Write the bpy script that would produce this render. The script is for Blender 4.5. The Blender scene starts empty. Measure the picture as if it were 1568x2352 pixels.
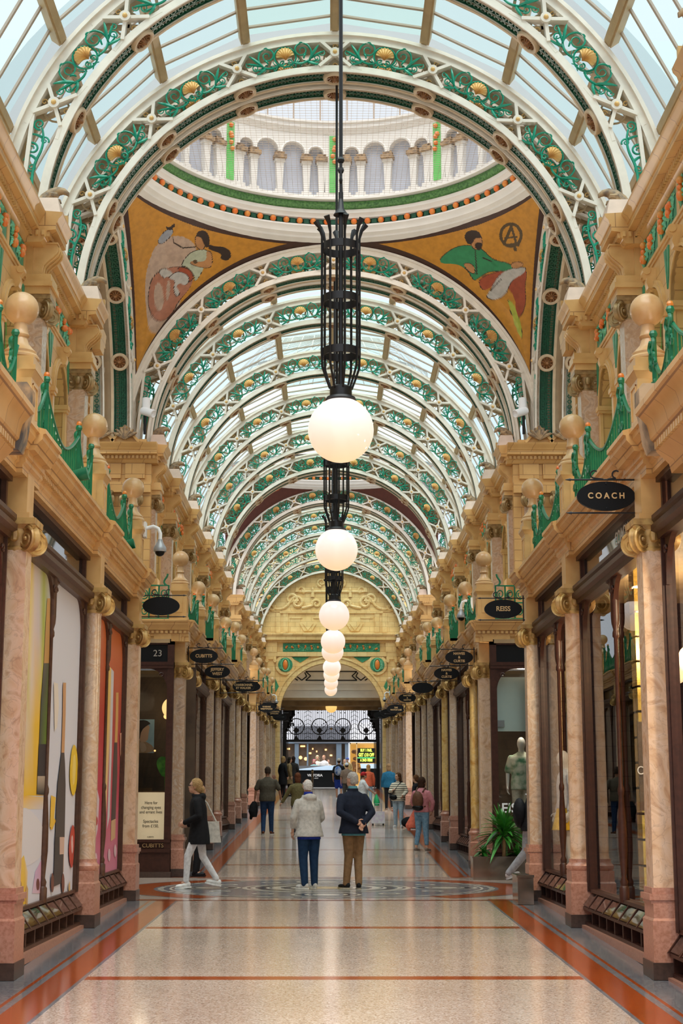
import bpy, bmesh, math, random
from math import sin, cos, pi, radians as rad, sqrt, atan2
from mathutils import Vector, Matrix
random.seed(7)
scn = bpy.context.scene
COL = scn.collection
AX = .04                                   # axis of the arcade

# ------------------------------------------------------------------ camera
cam = bpy.data.objects.new('camera', bpy.data.cameras.new('camera')); COL.objects.link(cam)
cam.data.sensor_fit = 'VERTICAL'; cam.data.sensor_height = 23.5; cam.data.lens = 35
cam.data.clip_start = .1; cam.data.clip_end = 400
CAM = Vector((0, 0, 1.71)); PITCH = rad(10.8594); YAW = rad(.4337)
cam.location = CAM; cam.rotation_euler = (pi/2 + PITCH, 0, -YAW)
scn.camera = cam
FPX = 3503.
_fw = Vector((sin(YAW)*cos(PITCH), cos(YAW)*cos(PITCH), sin(PITCH))); _rt = Vector((cos(YAW), -sin(YAW), 0)); _up = _rt.cross(_fw)
def ray(px, py): return _fw*FPX + _rt*(px - 784) - _up*(py - 1176)
def at(px, py, X=None, Y=None, Z=None):    # survey helper: where a sight line of the photograph meets a plane of the building
    r = ray(px, py)
    t = X/r.x if X is not None else Y/r.y if Y is not None else (Z - CAM.z)/r.z
    return CAM + r*t

def zfloor(y):
    if y < 21.5: return .0195*y
    if y < 28.5: return .42
    return .42 + .041*(y - 28.5)
def on_floor(px, py):
    r = ray(px, py); lo, hi = 6/r.y, 92/r.y
    for _ in range(50):
        t = (lo+hi)/2; p = CAM + r*t
        if p.z > zfloor(p.y): lo = t
        else: hi = t
    return CAM + r*lo

# ------------------------------------------------------------------ mesh builder
class MB:
    def __init__(s, M=None): s.v = []; s.f = []; s.m = []; s.M = M; s.mi = 0
    def add(s, vs, fs):
        o = len(s.v); M = s.M
        if M is None: s.v += [tuple(p) for p in vs]
        else: s.v += [tuple(M @ Vector(p)) for p in vs]
        s.f += [tuple(o + i for i in f) for f in fs]; s.m += [s.mi]*len(fs)
        return s
    def box(s, x0, x1, y0, y1, z0, z1):
        return s.add([(x0,y0,z0),(x1,y0,z0),(x1,y1,z0),(x0,y1,z0),(x0,y0,z1),(x1,y0,z1),(x1,y1,z1),(x0,y1,z1)],
              [(0,3,2,1),(4,5,6,7),(0,1,5,4),(1,2,6,5),(2,3,7,6),(3,0,4,7)])
    def cbox(s, c, sx, sy, sz): return s.box(c[0]-sx/2, c[0]+sx/2, c[1]-sy/2, c[1]+sy/2, c[2]-sz/2, c[2]+sz/2)
    def fr(s, b, t):                        # frustum block: b, t = (x0,x1,y0,y1,z)
        return s.add([(b[0],b[2],b[4]),(b[1],b[2],b[4]),(b[1],b[3],b[4]),(b[0],b[3],b[4]),(t[0],t[2],t[4]),(t[1],t[2],t[4]),(t[1],t[3],t[4]),(t[0],t[3],t[4])],
              [(0,3,2,1),(4,5,6,7),(0,1,5,4),(1,2,6,5),(2,3,7,6),(3,0,4,7)])
    def prism(s, poly, ax, a, b):           # polygon in the two other axes, extruded along ax from a to b
        n = len(poly)
        def P(p, h): return (h, p[0], p[1]) if ax == 0 else (p[0], h, p[1]) if ax == 1 else (p[0], p[1], h)
        vs = [P(p, a) for p in poly] + [P(p, b) for p in poly]
        fs = [tuple(range(n))[::-1], tuple(range(n, 2*n))] + [(i, (i+1) % n, n+(i+1) % n, n+i) for i in range(n)]
        return s.add(vs, fs)
    def tube(s, pts, r, n=6, closed=False, flat=1.0, fax=None):
        pts = [Vector(p) for p in pts]; m = len(pts)
        rs = r if isinstance(r, (list, tuple)) else [r]*m
        vs = []; fs = []; prev = None
        for i, p in enumerate(pts):
            a = pts[i-1] if (i > 0 or closed) else p; b = pts[(i+1) % m] if (i < m-1 or closed) else p
            t = (b - a)
            if t.length < 1e-9: t = Vector((0, 0, 1))
            t.normalize()
            if fax is not None: u = Vector(fax) - t*t.dot(Vector(fax))
            elif prev is None: u = t.orthogonal()
            else: u = prev - t*t.dot(prev)
            if u.length < 1e-6: u = t.orthogonal()
            u.normalize(); prev = u; w = t.cross(u)
            for k in range(n):
                q = 2*pi*k/n; vs.append(p + u*(cos(q)*rs[i]*flat) + w*(sin(q)*rs[i]))
        for i in range(m if closed else m-1):
            j = (i+1) % m
            for k in range(n): fs.append((i*n+k, i*n+(k+1) % n, j*n+(k+1) % n, j*n+k))
        if not closed: fs += [tuple(range(n))[::-1], tuple((m-1)*n+k for k in range(n))]
        return s.add(vs, fs)
    def bar(s, a, b, w, h, up=(0, 0, 1)):   # rectangular bar from a to b
        a = Vector(a); b = Vector(b); t = (b-a).normalized(); u = Vector(up); u = u - t*t.dot(u)
        if u.length < 1e-6: u = t.orthogonal()
        u.normalize(); x = t.cross(u)
        vs = [p + x*(i*w/2) + u*(j*h/2) for p in (a, b) for i, j in ((-1,-1),(1,-1),(1,1),(-1,1))]
        return s.add(vs, [(0,3,2,1),(4,5,6,7),(0,1,5,4),(1,2,6,5),(2,3,7,6),(3,0,4,7)])
    def lathe(s, prof, c=(0,0,0), n=24, M=None, a0=0, a1=2*pi):
        full = abs(a1-a0-2*pi) < 1e-6; k = n if full else n+1
        vs = []; fs = []; m = len(prof)
        for i in range(k):
            q = a0 + (a1-a0)*i/n
            for r, z in prof:
                p = Vector((r*cos(q), r*sin(q), z))
                if M is not None: p = M @ p
                vs.append(p + Vector(c))
        for i in range(n):
            j = (i+1) % k
            for h in range(m-1): fs.append((i*m+h, j*m+h, j*m+h+1, i*m+h+1))
        return s.add(vs, fs)
    def sphere(s, c, r, n=16, sc=(1,1,1), M=None):
        m = max(4, n//2); vs = []; fs = []; c = Vector(c)
        def T(p):
            p = Vector((p[0]*sc[0], p[1]*sc[1], p[2]*sc[2]))
            return c + (M @ p if M is not None else p)
        vs.append(T((0,0,-r)))
        for i in range(1, m):
            a = -pi/2 + pi*i/m
            for k in range(n): vs.append(T((r*cos(a)*cos(2*pi*k/n), r*cos(a)*sin(2*pi*k/n), r*sin(a))))
        vs.append(T((0,0,r))); L = len(vs)-1
        for k in range(n):
            fs.append((0, 1+(k+1) % n, 1+k)); fs.append((L, 1+(m-2)*n+k, 1+(m-2)*n+(k+1) % n))
            for i in range(m-2): fs.append((1+i*n+k, 1+i*n+(k+1) % n, 1+(i+1)*n+(k+1) % n, 1+(i+1)*n+k))
        return s.add(vs, fs)
    def mesh(s, name, mats, smooth=40, fix=True):
        me = bpy.data.meshes.new(name); me.from_pydata(s.v, [], s.f)
        for m in (mats if isinstance(mats, (list, tuple)) else [mats]): me.materials.append(m)
        if any(s.m): me.polygons.foreach_set('material_index', s.m)
        if fix:
            bm = bmesh.new(); bm.from_mesh(me); bmesh.ops.recalc_face_normals(bm, faces=bm.faces); bm.to_mesh(me); bm.free()
        if smooth:
            me.shade_smooth(); me.set_sharp_from_angle(angle=rad(smooth))
        me.update()
        return me
    def build(s, name, mats, parent=None, smooth=40, fix=True):
        return link(name, s.mesh(name, mats, smooth, fix), parent)

def link(name, data, parent=None, loc=None, rot=None, scale=None):
    o = bpy.data.objects.new(name, data); COL.objects.link(o)
    if parent: o.parent = parent
    if loc is not None: o.location = loc
    if rot is not None: o.rotation_euler = rot
    if scale is not None: o.scale = scale
    return o
def tag(o, label, cat, group=None, kind=None):
    if label: o['label'] = label
    if cat: o['category'] = cat
    if group: o['group'] = group
    if kind: o['kind'] = kind
    return o
def thing(name, label, cat, loc=(0,0,0), rz=0, group=None, kind=None):
    return tag(link(name, None, None, loc, (0, 0, rz)), label, cat, group, kind)
def copy_tree(o, parent=None):
    c = o.copy(); COL.objects.link(c)
    if parent: c.parent = parent
    for ch in o.children: copy_tree(ch, c)
    return c
def side_matrix(s): return Matrix(((s, 0, 0, AX), (0, 1, 0, 0), (0, 0, 1, 0), (0, 0, 0, 1)))
ORD = 'first second third fourth fifth sixth seventh eighth ninth tenth eleventh twelfth thirteenth fourteenth fifteenth sixteenth seventeenth eighteenth'.split()

def text(name, s, m, parent, loc, size, rot=(pi/2,0,0), ext=.006, align='CENTER', sx=1, bold=0):
    c = bpy.data.curves.new(name, 'FONT'); c.body = s; c.size = size; c.align_x = align; c.align_y = 'CENTER'; c.extrude = ext; c.offset = bold
    o = bpy.data.objects.new('t', c); COL.objects.link(o)
    me = bpy.data.meshes.new_from_object(o.evaluated_get(bpy.context.evaluated_depsgraph_get())); bpy.data.objects.remove(o)
    me.materials.clear(); me.materials.append(m); return link(name, me, parent, loc, rot, (sx, 1, 1))

# ------------------------------------------------------------------ materials
def new_mat(name):
    m = bpy.data.materials.new(name); m.use_nodes = True; nt = m.node_tree
    return m, nt, nt.nodes['Principled BSDF']
def rgba(c): return (c[0], c[1], c[2], 1)
def mat(name, c, rough=.5, metal=0, var=0, scale=6, c2=None, coat=0, bump=0, emit=None, es=0, spec=.5):
    m, nt, b = new_mat(name); N = nt.nodes; L = nt.links; b.inputs['Specular IOR Level'].default_value = spec
    b.inputs['Base Color'].default_value = rgba(c); b.inputs['Roughness'].default_value = rough; b.inputs['Metallic'].default_value = metal
    if coat: b.inputs['Coat Weight'].default_value = coat; b.inputs['Coat Roughness'].default_value = .1
    if var or c2 or bump:
        tc = N.new('ShaderNodeTexCoord'); nz = N.new('ShaderNodeTexNoise'); nz.inputs['Scale'].default_value = scale; nz.inputs['Detail'].default_value = 6
        L.new(tc.outputs['Object'], nz.inputs['Vector'])
        if var or c2:
            c2 = c2 or tuple(max(0, k*(1-var)) for k in c)
            mx = N.new('ShaderNodeMix'); mx.data_type = 'RGBA'; mx.inputs[6].default_value = rgba(c); mx.inputs[7].default_value = rgba(c2)
            rp = N.new('ShaderNodeValToRGB'); rp.color_ramp.elements[0].position = .4; rp.color_ramp.elements[1].position = .65
            L.new(nz.outputs[0], rp.inputs[0]); L.new(rp.outputs[0], mx.inputs[0]); L.new(mx.outputs[2], b.inputs['Base Color'])
        if bump:
            bp = N.new('ShaderNodeBump'); bp.inputs['Strength'].default_value = bump; bp.inputs['Distance'].default_value = .02
            L.new(nz.outputs[0], bp.inputs['Height']); L.new(bp.outputs[0], b.inputs['Normal'])
    if emit: b.inputs['Emission Color'].default_value = rgba(emit); b.inputs['Emission Strength'].default_value = es
    return m
def stone_mat(name, c1, c2, joint, bw=.42, bh=.21, mort=.006, rough=.38):
    m, nt, b = new_mat(name); N = nt.nodes; L = nt.links
    g = N.new('ShaderNodeNewGeometry'); sp = N.new('ShaderNodeSeparateXYZ'); ad = N.new('ShaderNodeMath'); cb = N.new('ShaderNodeCombineXYZ')
    L.new(g.outputs['Position'], sp.inputs[0]); L.new(sp.outputs[0], ad.inputs[0]); L.new(sp.outputs[1], ad.inputs[1])
    L.new(ad.outputs[0], cb.inputs[0]); L.new(sp.outputs[2], cb.inputs[1])
    br = N.new('ShaderNodeTexBrick'); L.new(cb.outputs[0], br.inputs['Vector'])
    br.inputs['Scale'].default_value = 1; br.inputs['Brick Width'].default_value = bw; br.inputs['Row Height'].default_value = bh
    br.inputs['Mortar Size'].default_value = mort; br.inputs['Mortar Smooth'].default_value = .3; br.inputs['Bias'].default_value = -.2
    br.inputs['Color1'].default_value = rgba(c1); br.inputs['Color2'].default_value = rgba(c2); br.inputs['Mortar'].default_value = rgba(joint)
    nz = N.new('ShaderNodeTexNoise'); nz.inputs['Scale'].default_value = 2.3; nz.inputs['Detail'].default_value = 5; L.new(g.outputs['Position'], nz.inputs['Vector'])
    mx = N.new('ShaderNodeMix'); mx.data_type = 'RGBA'; mx.blend_type = 'MULTIPLY'; mx.inputs[0].default_value = .55
    rp = N.new('ShaderNodeValToRGB'); rp.color_ramp.elements[0].position = .3; rp.color_ramp.elements[0].color = (.72, .62, .5, 1); rp.color_ramp.elements[1].position = .6
    L.new(nz.outputs[0], rp.inputs[0]); L.new(br.outputs[0], mx.inputs[6]); L.new(rp.outputs[0], mx.inputs[7]); L.new(mx.outputs[2], b.inputs['Base Color'])
    b.inputs['Roughness'].default_value = rough
    return m
def marble_mat(name, cols, scale=3, rough=.25, vein=(.25,.16,.12)):
    m, nt, b = new_mat(name); N = nt.nodes; L = nt.links
    tc = N.new('ShaderNodeTexCoord'); g = N.new('ShaderNodeNewGeometry')
    nz = N.new('ShaderNodeTexNoise'); nz.inputs['Scale'].default_value = scale; nz.inputs['Detail'].default_value = 8; nz.inputs['Distortion'].default_value = 1.5
    L.new(g.outputs['Position'], nz.inputs['Vector'])
    rp = N.new('ShaderNodeValToRGB'); e = rp.color_ramp.elements
    while len(e) < len(cols): e.new(.5)
    for i, c in enumerate(cols): e[i].position = .3 + .4*i/(len(cols)-1); e[i].color = rgba(c)
    L.new(nz.outputs[0], rp.inputs[0])
    vz = N.new('ShaderNodeTexVoronoi'); vz.feature = 'DISTANCE_TO_EDGE'; vz.inputs['Scale'].default_value = scale*2.2
    mxv = N.new('ShaderNodeMix'); mxv.data_type = 'RGBA'; mxv.inputs[0].default_value = .25; L.new(g.outputs['Position'], mxv.inputs[6]); L.new(nz.outputs[1], mxv.inputs[7])
    L.new(mxv.outputs[2], vz.inputs['Vector'])
    r2 = N.new('ShaderNodeValToRGB'); r2.color_ramp.elements[0].position = 0; r2.color_ramp.elements[0].color = (.34,.34,.34,1); r2.color_ramp.elements[1].position = .035; r2.color_ramp.elements[1].color = (0,0,0,1)
    L.new(vz.outputs[0], r2.inputs[0])
    mx = N.new('ShaderNodeMix'); mx.data_type = 'RGBA'; L.new(r2.outputs[0], mx.inputs[0]); L.new(rp.outputs[0], mx.inputs[6]); mx.inputs[7].default_value = rgba(vein)
    L.new(mx.outputs[2], b.inputs['Base Color']); b.inputs['Roughness'].default_value = rough
    return m
def terrazzo_mat(name, cols, scale=70, rough=.17):
    m, nt, b = new_mat(name); N = nt.nodes; L = nt.links
    g = N.new('ShaderNodeNewGeometry'); vz = N.new('ShaderNodeTexVoronoi'); vz.inputs['Scale'].default_value = scale
    L.new(g.outputs['Position'], vz.inputs['Vector'])
    sp = N.new('ShaderNodeSeparateColor'); L.new(vz.outputs['Color'], sp.inputs[0])
    rp = N.new('ShaderNodeValToRGB'); e = rp.color_ramp.elements; rp.color_ramp.interpolation = 'CONSTANT'
    while len(e) < len(cols): e.new(.5)
    for i, c in enumerate(cols): e[i].position = i/len(cols); e[i].color = rgba(c)
    L.new(sp.outputs[0], rp.inputs[0])
    nz = N.new('ShaderNodeTexNoise'); nz.inputs['Scale'].default_value = .7; nz.inputs['Detail'].default_value = 3; L.new(g.outputs['Position'], nz.inputs['Vector'])
    r2 = N.new('ShaderNodeValToRGB'); r2.color_ramp.elements[0].position = .3; r2.color_ramp.elements[0].color = (.82,.8,.78,1); r2.color_ramp.elements[1].position = .7
    L.new(nz.outputs[0], r2.inputs[0])
    mx = N.new('ShaderNodeMix'); mx.data_type = 'RGBA'; mx.blend_type = 'MULTIPLY'; mx.inputs[0].default_value = 1
    L.new(rp.outputs[0], mx.inputs[6]); L.new(r2.outputs[0], mx.inputs[7]); L.new(mx.outputs[2], b.inputs['Base Color'])
    b.inputs['Roughness'].default_value = rough
    return m
def glass_mat(name, tint=(1,1,1), ior=1.45, rough=.0, extra=0):
    m, nt, b = new_mat(name); N = nt.nodes; L = nt.links; N.remove(b); out = N['Material Output']
    t = N.new('ShaderNodeBsdfTransparent'); t.inputs[0].default_value = rgba(tint)
    gl = N.new('ShaderNodeBsdfGlossy'); gl.inputs['Roughness'].default_value = rough
    f = N.new('ShaderNodeLayerWeight'); f.inputs[0].default_value = .5; pw = N.new('ShaderNodeMath'); pw.operation = 'POWER'; pw.inputs[1].default_value = 5
    ma = N.new('ShaderNodeMath'); ma.operation = 'MULTIPLY_ADD'; r0 = ((ior-1)/(ior+1))**2+extra; ma.inputs[1].default_value = 1-r0; ma.inputs[2].default_value = r0
    L.new(f.outputs['Facing'], pw.inputs[0]); L.new(pw.outputs[0], ma.inputs[0])      # reflects more at a glancing angle, from either side
    mx = N.new('ShaderNodeMixShader'); L.new(ma.outputs[0], mx.inputs[0])
    L.new(t.outputs[0], mx.inputs[1]); L.new(gl.outputs[0], mx.inputs[2]); L.new(mx.outputs[0], out.inputs[0])
    return m
def frosted_mat(name, tint, trans):
    m, nt, b = new_mat(name); N = nt.nodes; L = nt.links; N.remove(b); out = N['Material Output']
    t = N.new('ShaderNodeBsdfTransparent'); t.inputs[0].default_value = rgba(tint)
    d = N.new('ShaderNodeBsdfTranslucent'); d.inputs[0].default_value = rgba(tint)
    mx = N.new('ShaderNodeMixShader'); mx.inputs[0].default_value = trans
    L.new(t.outputs[0], mx.inputs[1]); L.new(d.outputs[0], mx.inputs[2]); L.new(mx.outputs[0], out.inputs[0])
    return m
def globe_mat(name, top, bot, st):           # opal glass lit from within, warmer towards the bottom
    m, nt, b = new_mat(name); N = nt.nodes; L = nt.links
    b.inputs['Base Color'].default_value = (.3, .28, .26, 1); b.inputs['Roughness'].default_value = .1
    tc = N.new('ShaderNodeTexCoord'); sp = N.new('ShaderNodeSeparateXYZ'); mr = N.new('ShaderNodeMapRange'); rp = N.new('ShaderNodeValToRGB')
    L.new(tc.outputs['Object'], sp.inputs[0]); L.new(sp.outputs[2], mr.inputs[0]); mr.inputs[1].default_value = -.655; mr.inputs[2].default_value = -.065
    L.new(mr.outputs[0], rp.inputs[0]); e = rp.color_ramp.elements; e[0].color = rgba(bot); e[0].position = .02; e[1].color = rgba(top); e[1].position = .6
    L.new(rp.outputs[0], b.inputs['Emission Color']); b.inputs['Emission Strength'].default_value = st
    return m

M = {}
M['stone'] = stone_mat('faience_blocks', (.66,.395,.145), (.57,.32,.105), (.33,.17,.06))
M['stone_plain'] = mat('faience_plain', (.66,.41,.16), .35, c2=(.54,.305,.10), scale=3)
M['stone_end'] = stone_mat('end_wall_faience', (.88,.64,.29), (.82,.54,.21), (.55,.33,.13), bw=.5, bh=.25, mort=.008)
M['ball'] = mat('faience_ball', (.60,.39,.19), .28, c2=(.50,.29,.12), scale=5)
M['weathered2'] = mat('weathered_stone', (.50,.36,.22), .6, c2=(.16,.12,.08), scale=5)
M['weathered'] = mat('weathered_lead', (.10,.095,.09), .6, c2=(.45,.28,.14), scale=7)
M['acro'] = mat('pale_block', (.66,.50,.40), .6, var=.12)
M['bird'] = mat('weathered_leaf', (.40,.26,.13), .6, c2=(.16,.11,.07), scale=14)
M['gold'] = mat('gilded_plaster', (.56,.36,.12), .4, .2, c2=(.34,.19,.06), scale=12)
M['oldgold'] = mat('bronzed_capital', (.36,.24,.10), .4, .25, c2=(.24,.15,.06), scale=14)
M['pinkmarble'] = marble_mat('pink_marble', [(.50,.29,.16),(.64,.43,.27),(.70,.51,.36),(.52,.33,.20)], 4)
M['greymarble'] = marble_mat('breccia_marble', [(.34,.24,.17),(.56,.41,.30),(.48,.31,.19),(.60,.48,.38)], 5)
M['yellowmarble'] = marble_mat('yellow_marble', [(.62,.36,.08),(.72,.50,.2),(.5,.25,.05)], 3)
M['granite'] = mat('red_granite', (.47,.235,.165), .3, c2=(.36,.16,.10), scale=40)
M['plinth'] = mat('brown_plinth', (.07,.04,.03), .3, var=.3, scale=30)
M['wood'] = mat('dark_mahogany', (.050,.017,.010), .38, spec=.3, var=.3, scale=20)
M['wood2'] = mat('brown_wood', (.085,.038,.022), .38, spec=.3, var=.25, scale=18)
M['cream'] = mat('cream_iron', (.82,.76,.66), .42, var=.1, scale=5)
M['tan'] = mat('tan_iron', (.62,.47,.30), .5, var=.15, scale=5)
M['ochre'] = mat('ochre_purlin', (.47,.34,.18), .5, var=.15, scale=4)
M['bargrey'] = mat('glazing_bar', (.42,.34,.27), .5)
M['green'] = mat('emerald_iron', (.008,.34,.21), .32, var=.25, scale=9)
M['dkgreen'] = mat('dark_green_iron', (.004,.085,.04), .4, var=.3, scale=12)
M['railgreen'] = mat('railing_green', (.008,.17,.075), .35, var=.25, scale=8)
M['shell'] = mat('gold_shell', (.72,.45,.16), .4, .1)
M['rosette'] = mat('rosette_brown', (.30,.13,.04), .45, var=.3, scale=20)
M['leafgreen'] = mat('frieze_leaf', (.20,.55,.33), .4, c2=(.08,.38,.19), scale=14)
M['leafgreen2'] = mat('frieze_ground', (.04,.28,.14), .45, var=.3, scale=9)
M['brightgreen'] = mat('panel_green', (.13,.55,.12), .45, var=.15)
M['orange'] = mat('fruit_orange', (.80,.17,.025), .35, c2=(.68,.28,.05), scale=9)
M['white'] = mat('white_plaster', (.80,.78,.73), .5, var=.06, scale=3)
M['lilac'] = mat('pale_grey_plaster', (.47,.50,.57), .5, var=.08, scale=3)
M['darkred'] = mat('dark_border', (.055,.018,.012), .5, var=.4, scale=6)
M['black'] = mat('black_iron', (.012,.012,.014), .38, .3)
M['signblack'] = mat('sign_black', (.006,.007,.008), .35, spec=.2)
M['goldtext'] = mat('gold_lettering', (.62,.42,.20), .35, .3)
M['glass'] = glass_mat('shop_glass', (.93,.95,.94), 1.5, .0, .03)
M['darkglass'] = glass_mat('transom_glass', (.35,.34,.32), 1.5, .02, .12)
M['roofglass'] = frosted_mat('roof_glass', (.80,.95,.97), .12)
M['rooftop'] = frosted_mat('roof_glass_ridge', (.74,.93,.90), .12)
M['globe'] = globe_mat('opal_globe', (.98, .83, .75), (1., .66, .36), .84)
M['amber'] = globe_mat('amber_globe', (1., .66, .22), (1., .5, .1), .95)
M['terrazzo'] = terrazzo_mat('terrazzo_pale', [(.56,.445,.37),(.61,.50,.43),(.46,.335,.26),(.58,.47,.395),(.53,.41,.335),(.68,.60,.54),(.37,.26,.20)], 78, .115)
M['forange'] = terrazzo_mat('terrazzo_orange', [(.33,.058,.009),(.38,.078,.012),(.29,.046,.008),(.355,.066,.01)], 90, .14)
M['fbrown'] = terrazzo_mat('terrazzo_brown', [(.28,.066,.02),(.33,.08,.025),(.24,.05,.015)], 90, .14)
M['fgrey'] = terrazzo_mat('terrazzo_grey', [(.15,.15,.17),(.20,.20,.22),(.12,.12,.14),(.25,.25,.26)], 90, .15)
M['fcream'] = terrazzo_mat('terrazzo_cream', [(.66,.60,.50),(.72,.66,.56),(.58,.52,.42)], 90, .16)
M['fyellow'] = terrazzo_mat('terrazzo_yellow', [(.66,.46,.14),(.6,.4,.1)], 90, .16)
M['fdark'] = terrazzo_mat('terrazzo_dark', [(.05,.05,.06),(.08,.08,.09)], 90, .15)
M['steel'] = mat('polished_steel', (.42,.36,.30), .12, .9, var=.25, scale=3)
M['soil'] = mat('soil', (.03,.02,.012), .9)
M['grey'] = mat('grey_metal', (.35,.36,.38), .35, .3)
M['whiteplastic'] = mat('white_plastic', (.8,.8,.8), .35)
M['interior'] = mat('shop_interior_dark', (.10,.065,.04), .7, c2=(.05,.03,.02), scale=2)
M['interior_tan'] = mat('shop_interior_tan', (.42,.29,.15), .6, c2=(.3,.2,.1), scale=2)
M['pave'] = mat('street_paving', (.50,.49,.48), .3, var=.2, scale=2)
# ================================================================== floor
floor = tag(link('floor', None), 'polished terrazzo floor with orange bands', 'floor', kind='structure')
FM = [M['terrazzo'], M['forange'], M['fgrey'], M['fcream'], M['fdark'], M['fyellow'], M['fbrown']]
def strip_floor():
    b = MB()
    xs = [(-2.11, 2.11, 0), (2.11, 2.145, 2), (2.145, 2.41, 1), (2.41, 2.475, 2), (2.475, 2.51, 1), (2.51, 3.2, 2)]
    bars = [9.2, 13.47, 17.78, 21.4]
    far = [31.2, 35.4, 39.7, 44, 48.3, 52.5, 56.8, 61, 65.2, 69.5, 73.8]
    def quad(x0, x1, y0, y1, mi):
        b.mi = mi
        b.add([(AX+x0,y0,zfloor(y0)),(AX+x1,y0,zfloor(y0)),(AX+x1,y1,zfloor(y1)),(AX+x0,y1,zfloor(y1))], [(0,1,2,3)])
    def run(y0, y1, bs, w):
        cuts = [y0]
        for q in bs: cuts += [q-w, q+w]
        cuts.append(y1)
        for i in range(len(cuts)-1): quad(-2.11, 2.11, cuts[i], cuts[i+1], (1 if y0 < 20 else 6) if i % 2 else 0)
        for x0, x1, mi in xs[1:]:
            for s in (-1, 1): quad(min(s*x0, s*x1), max(s*x0, s*x1), y0, y1, mi)
    run(6, 21.5, bars[:-1], .11); run(28.5, 80, far, .09)
    quad(-9, 9, 21.5, 28.5, 0)
    for s in (-1, 1): quad(min(s*3.2, s*9), max(s*3.2, s*9), 6, 21.5, 0); quad(min(s*3.2, s*9), max(s*3.2, s*9), 28.5, 80, 0)
    b.build('terrazzo_field', FM, floor, smooth=0, fix=False)
    # the round mosaic of the crossing
    c = (AX-.09, 24.7, .4)
    def ring(b, r0, r1, z, mi, a0=0, a1=2*pi, n=72, cx=0, cy=0, ex=1.0):
        b.mi = mi; vs = []; fs = []
        for i in range(n+1):
            q = a0 + (a1-a0)*i/n
            for r in (r0, r1): vs.append((c[0]+cx+ex*r*cos(q), c[1]+cy+r*sin(q), z))
        for i in range(n): fs.append((2*i, 2*i+1, 2*i+3, 2*i+2))
        b.add(vs, fs)
    b = MB(); z = .4215
    for s in (0, pi): ring(b, 2.7, 3.25, z, 1, s-1.0, s+1.0, 30)
    for s in (0, pi): ring(b, 3.25, 3.31, z, 2, s-1.0, s+1.0, 30)
    ring(b, 0, 2.7, z, 2)
    for k in range(48): ring(b, 2.55, 2.64, z+.002, 3, k*pi/24, k*pi/24+.085, 2)
    ring(b, 2.42, 2.46, z+.002, 3)
    for r0, r1, mi in ((1.25,1.33,3),(1.12,1.2,3),(.95,1.08,4),(.9,.95,3),(.72,.86,3),(.6,.68,4),(.42,.56,3),(0,.36,5)): ring(b, r0, r1, z+.002, mi)
    for q in range(4):
        cx = 1.86*cos(q*pi/2); cy = 1.86*sin(q*pi/2)
        for r0, r1, mi in ((.46,.52,3),(.34,.42,4),(.26,.32,3),(0,.2,3)): ring(b, r0, r1, z+.002, mi, n=30, cx=cx, cy=cy, ex=1)
    for q in range(12):
        cx = 1.86*cos(q*pi/6); cy = 1.86*sin(q*pi/6)
        if q % 3: ring(b, .1, .17, z+.002, 3, n=16, cx=cx, cy=cy)
    b.build('round_mosaic', FM, floor, smooth=0, fix=False)
    b = MB(); b.mi = 1
    for s in (-1, 1):                        # bands that turn off into the cross street
        for y0, y1 in ((21.5, 21.78), (28.2, 28.5)):
            b.add([(AX+s*2.15, y0, .4212), (AX+s*9, y0, .4212), (AX+s*9, y1, .4212), (AX+s*2.15, y1, .4212)], [(0,1,2,3)])
    b.mi = 6
    b.add([(AX-2.4, 27.95, .421), (AX+2.4, 27.95, .421), (AX+2.4, 28.1, .421), (AX-2.4, 28.1, .421)], [(0,1,2,3)])
    b.add([(AX-2.4, 21.45, .421), (AX+2.4, 21.45, .421), (AX+2.4, 21.65, .421), (AX-2.4, 21.65, .421)], [(0,1,2,3)])
    b.build('cross_band', FM, floor, smooth=0, fix=False)
strip_floor()

walls = {s: tag(link('wall_right' if s > 0 else 'wall_left', None), ('right' if s > 0 else 'left') + ' wall of ochre faience with a balcony and upper arcade', 'wall', kind='structure') for s in (-1, 1)}
SN = {-1: 'left', 1: 'right'}
# (y0, y1, rise of the lower storey, rise of the upper storey)
SECT = [(8, 21.86, 0, 0), (28.2, 34.2, .1, 0), (34.2, 43.2, .4, .18), (43.2, 50.2, .75, .4), (55.8, 66.5, 1.12, .75), (66.5, 76.5, 1.5, 1.08)]
COLS = [(13.5, 'sq'), (17.94, 'rd'), (21.63, 'sq'), (28.6, 'sq'), (30.5, 'rd'), (35.5, 'sq'), (38.2, 'rd'), (43.6, 'sq'), (46.6, 'rd'), (49.9, 'sq'), (56.2, 'sq'), (58.8, 'rd'), (62.3, 'sq'), (65.3, 'rd'), (69, 'sq'), (72, 'rd'), (76, 'sq')]
BALLS = [13.5, 17.94, 21.63, 28.75, 32.75, 37, 41.65, 45.7, 49.2, 57.2, 61, 65.4, 70, 75]
UP = [8.7, 13.05, 17.35, 20.5, 29.2, 32.3, 36.7, 41, 45.7, 49.6, 56.3, 61, 64.4, 68.6, 71.8, 76.1]
def rise(y, k=2):
    for a in SECT:
        if a[0]-.01 <= y <= a[1]+.01: return a[k]
    return 0
PROF = [(2.98,4.58),(2.80,4.58),(2.80,4.66),(2.775,4.675),(2.775,4.72),(2.755,4.725),(2.755,4.78),(2.70,4.785),(2.69,4.815),(2.665,4.85),(2.635,4.88),(2.63,4.925),(2.605,4.93),(2.605,4.97),(2.66,4.985),(2.98,4.985)]
ZB = 4.985                                  # level of the balcony
def dents(b, d, z0, z1, y0, y1, dep=.03, pitch=.085):
    n = int((y1-y0)/pitch)
    for i in range(n):
        y = y0 + (i+.5)*(y1-y0)/n; b.box(d-dep, d+.01, y-pitch*.3, y+pitch*.3, z0, z1)

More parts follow.
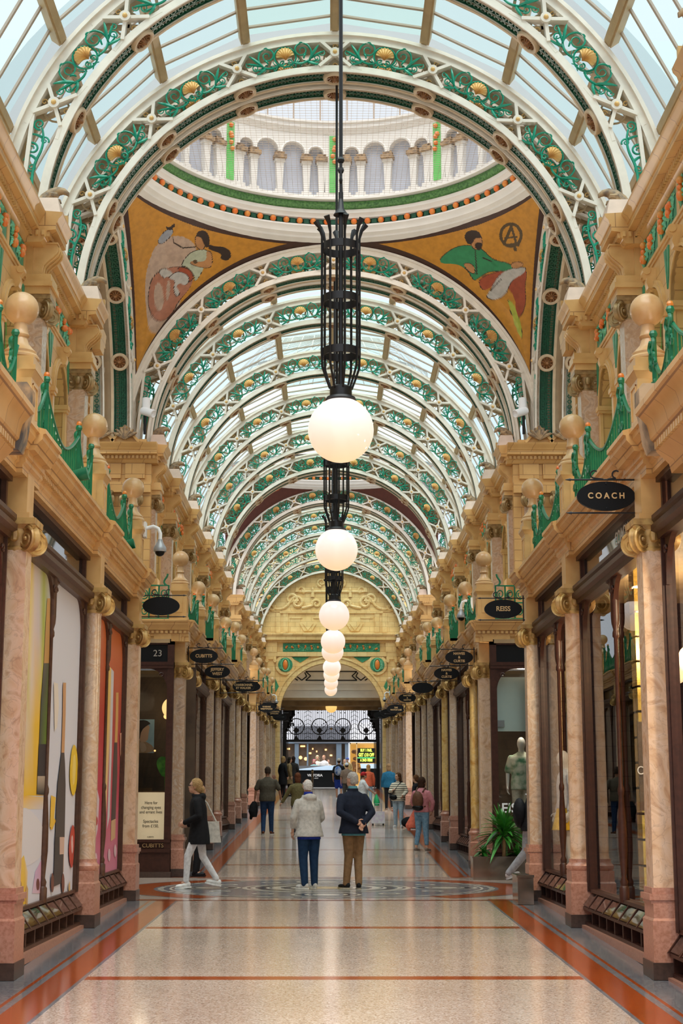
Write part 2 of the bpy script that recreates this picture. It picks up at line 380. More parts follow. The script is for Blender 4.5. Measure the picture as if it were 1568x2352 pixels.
def lower_wall(s):
    W = walls[s]; SM = side_matrix(s)
    for (y0, y1, dz, du) in SECT:
        b = MB(SM); b.prism([(d, z+dz) for d, z in PROF], 1, y0, y1); b.build('lower_cornice', M['stone'], W, 30)
        b = MB(SM); dents(b, 2.755, 4.728+dz, 4.778+dz, y0, y1); b.build('dentil_course', M['stone_plain'], W, 0)
        b = MB(SM); b.box(2.66, 3.95, y0, y1, ZB-.06+dz, ZB+dz); b.box(2.98, 3.3, y0, y1, 4.62+dz, ZB-.05+dz); b.build('balcony_floor', M['stone_plain'], W, 0)
        # the shop spaces behind the fronts
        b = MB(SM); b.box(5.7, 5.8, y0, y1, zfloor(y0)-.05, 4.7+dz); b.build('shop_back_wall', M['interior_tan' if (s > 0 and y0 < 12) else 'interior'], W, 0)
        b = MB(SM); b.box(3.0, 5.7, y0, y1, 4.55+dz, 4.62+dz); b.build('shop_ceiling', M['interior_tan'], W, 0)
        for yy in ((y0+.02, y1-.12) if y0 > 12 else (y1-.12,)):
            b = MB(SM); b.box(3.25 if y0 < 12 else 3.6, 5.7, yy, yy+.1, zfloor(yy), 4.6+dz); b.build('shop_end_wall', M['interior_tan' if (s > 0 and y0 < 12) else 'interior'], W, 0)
    for y, k in COLS:                        # stone block over each capital, and the cornice breaking forward over it
        dz = rise(y)
        b = MB(SM); b.box(2.74, 3.0, y-.15, y+.15, 4.2+dz, 4.62+dz); b.box(2.71, 3.0, y-.18, y+.18, 4.2+dz, 4.26+dz); b.build('pier_block', M['stone_plain'], W, 0)
        b = MB(SM); y0 = max(y-.38, 8) if y < 25 else max(y-.38, 28.2); b.prism([(d-.055, z+dz-.002) for d, z in PROF], 1, y0, min(y+.42, 21.88) if y < 25 else y+.42); b.build('cornice_break', M['stone'], W, 30)
lower_wall(-1); lower_wall(1)
for s in (-1, 1):                            # heavy moulded cornice piece that ends beside the nearest pedestal
    SM = side_matrix(s)
    prof = [(3.0,4.36),(2.74,4.36),(2.72,4.44),(2.66,4.5),(2.62,4.54),(2.62,4.6),(2.575,4.64),(2.565,4.70),(2.55,4.76),(2.50,4.82),(2.46,4.85),(2.46,4.90),(3.0,4.9)]
    b = MB(SM); b.prism(prof, 1, 8, 12.12); b.build('near_cornice', M['stone'], walls[s], 30)
    b = MB(SM); dents(b, 2.62, 4.545, 4.60, 8, 12.08, .025); b.build('near_dentil_course', M['stone_plain'], walls[s], 0)
    pr2 = [(3.0,4.55),(2.58,4.55),(2.55,4.64),(2.53,4.8),(2.50,4.95),(2.50,5.08),(2.53,5.12),(3.0,5.12)]
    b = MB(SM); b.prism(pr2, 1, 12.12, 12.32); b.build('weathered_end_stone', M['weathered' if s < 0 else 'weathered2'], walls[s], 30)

# ------------------------------------------------------------------ columns
def volute_capital():
    b = MB()
    b.lathe([(.0,0),(.125,0),(.135,.03),(.12,.05),(.125,.12),(.15,.16),(.155,.2),(0,.2)], n=20)
    b.fr((-.15,.15,-.15,.15,.2), (-.17,.17,-.17,.17,.235)); b.fr((-.185,.185,-.185,.185,.235), (-.19,.19,-.19,.19,.29))
    for k in range(4):
        q = pi/4 + k*pi/2; R_ = Matrix.Rotation(q, 4, 'Z'); old = b.M; b.M = Matrix.Translation((.178*cos(q), .178*sin(q), .11)) @ R_
        b.lathe([(0,-.032),(.10,-.032),(.112,-.045),(.12,-.03),(.10,0),(.12,.03),(.112,.045),(.10,.032),(0,.032)], n=22, M=Matrix.Rotation(pi/2, 4, 'X'))
        for w in (-1, 1):
            pts = []
            for i in range(26):
                a = i/25*4.6*pi/2*1.35; r = .105*(1-i/25*.85); pts.append((r*cos(a+.6), w*.034, r*sin(a+.6)))
            b.tube(pts, [.015*(1-.35*i/25) for i in range(26)], 6)
            b.sphere((0, w*.036, 0), .022, 8)
        b.tube([(-.02,0,.1),(.03,0,.12),(.07,0,.1)], [.03,.04,.02], 6)
        b.M = old
        q2 = k*pi/2                            # leaf on each face
        b.sphere((.15*cos(q2), .15*sin(q2), .14), .045, 8, (1,1,1.4)); b.sphere((.15*cos(q2), .15*sin(q2), .25), .035, 8)
    return b
CAPM = {g: volute_capital().mesh('capital', M[g]) for g in ('gold', 'oldgold')}
def col_base(sq):
    b = MB(); b.mi = 1; b.box(-.16,.16,-.22,.22,0,.14); b.mi = 0
    b.box(-.15,.15,-.21,.21,.14,.48); b.fr((-.15,.15,-.21,.21,.48), (-.135,.135,-.19,.19,.5)); b.box(-.135,.135,-.19,.19,.5,.62)
    if sq:
        for r, z0, z1 in ((.15,.62,.67),(.165,.65,.7),(.14,.7,.75)): b.box(-r, r, -r-.03, r+.03, z0, z1)
    else: b.lathe([(0,.62),(.15,.62),(.165,.645),(.165,.675),(.14,.7),(.13,.72),(.135,.75),(0,.75)], n=28)
    return b.mesh('base', [M['granite'], M['plinth']])
BASEM = {k: col_base(k == 'sq') for k in ('sq', 'rd')}
def shaft_mesh(k, m):
    b = MB()
    if k == 'sq': b.fr((-.118,.118,-.14,.14,0), (-.105,.105,-.125,.125,1))
    else: b.lathe([(0,0),(.118,0),(.112,.02),(.114,.3),(.108,.7),(.1,.985),(.108,1),(0,1)], n=28)
    return b.mesh('shaft', M[m])
SHM = {(k, m): shaft_mesh(k, m) for k in ('sq', 'rd') for m in ('pinkmarble', 'greymarble', 'yellowmarble')}
def column(s, y, kind, i):
    zf = zfloor(y); dz = rise(y); m = 'pinkmarble' if y < 20 else ('yellowmarble' if (s > 0 and y in (30.5, 38.2)) else random.choice(['greymarble', 'pinkmarble']))
    if s < 0 and y == 17.94: m = 'greymarble'
    where = 'nearest the camera' if y == 13.5 else 'second from the camera' if y == 17.94 else 'at the near corner of the crossing' if y == 21.63 else 'at the far corner of the crossing' if y == 28.6 else ORD[i-3] + ' beyond the crossing'
    t = thing('marble_column', f"{'square' if kind == 'sq' else 'round'} marble column with gilt scroll capital on the {SN[s]} side, {where}", 'column', (AX+s*2.84, y, zf), 0 if s > 0 else pi, 'marble columns along the shopfronts')
    link('base', BASEM[kind], t); link('shaft', SHM[kind, m], t, (0, 0, .75), None, (1, 1, 3.93+dz-zf-.75)); link('capital', CAPM['gold'], t, (0, 0, 3.92+dz-zf))
for s in (-1, 1):
    for i, (y, k) in enumerate(COLS): column(s, y, k, i)

# ------------------------------------------------------------------ shopfronts
def bracket_panel(w, h, n=12):               # curved spandrel of a window corner, in (u, z): corner at (0, h), arc to the sides
    return [(0, 0)] + [(w*(1-cos(pi/2*i/n)), h*sin(pi/2*i/n)) for i in range(n+1)] + [(0, h)]
def shopfront(s, y0, y1, label, mull, near=False, glass=True, sections=None):
    zf = zfloor((y0+y1)/2); dz = rise((y0+y1)/2); SM = side_matrix(s)
    t = thing('shop_window', label, 'shopfront', group='dark wood shopfronts')
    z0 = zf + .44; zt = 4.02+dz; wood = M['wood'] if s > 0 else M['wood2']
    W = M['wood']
    b = MB(SM)                                 # stall riser: skirting, lower grid, sloping display rail, sill
    b.box(2.80, 3.0, y0, y1, zf-.02, zf+.075)
    b.build('plinth', M['granite'] if near else M['plinth'], t, 0)
    b = MB(SM); b.box(2.93, 3.0, y0, y1, zf+.07, zf+.3); n = max(2, int((y1-y0)/.42))
    b.box(2.84, 2.95, y0, y1, zf+.075, zf+.11); b.box(2.82, 2.97, y0, y1, zf+.245, zf+.275)
    for i in range(n+1):
        y = y0 + (y1-y0)*i/n; b.box(2.85, 2.95, y-.025, y+.025, zf+.1, zf+.25)
    b.prism([(2.83, zf+.275), (2.95, zf+.44), (3.0, zf+.44), (3.0, zf+.275)], 1, y0, y1)
    for i in range(n+1):
        y = y0 + (y1-y0)*i/n; b.prism([(2.80, zf+.275), (2.815, zf+.275), (2.945, zf+.45), (2.93, zf+.45)], 1, y-.02, y+.02)
    b.box(2.90, 3.02, y0, y1, zf+.43, zf+.465)
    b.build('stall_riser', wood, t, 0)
    b = MB(SM)
    for i in range(n):
        ya = y0 + (y1-y0)*i/n+.05; yb = y0 + (y1-y0)*(i+1)/n-.05
        b.prism([(2.817, zf+.29), (2.826, zf+.29), (2.936, zf+.43), (2.927, zf+.43)], 1, ya, yb)
    b.build('display_glass', M['darkglass'], t, 0)
    b = MB(SM)                                 # frame: posts, transom beam, head
    for y, e in ((y0, 1), (y1, -1)):
        b.box(2.90, 2.99, min(y, y+e*.06), max(y, y+e*.06), z0, 4.6+dz); b.box(2.875, 2.95, min(y+e*.015, y+e*.045), max(y+e*.015, y+e*.045), z0, zt)
    b.prism([(2.96,zt),(2.86,zt),(2.85,zt+.05),(2.80,zt+.07),(2.80,zt+.12),(2.83,zt+.14),(2.81,zt+.17),(2.81,zt+.21),(2.9,zt+.235),(3.0,zt+.235),(3.0,zt)], 1, y0, y1)
    b.box(2.86, 3.0, y0, y1, 4.53+dz, 4.61+dz)
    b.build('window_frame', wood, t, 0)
    ys = [y0+.09] + [y0+.09 + (y1-y0-.18)*(k+1)/(mull+1) for k in range(mull)] + [y1-.09]
    for k in range(mull):                      # turned mullions
        y = ys[k+1]; b = MB(SM)
        b.lathe([(0,z0),(.05,z0),(.05,z0+.14),(.036,z0+.16),(.042,z0+.2),(.025,z0+.24),(.045,z0+.5),(.043,z0+.75),(.026,z0+1.05),(.034,z0+1.08),(.034,z0+1.12),(.022,z0+1.16),(.021,zt-.62),(.034,zt-.6),(.034,zt-.56),(.024,zt-.53),(.04,zt-.47),(.045,zt-.4),(.045,zt),(0,zt)], (2.92, y, 0), 12)
        b.build('mullion', wood, t)
    b = MB(SM)                                 # carved corner brackets
    for k in range(mull+1):
        for y, e in ((ys[k], 1), (ys[k+1], -1)):
            w = min(.34, (ys[k+1]-ys[k])*.4)
            b.prism([(y+e*(u), zt-.42+z) for u, z in bracket_panel(w, .42)], 0, 2.9, 2.95)
            b.tube([(2.89, y+e*(.05+.05*cos(a*.5)*(1-a/14)), zt-.12+.05*sin(a*.5)*(1-a/14)-.0) for a in range(14)], .012, 5)
    b.build('corner_bracket', wood, t)
    for k in range(mull+1):
        b = MB(SM); b.add([(2.948, ys[k], z0+.02), (2.948, ys[k+1], z0+.02), (2.948, ys[k+1], zt), (2.948, ys[k], zt)], [(0,1,2,3)])
        if glass: b.build('window_pane', M['glass'], t, 0)
    b = MB(SM); b.box(2.94, 2.95, y0+.09, y1-.09, zt+.23, 4.54+dz); b.build('transom_light', M['darkglass'], t, 0)
    return t
ys_near = [(8.2, 13.28, 2), (13.73, 17.76, 1), (18.12, 21.42, 1)]
for s in (-1, 1):
    for i, (a, c, m) in enumerate(ys_near):
        lab = ['dark wood shopfront on the %s cut off by the edge of the picture', 'wide dark wood shopfront between the first and second columns on the %s', 'dark wood shopfront between the second column and the crossing on the %s'][i] % SN[s]
        if s < 0: lab += ', behind a poster'
        shopfront(s, a, c, lab, m, True)
    fc = [q[0] for q in COLS if q[0] > 28 and q[0] < 51]; gc = [q[0] for q in COLS if q[0] > 51]
    n = 0
    for cl in (fc, gc):
        for a, c in zip(cl[:-1], cl[1:]):
            shopfront(s, a+.18, c-.18, f'dark wood shopfront on the {SN[s]}, {ORD[n]} beyond the crossing', 1 if c-a > 3 else 0); n += 1

# ------------------------------------------------------------------ pedestals with ball finials, railings
def pedestal_meshes():
    b = MB(); b.box(-.15,.125,-.17,.17,0,.54); b.box(-.165,.14,-.185,.185,0,.12)
    b.fr((-.15,.125,-.17,.17,.52), (-.185,.16,-.205,.205,.585)); b.box(-.19,.165,-.21,.21,.585,.63); b.box(-.165,.15,-.185,.185,.63,.72)
    for e in (-1, 1): b.box(-.07,.07, e*.165-.012, e*.165+.012, .18,.48)
    b.box(-.16,-.14,-.11,-.095,.18,.48); b.box(-.16,-.14,.095,.11,.18,.48); b.box(-.16,-.14,-.11,.11,.465,.48)
    ped = b.mesh('pedestal', M['stone_plain'])
    b = MB(); b.lathe([(0,.72),(.165,.72),(.178,.735),(.178,.755),(.16,.775),(.15,.78),(.155,.8),(.128,.825),(.08,.88),(.063,.94),(.078,.95),(.083,.965),(.073,.98),(.065,1.02),(.062,1.08)], n=32)
    stem = b.mesh('finial_stem', M['ball'])
    b = MB(); b.sphere((0,0,1.22), .158, 32); ball = b.mesh('finial_ball', M['ball'])
    return ped, stem, ball
PED = pedestal_meshes()
for s in (-1, 1):
    for i, y in enumerate(BALLS):
        dz = rise(y)
        lab = f'stone pedestal with ball finial on the {SN[s]} balcony, ' + ['nearest the camera', 'second from the camera', 'at the near corner of the crossing', 'at the far corner of the crossing'][i] if i < 4 else f'stone pedestal with ball finial on the {SN[s]} balcony, {ORD[i-3]} beyond the crossing'
        t = thing('ball_finial_pedestal', lab, 'finial', (AX+s*2.89, y, ZB+dz), 0 if s > 0 else pi, 'ball finials along the balconies')
        for nm, me in zip(('pedestal', 'finial_stem', 'finial_ball'), PED): link(nm, me, t)
def railing(s, y0, y1, zb, label):
    t = thing('balcony_railing', label, 'railing', (AX+s*2.87, y0, zb), 0, 'green iron balcony railings')
    L = y1-y0; nm = max(1, round(L/1.9)); posts = [L*(k+.5)/nm for k in range(nm)]
    keys = sorted([0, L] + posts)
    def h(u):
        for a, c in zip(keys[:-1], keys[1:]):
            if a <= u <= c:
                q = (u-a)/(c-a); return .44 + .36*(abs(2*q-1))**1.7
        return .4
    b = MB(); n = int(L/.135)
    for i in range(1, n):
        u = L*i/n; b.bar((0,u,.03), (0,u,h(u)), .018, .018)
    b.build('bars', M['railgreen'], t, 0)
    b = MB(); k = max(12, int(L/.06)); b.tube([(0, L*i/k, h(L*i/k)) for i in range(k+1)], .02, 6); b.bar((0,0,.04), (0,L,.04), .03, .025)
    b.build('rail', M['railgreen'], t)
    for p in posts + [.1, L-.1]:
        b = MB()
        b.bar((0,p,0), (0,p,.86), .035, .035); b.sphere((0,p,.89), .04, 8)
        for e in (-1, 1):
            b.tube([(-.02, p+e*(.02+.07*(1-i/16)*abs(sin(i*.45))+.03), .83-.016*i) for i in range(15)], .018, 5)
            b.tube([(-.015, p+e*(.07+.045*(1-i/18)*cos(i*.6)), .60+.055*(1-i/18)*sin(i*.6)) for i in range(16)], .016, 5)
            b.tube([(-.015, p+e*(.06+.04*(1-i/18)*cos(i*.6)), .42-.05*(1-i/18)*sin(i*.6)) for i in range(16)], .015, 5)
        b.build('scrollwork', M['railgreen'], t)
    for p in posts:
        b = MB(); b.sphere((0,p,.94), .032, 8); b.build('finial', M['orange'], t)
    return t
RN = {-1: 0, 1: 0}
for s in (-1, 1):
    prev = None; k = 0
    for y in [8.3] + BALLS:
        if prev is not None and not (prev < 22 < y) and not (prev < 51 < y):
            where = ['nearest the camera', 'between the first and second ball finials', 'just before the crossing'][k] if prev < 22 else ORD[k-3] + ' beyond the crossing'
            railing(s, prev+.22, y-.22, ZB+rise(y), f'green scrolled iron railing on the {SN[s]} balcony, {where}'); k += 1
        prev = y
# ================================================================== upper storey
def frieze(L, H):
    """relief panel of leaves and fruit, lying in local (y, z), facing local -x"""
    rnd = random.Random(int(L*1000)); g = MB(); g.mi = 0; g.box(0,.03,-L/2,L/2,-H/2,H/2); g.mi = 1
    n = int(L*46)
    for i in range(n):
        y = rnd.uniform(-L/2+.05, L/2-.05); z = rnd.uniform(-H/2+.04, H/2-.04); a = rnd.uniform(0, 6.28); r = rnd.uniform(.045, .08)
        u = Vector((0, cos(a), sin(a))); w = Vector((0, -sin(a), cos(a))); c = Vector((-.004, y, z))
        g.add([c-u*r, c+w*r*.36+Vector((-.004,0,0)), c+u*r, c-w*r*.36+Vector((-.004,0,0)), c+Vector((-.035,0,0))], [(0,1,4),(1,2,4),(2,3,4),(3,0,4)])
    f = MB(); k = max(1, round(L/.34))
    for i in range(k):
        y = -L/2 + L*(i+.5)/k
        for j in range(3): f.sphere((-.035, y+rnd.uniform(-.055,.055), rnd.uniform(-.09,.09)), rnd.uniform(.032,.048), 10, (1,1,rnd.uniform(1,1.35)))
    return g, f
FRZ = {}
def frieze_panel(W, s, d, y, z, L, H=.33):
    key = (round(L,2), H)
    if key not in FRZ:
        g, f = frieze(L, H); FRZ[key] = (g.mesh('frieze_panel', [M['leafgreen2'], M['leafgreen']], 0, False), f.mesh('fruit', M['orange']))
    p = link('frieze_panel', FRZ[key][0], W, (AX+s*d, y, z), (0, 0, 0 if s > 0 else pi)); link('fruit', FRZ[key][1], p)

UPROF = [(4.0,8.2),(3.64,8.2),(3.62,8.215),(3.60,8.26),(3.575,8.275),(3.575,8.34),(3.545,8.345),(3.47,8.355),(3.47,8.43),(3.455,8.44),(3.44,8.49),(3.405,8.53),(3.395,8.57),(3.6,8.585),(4.0,8.585)]
def arch_poly(ya, yb, zs, zt, n=14, inner=None):
    c = (ya+yb)/2; r = (yb-ya)/2
    return [(ya, zt), (ya, zs)] + [(c - r*cos(pi*i/n), zs + r*sin(pi*i/n)) for i in range(1, n)] + [(yb, zs), (yb, zt)]
def console_mesh():
    b = MB(); pr = []                          # S profile in (x, z): x=0 wall, -x into the nave
    top = [(.0,.62),(-.34,.62),(-.36,.58),(-.365,.52),(-.345,.45),(-.29,.37),(-.22,.29),(-.17,.21),(-.16,.12),(-.15,.05),(-.10,.01),(0,0)]
    b.prism(top, 1, -.15, .15)
    for y in (-.1, 0, .1): b.tube([(x-.006, y, z) for x, z in top[2:10]], .018, 6)
    b.box(-.36, 0, -.17, .17, .62, .65)
    return b.mesh('console', M['stone_plain'])
CONS = console_mesh()
def acro_mesh():
    b = MB(); b.fr((-.19,.14,-.27,.27,0), (-.13,.1,-.19,.19,.24)); blk = b.mesh('acroterion', M['acro'], 0)
    b = MB(); b.tube([(.06,0,.2),(.02,0,.30),(-.04,0,.37),(-.11,0,.40),(-.17,0,.395),(-.215,0,.365),(-.225,0,.335)], [.12,.10,.075,.055,.04,.026,.008], 10)
    for e in (-1, 1): b.tube([(.02,e*.06,.24),(-.04,e*.1,.31),(-.1,e*.1,.31),(-.12,e*.09,.28)], [.06,.05,.03,.01], 7)
    return blk, b.mesh('curled_leaf', M['bird'])
ACRO = acro_mesh()
def half_baluster():
    b = MB(); b.lathe([(0,0),(.05,.02),(.09,.06),(.1,.1),(.13,.15),(.13,.2),(.15,.22),(.15,.28),(0,.28)], n=14); return b.mesh('window_corbel', M['stone_plain'])
CORB = half_baluster()

def upper_bay(s, ya, yb, dz, z0):
    """wall between two pilaster lines: arches, dado, frieze"""
    W = walls[s]; SM = side_matrix(s); L = yb-ya-.36; n = max(2, round(L/1.22)); a0 = ya+.18; p = L/n; r = min(.44, p*.36)
    b = MB(SM); zs = 7.02+dz; zt = 7.76+dz
    for i in range(n):
        c = a0+p*(i+.5)
        b.prism(arch_poly(c-r, c+r, zs, zt), 0, 3.65, 3.9)
        b.box(3.65, 3.9, a0+p*i, c-r, z0, zt); b.box(3.65, 3.9, c+r, a0+p*(i+1), z0, zt); b.box(3.65, 3.9, c-r, c+r, z0, 5.98+dz)
    b.box(3.65, 3.9, ya, a0, z0, zt); b.box(3.65, 3.9, yb-.18, yb, z0, zt)
    b.build('upper_wall', M['stone'], W, 0)
    b = MB(SM)
    for i in range(n):
        c = a0+p*(i+.5)
        for rr, dd, th in ((r+.075, .035, .075), (r+.03, .05, .03)):
            pts = [(c-rr*cos(pi*k/16), zs+rr*sin(pi*k/16)) for k in range(17)] + [(c+(rr-th)*cos(pi*k/16), zs+(rr-th)*sin(pi*k/16)) for k in range(17)]
            b.prism(pts, 0, 3.65-dd, 3.66)
        for e in (-1, 1):
            yy = c+e*(r+.04); b.box(3.60, 3.9, yy-.075, yy+.075, zs-.1, zs-.06); b.box(3.585, 3.9, yy-.085, yy+.085, zs-.06, zs)
            b.box(3.62, 3.66, yy-.055, yy+.055, 6.0+dz, zs-.1)
        b.box(3.56, 3.7, c-r-.1, c+r+.1, 5.93+dz, 5.99+dz)
    b.build('arch_surround', M['stone_plain'], W, 35)
    for i in range(n):
        c = a0+p*(i+.5)
        k = MB(SM); k.prism([(3.66, zs+r-.02), (3.56, zs+r), (3.54, zs+r+.06), (3.55, zs+r+.12), (3.50, zs+r+.18), (3.52, zs+r+.24), (3.66, zs+r+.24)], 1, c-.055, c+.055)
        k.lathe([(0,-.065),(.045,-.065),(.045,.065),(0,.065)], (3.545, c, zs+r+.2), 14, Matrix.Rotation(pi/2, 4, 'X')); k.build('keystone', M['stone_plain'], W)
        g = MB(SM); g.prism([(c-r, 6.0+dz), (c+r, 6.0+dz)] + [(c+r*cos(pi*q/14), zs+r*sin(pi*q/14)) for q in range(15)], 0, 3.78, 3.9)
        g.build('green_panel', M['brightgreen'], W, 0)
        g = MB(SM); rr = r*.72
        g.prism([(c-rr, 6.25+dz), (c+rr, 6.25+dz)] + [(c+rr*cos(pi*q/14), zs-.04+rr*sin(pi*q/14)) for q in range(15)], 0, 3.765, 3.782); g.build('upper_window', M['darkglass'], W, 0)
        if i < n: link('window_corbel', CORB, W, (AX+s*3.66, c+r+.04 if i < n-1 else c-r-.04, 5.66+dz))
        for e in (-1, 1):                      # green spandrel inlays
            g = MB(SM); y1 = c+e*(r+.1); y2 = c+e*(p*.5-.02)
            if abs(y2-y1) > .05:
                g.prism([(y1, zt-.06), (y2, zt-.06), (y2, zs+.22)], 0, 3.635, 3.655); g.build('spandrel_inlay', M['leafgreen2'], W, 0)
    b = MB(SM); b.box(3.635, 3.9, ya, yb, 7.76+dz, 7.80+dz); b.box(3.62, 3.9, ya, yb, 7.80+dz, 7.84+dz); b.box(3.67, 3.9, ya, yb, 7.85+dz, 8.22+dz)
    m = max(2, round((yb-ya-.5)/1.0)); q = (yb-ya-.5)/m
    for i in range(m+1): b.box(3.63, 3.9, ya+.25+q*i-.06, ya+.25+q*i+.06, 7.85+dz, 8.2+dz)
    b.build('architrave', M['stone_plain'], W, 0)
    for i in range(m): frieze_panel(W, s, 3.64, ya+.25+q*(i+.5), 8.025+dz, round(q-.14, 2))
    b = MB(SM); b.prism([(d, z+dz) for d, z in UPROF], 1, ya, yb); b.build('upper_cornice', M['stone'], W, 30)
    b = MB(SM); dents(b, 3.575, 8.278+dz, 8.338+dz, ya, yb, .03, .075); b.build('upper_dentil_course', M['stone_plain'], W, 0)

def pilaster(s, y, dz, z0, last=False):
    W = walls[s]; SM = side_matrix(s)
    b = MB(SM); b.box(3.42, 3.7, y-.14, y+.14, 5.98+dz, 7.33+dz); b.build('pilaster_shaft', M['greymarble'], W, 0)
    b = MB(SM); b.box(3.38, 3.7, y-.19, y+.19, z0, 5.85+dz); b.box(3.35, 3.7, y-.21, y+.21, 5.85+dz, 5.98+dz); b.build('pilaster_base', M['stone_plain'], W, 0)
    link('pilaster_capital', CAPM['oldgold'], W, (AX+s*3.52, y, 7.32+dz))
    b = MB(SM); b.box(3.34, 3.7, y-.2, y+.2, 7.61+dz, 7.70+dz); b.box(3.31, 3.7, y-.225, y+.225, 7.70+dz, 7.76+dz); b.box(3.33, 3.7, y-.21, y+.21, 7.76+dz, 7.85+dz); b.box(3.56, 3.7, y-.2, y+.2, 7.85+dz, 8.25+dz)
    b.build('entablature_block', M['stone_plain'], W, 0)
    link('console', CONS, W, (AX+s*3.58, y, 7.84+dz), (0, 0, 0 if s > 0 else pi), (.86, 1, .64))
    b = MB(SM); b.prism([(d-.2 if d < 3.9 else d, z+dz-.001) for d, z in UPROF], 1, y-.34, y+.36)
    b.build('cornice_block', M['stone'], W, 30)
    b = MB(SM); dents(b, 3.375, 8.278+dz, 8.338+dz, y-.33, y+.35, .03, .075)
    for k in range(4): b.box(3.40+.07*k, 3.43+.07*k, y-.37, y-.33, 8.278+dz, 8.338+dz)
    b.build('block_dentils', M['stone_plain'], W, 0)
    a = link('acroterion', ACRO[0], W, (AX+s*3.42, y, 8.57+dz), (0, 0, 0 if s > 0 else pi)); link('curled_leaf', ACRO[1], a)
    b = MB(SM); b.box(3.25, 3.6, y+.3, y+.36, 8.57+dz, 8.78+dz); b.build('block_back', M['stone_plain'], W, 0)

for s in (-1, 1):
    prev = None
    for y in UP:
        du = rise(y, 3) if y > 22 else 0; z0 = ZB+(rise(y) if y > 22 else 0)
        pilaster(s, y, du, z0)
        if prev is not None and not (prev < 22 < y) and not (prev < 51 < y): upper_bay(s, prev, y, du, ZB+(rise((prev+y)/2) if y > 22 else 0))
        prev = y
    W = walls[s]; SM = side_matrix(s)
    upper_bay(s, 20.5, 21.62, 0, ZB)
    # far corner: the wall turns and looks at the crossing
    def cross_face(yf, sg, dz, zb, tag_=''):
        """entablature, panels and pediments along x on plane y=yf, facing -sg*y"""
        T = Matrix(((s, 0, 0, AX), (0, 1, 0, 0), (0, 0, 1, 0), (0, 0, 0, 1)))
        b = MB(T); pr = [(yf - sg*(3.66-d), z+dz) for d, z in UPROF]; pr = [(yf+.3*sg, z) if i in (0, len(pr)-1) else (y_, z) for i, (y_, z) in enumerate(pr)]
        b.prism(pr, 0, 3.38, 5.6); b.build('corner_cornice', M['stone'], W, 30)
        b = MB(T); n = 26
        for i in range(n):
            x = 3.42+i*.08; b.box(x, x+.048, yf-sg*.115 if sg > 0 else yf, yf if sg > 0 else yf+.115, 8.278+dz, 8.338+dz)
        b.build('corner_dentils', M['stone_plain'], W, 0)
        b = MB(T); e = sorted((yf, yf+sg*.3)); b.box(3.5, 5.6, e[0], e[1], zb, 8.25+dz)
        for x in (3.62, 4.08, 4.54, 5.0): 
            e2 = sorted((yf-sg*.04, yf+.01*sg)); b.box(x, x+.38, e2[0], e2[1], 7.9+dz, 8.2+dz)
        e2 = sorted((yf-sg*.06, yf)); b.box(3.5, 5.6, e2[0], e2[1], 7.62+dz, 7.82+dz)
        b.build('corner_wall', M['stone'], W, 0)
        for x in (3.7, 4.25):
            b = MB(T); e2 = sorted((yf-sg*.03, yf+.02*sg)); b.box(x, x+.3, e2[0], e2[1], 6.0+dz, 7.4+dz); b.build('corner_pilaster', M['greymarble'], W, 0)
            link('corner_capital', CAPM['oldgold'], W, (AX+s*(x+.15), yf-sg*.02, 7.34+dz))
        b = MB(T); e2 = sorted((yf-sg*.1, yf+sg*.1)); b.box(3.6, 4.9, e2[0], e2[1], 8.56+dz, 8.66+dz); b.build('pediment_base', M['stone_plain'], W, 0)
        for x in (3.78, 4.26):                 # little pediments with leaf acroteria at the feet of the side ribs
            b = MB(T); e2 = sorted((yf-sg*.2, yf+sg*.1)); b.prism([(x-.02,8.58+dz),(x+.46,8.58+dz),(x+.22,8.86+dz)], 1, e2[0]+.03, e2[1])
            e3 = sorted((yf-sg*.2, yf-sg*.1))
            b.bar((x-.05, (e3[0]+e3[1])/2, 8.58+dz), (x+.22, (e3[0]+e3[1])/2, 8.89+dz), .14, .05); b.bar((x+.49, (e3[0]+e3[1])/2, 8.58+dz), (x+.22, (e3[0]+e3[1])/2, 8.89+dz), .14, .05)
            b.build('little_pediment', M['stone_plain'], W, 0)
            b = MB(T)
            for k in range(-3, 4):
                a = k*.36; L = .24 if k else .28; y_ = yf-sg*.22
                b.tube([(x+.22, y_, 8.64+dz), (x+.22+sin(a)*L*.6, y_-sg*.03, 8.64+dz+cos(a)*L*.6), (x+.22+sin(a)*L, y_-sg*.02, 8.64+dz+cos(a)*L*.95), (x+.22+sin(a)*L*1.12, y_-sg*.06, 8.64+dz+cos(a)*L*.9)], [.03,.035,.025,.008], 6)
            b.build('leaf_acroterion', M['bird'], W)
    cross_face(28.86, 1, 0, 5.2)
    cross_face(21.62, -1, 0, 5.2)

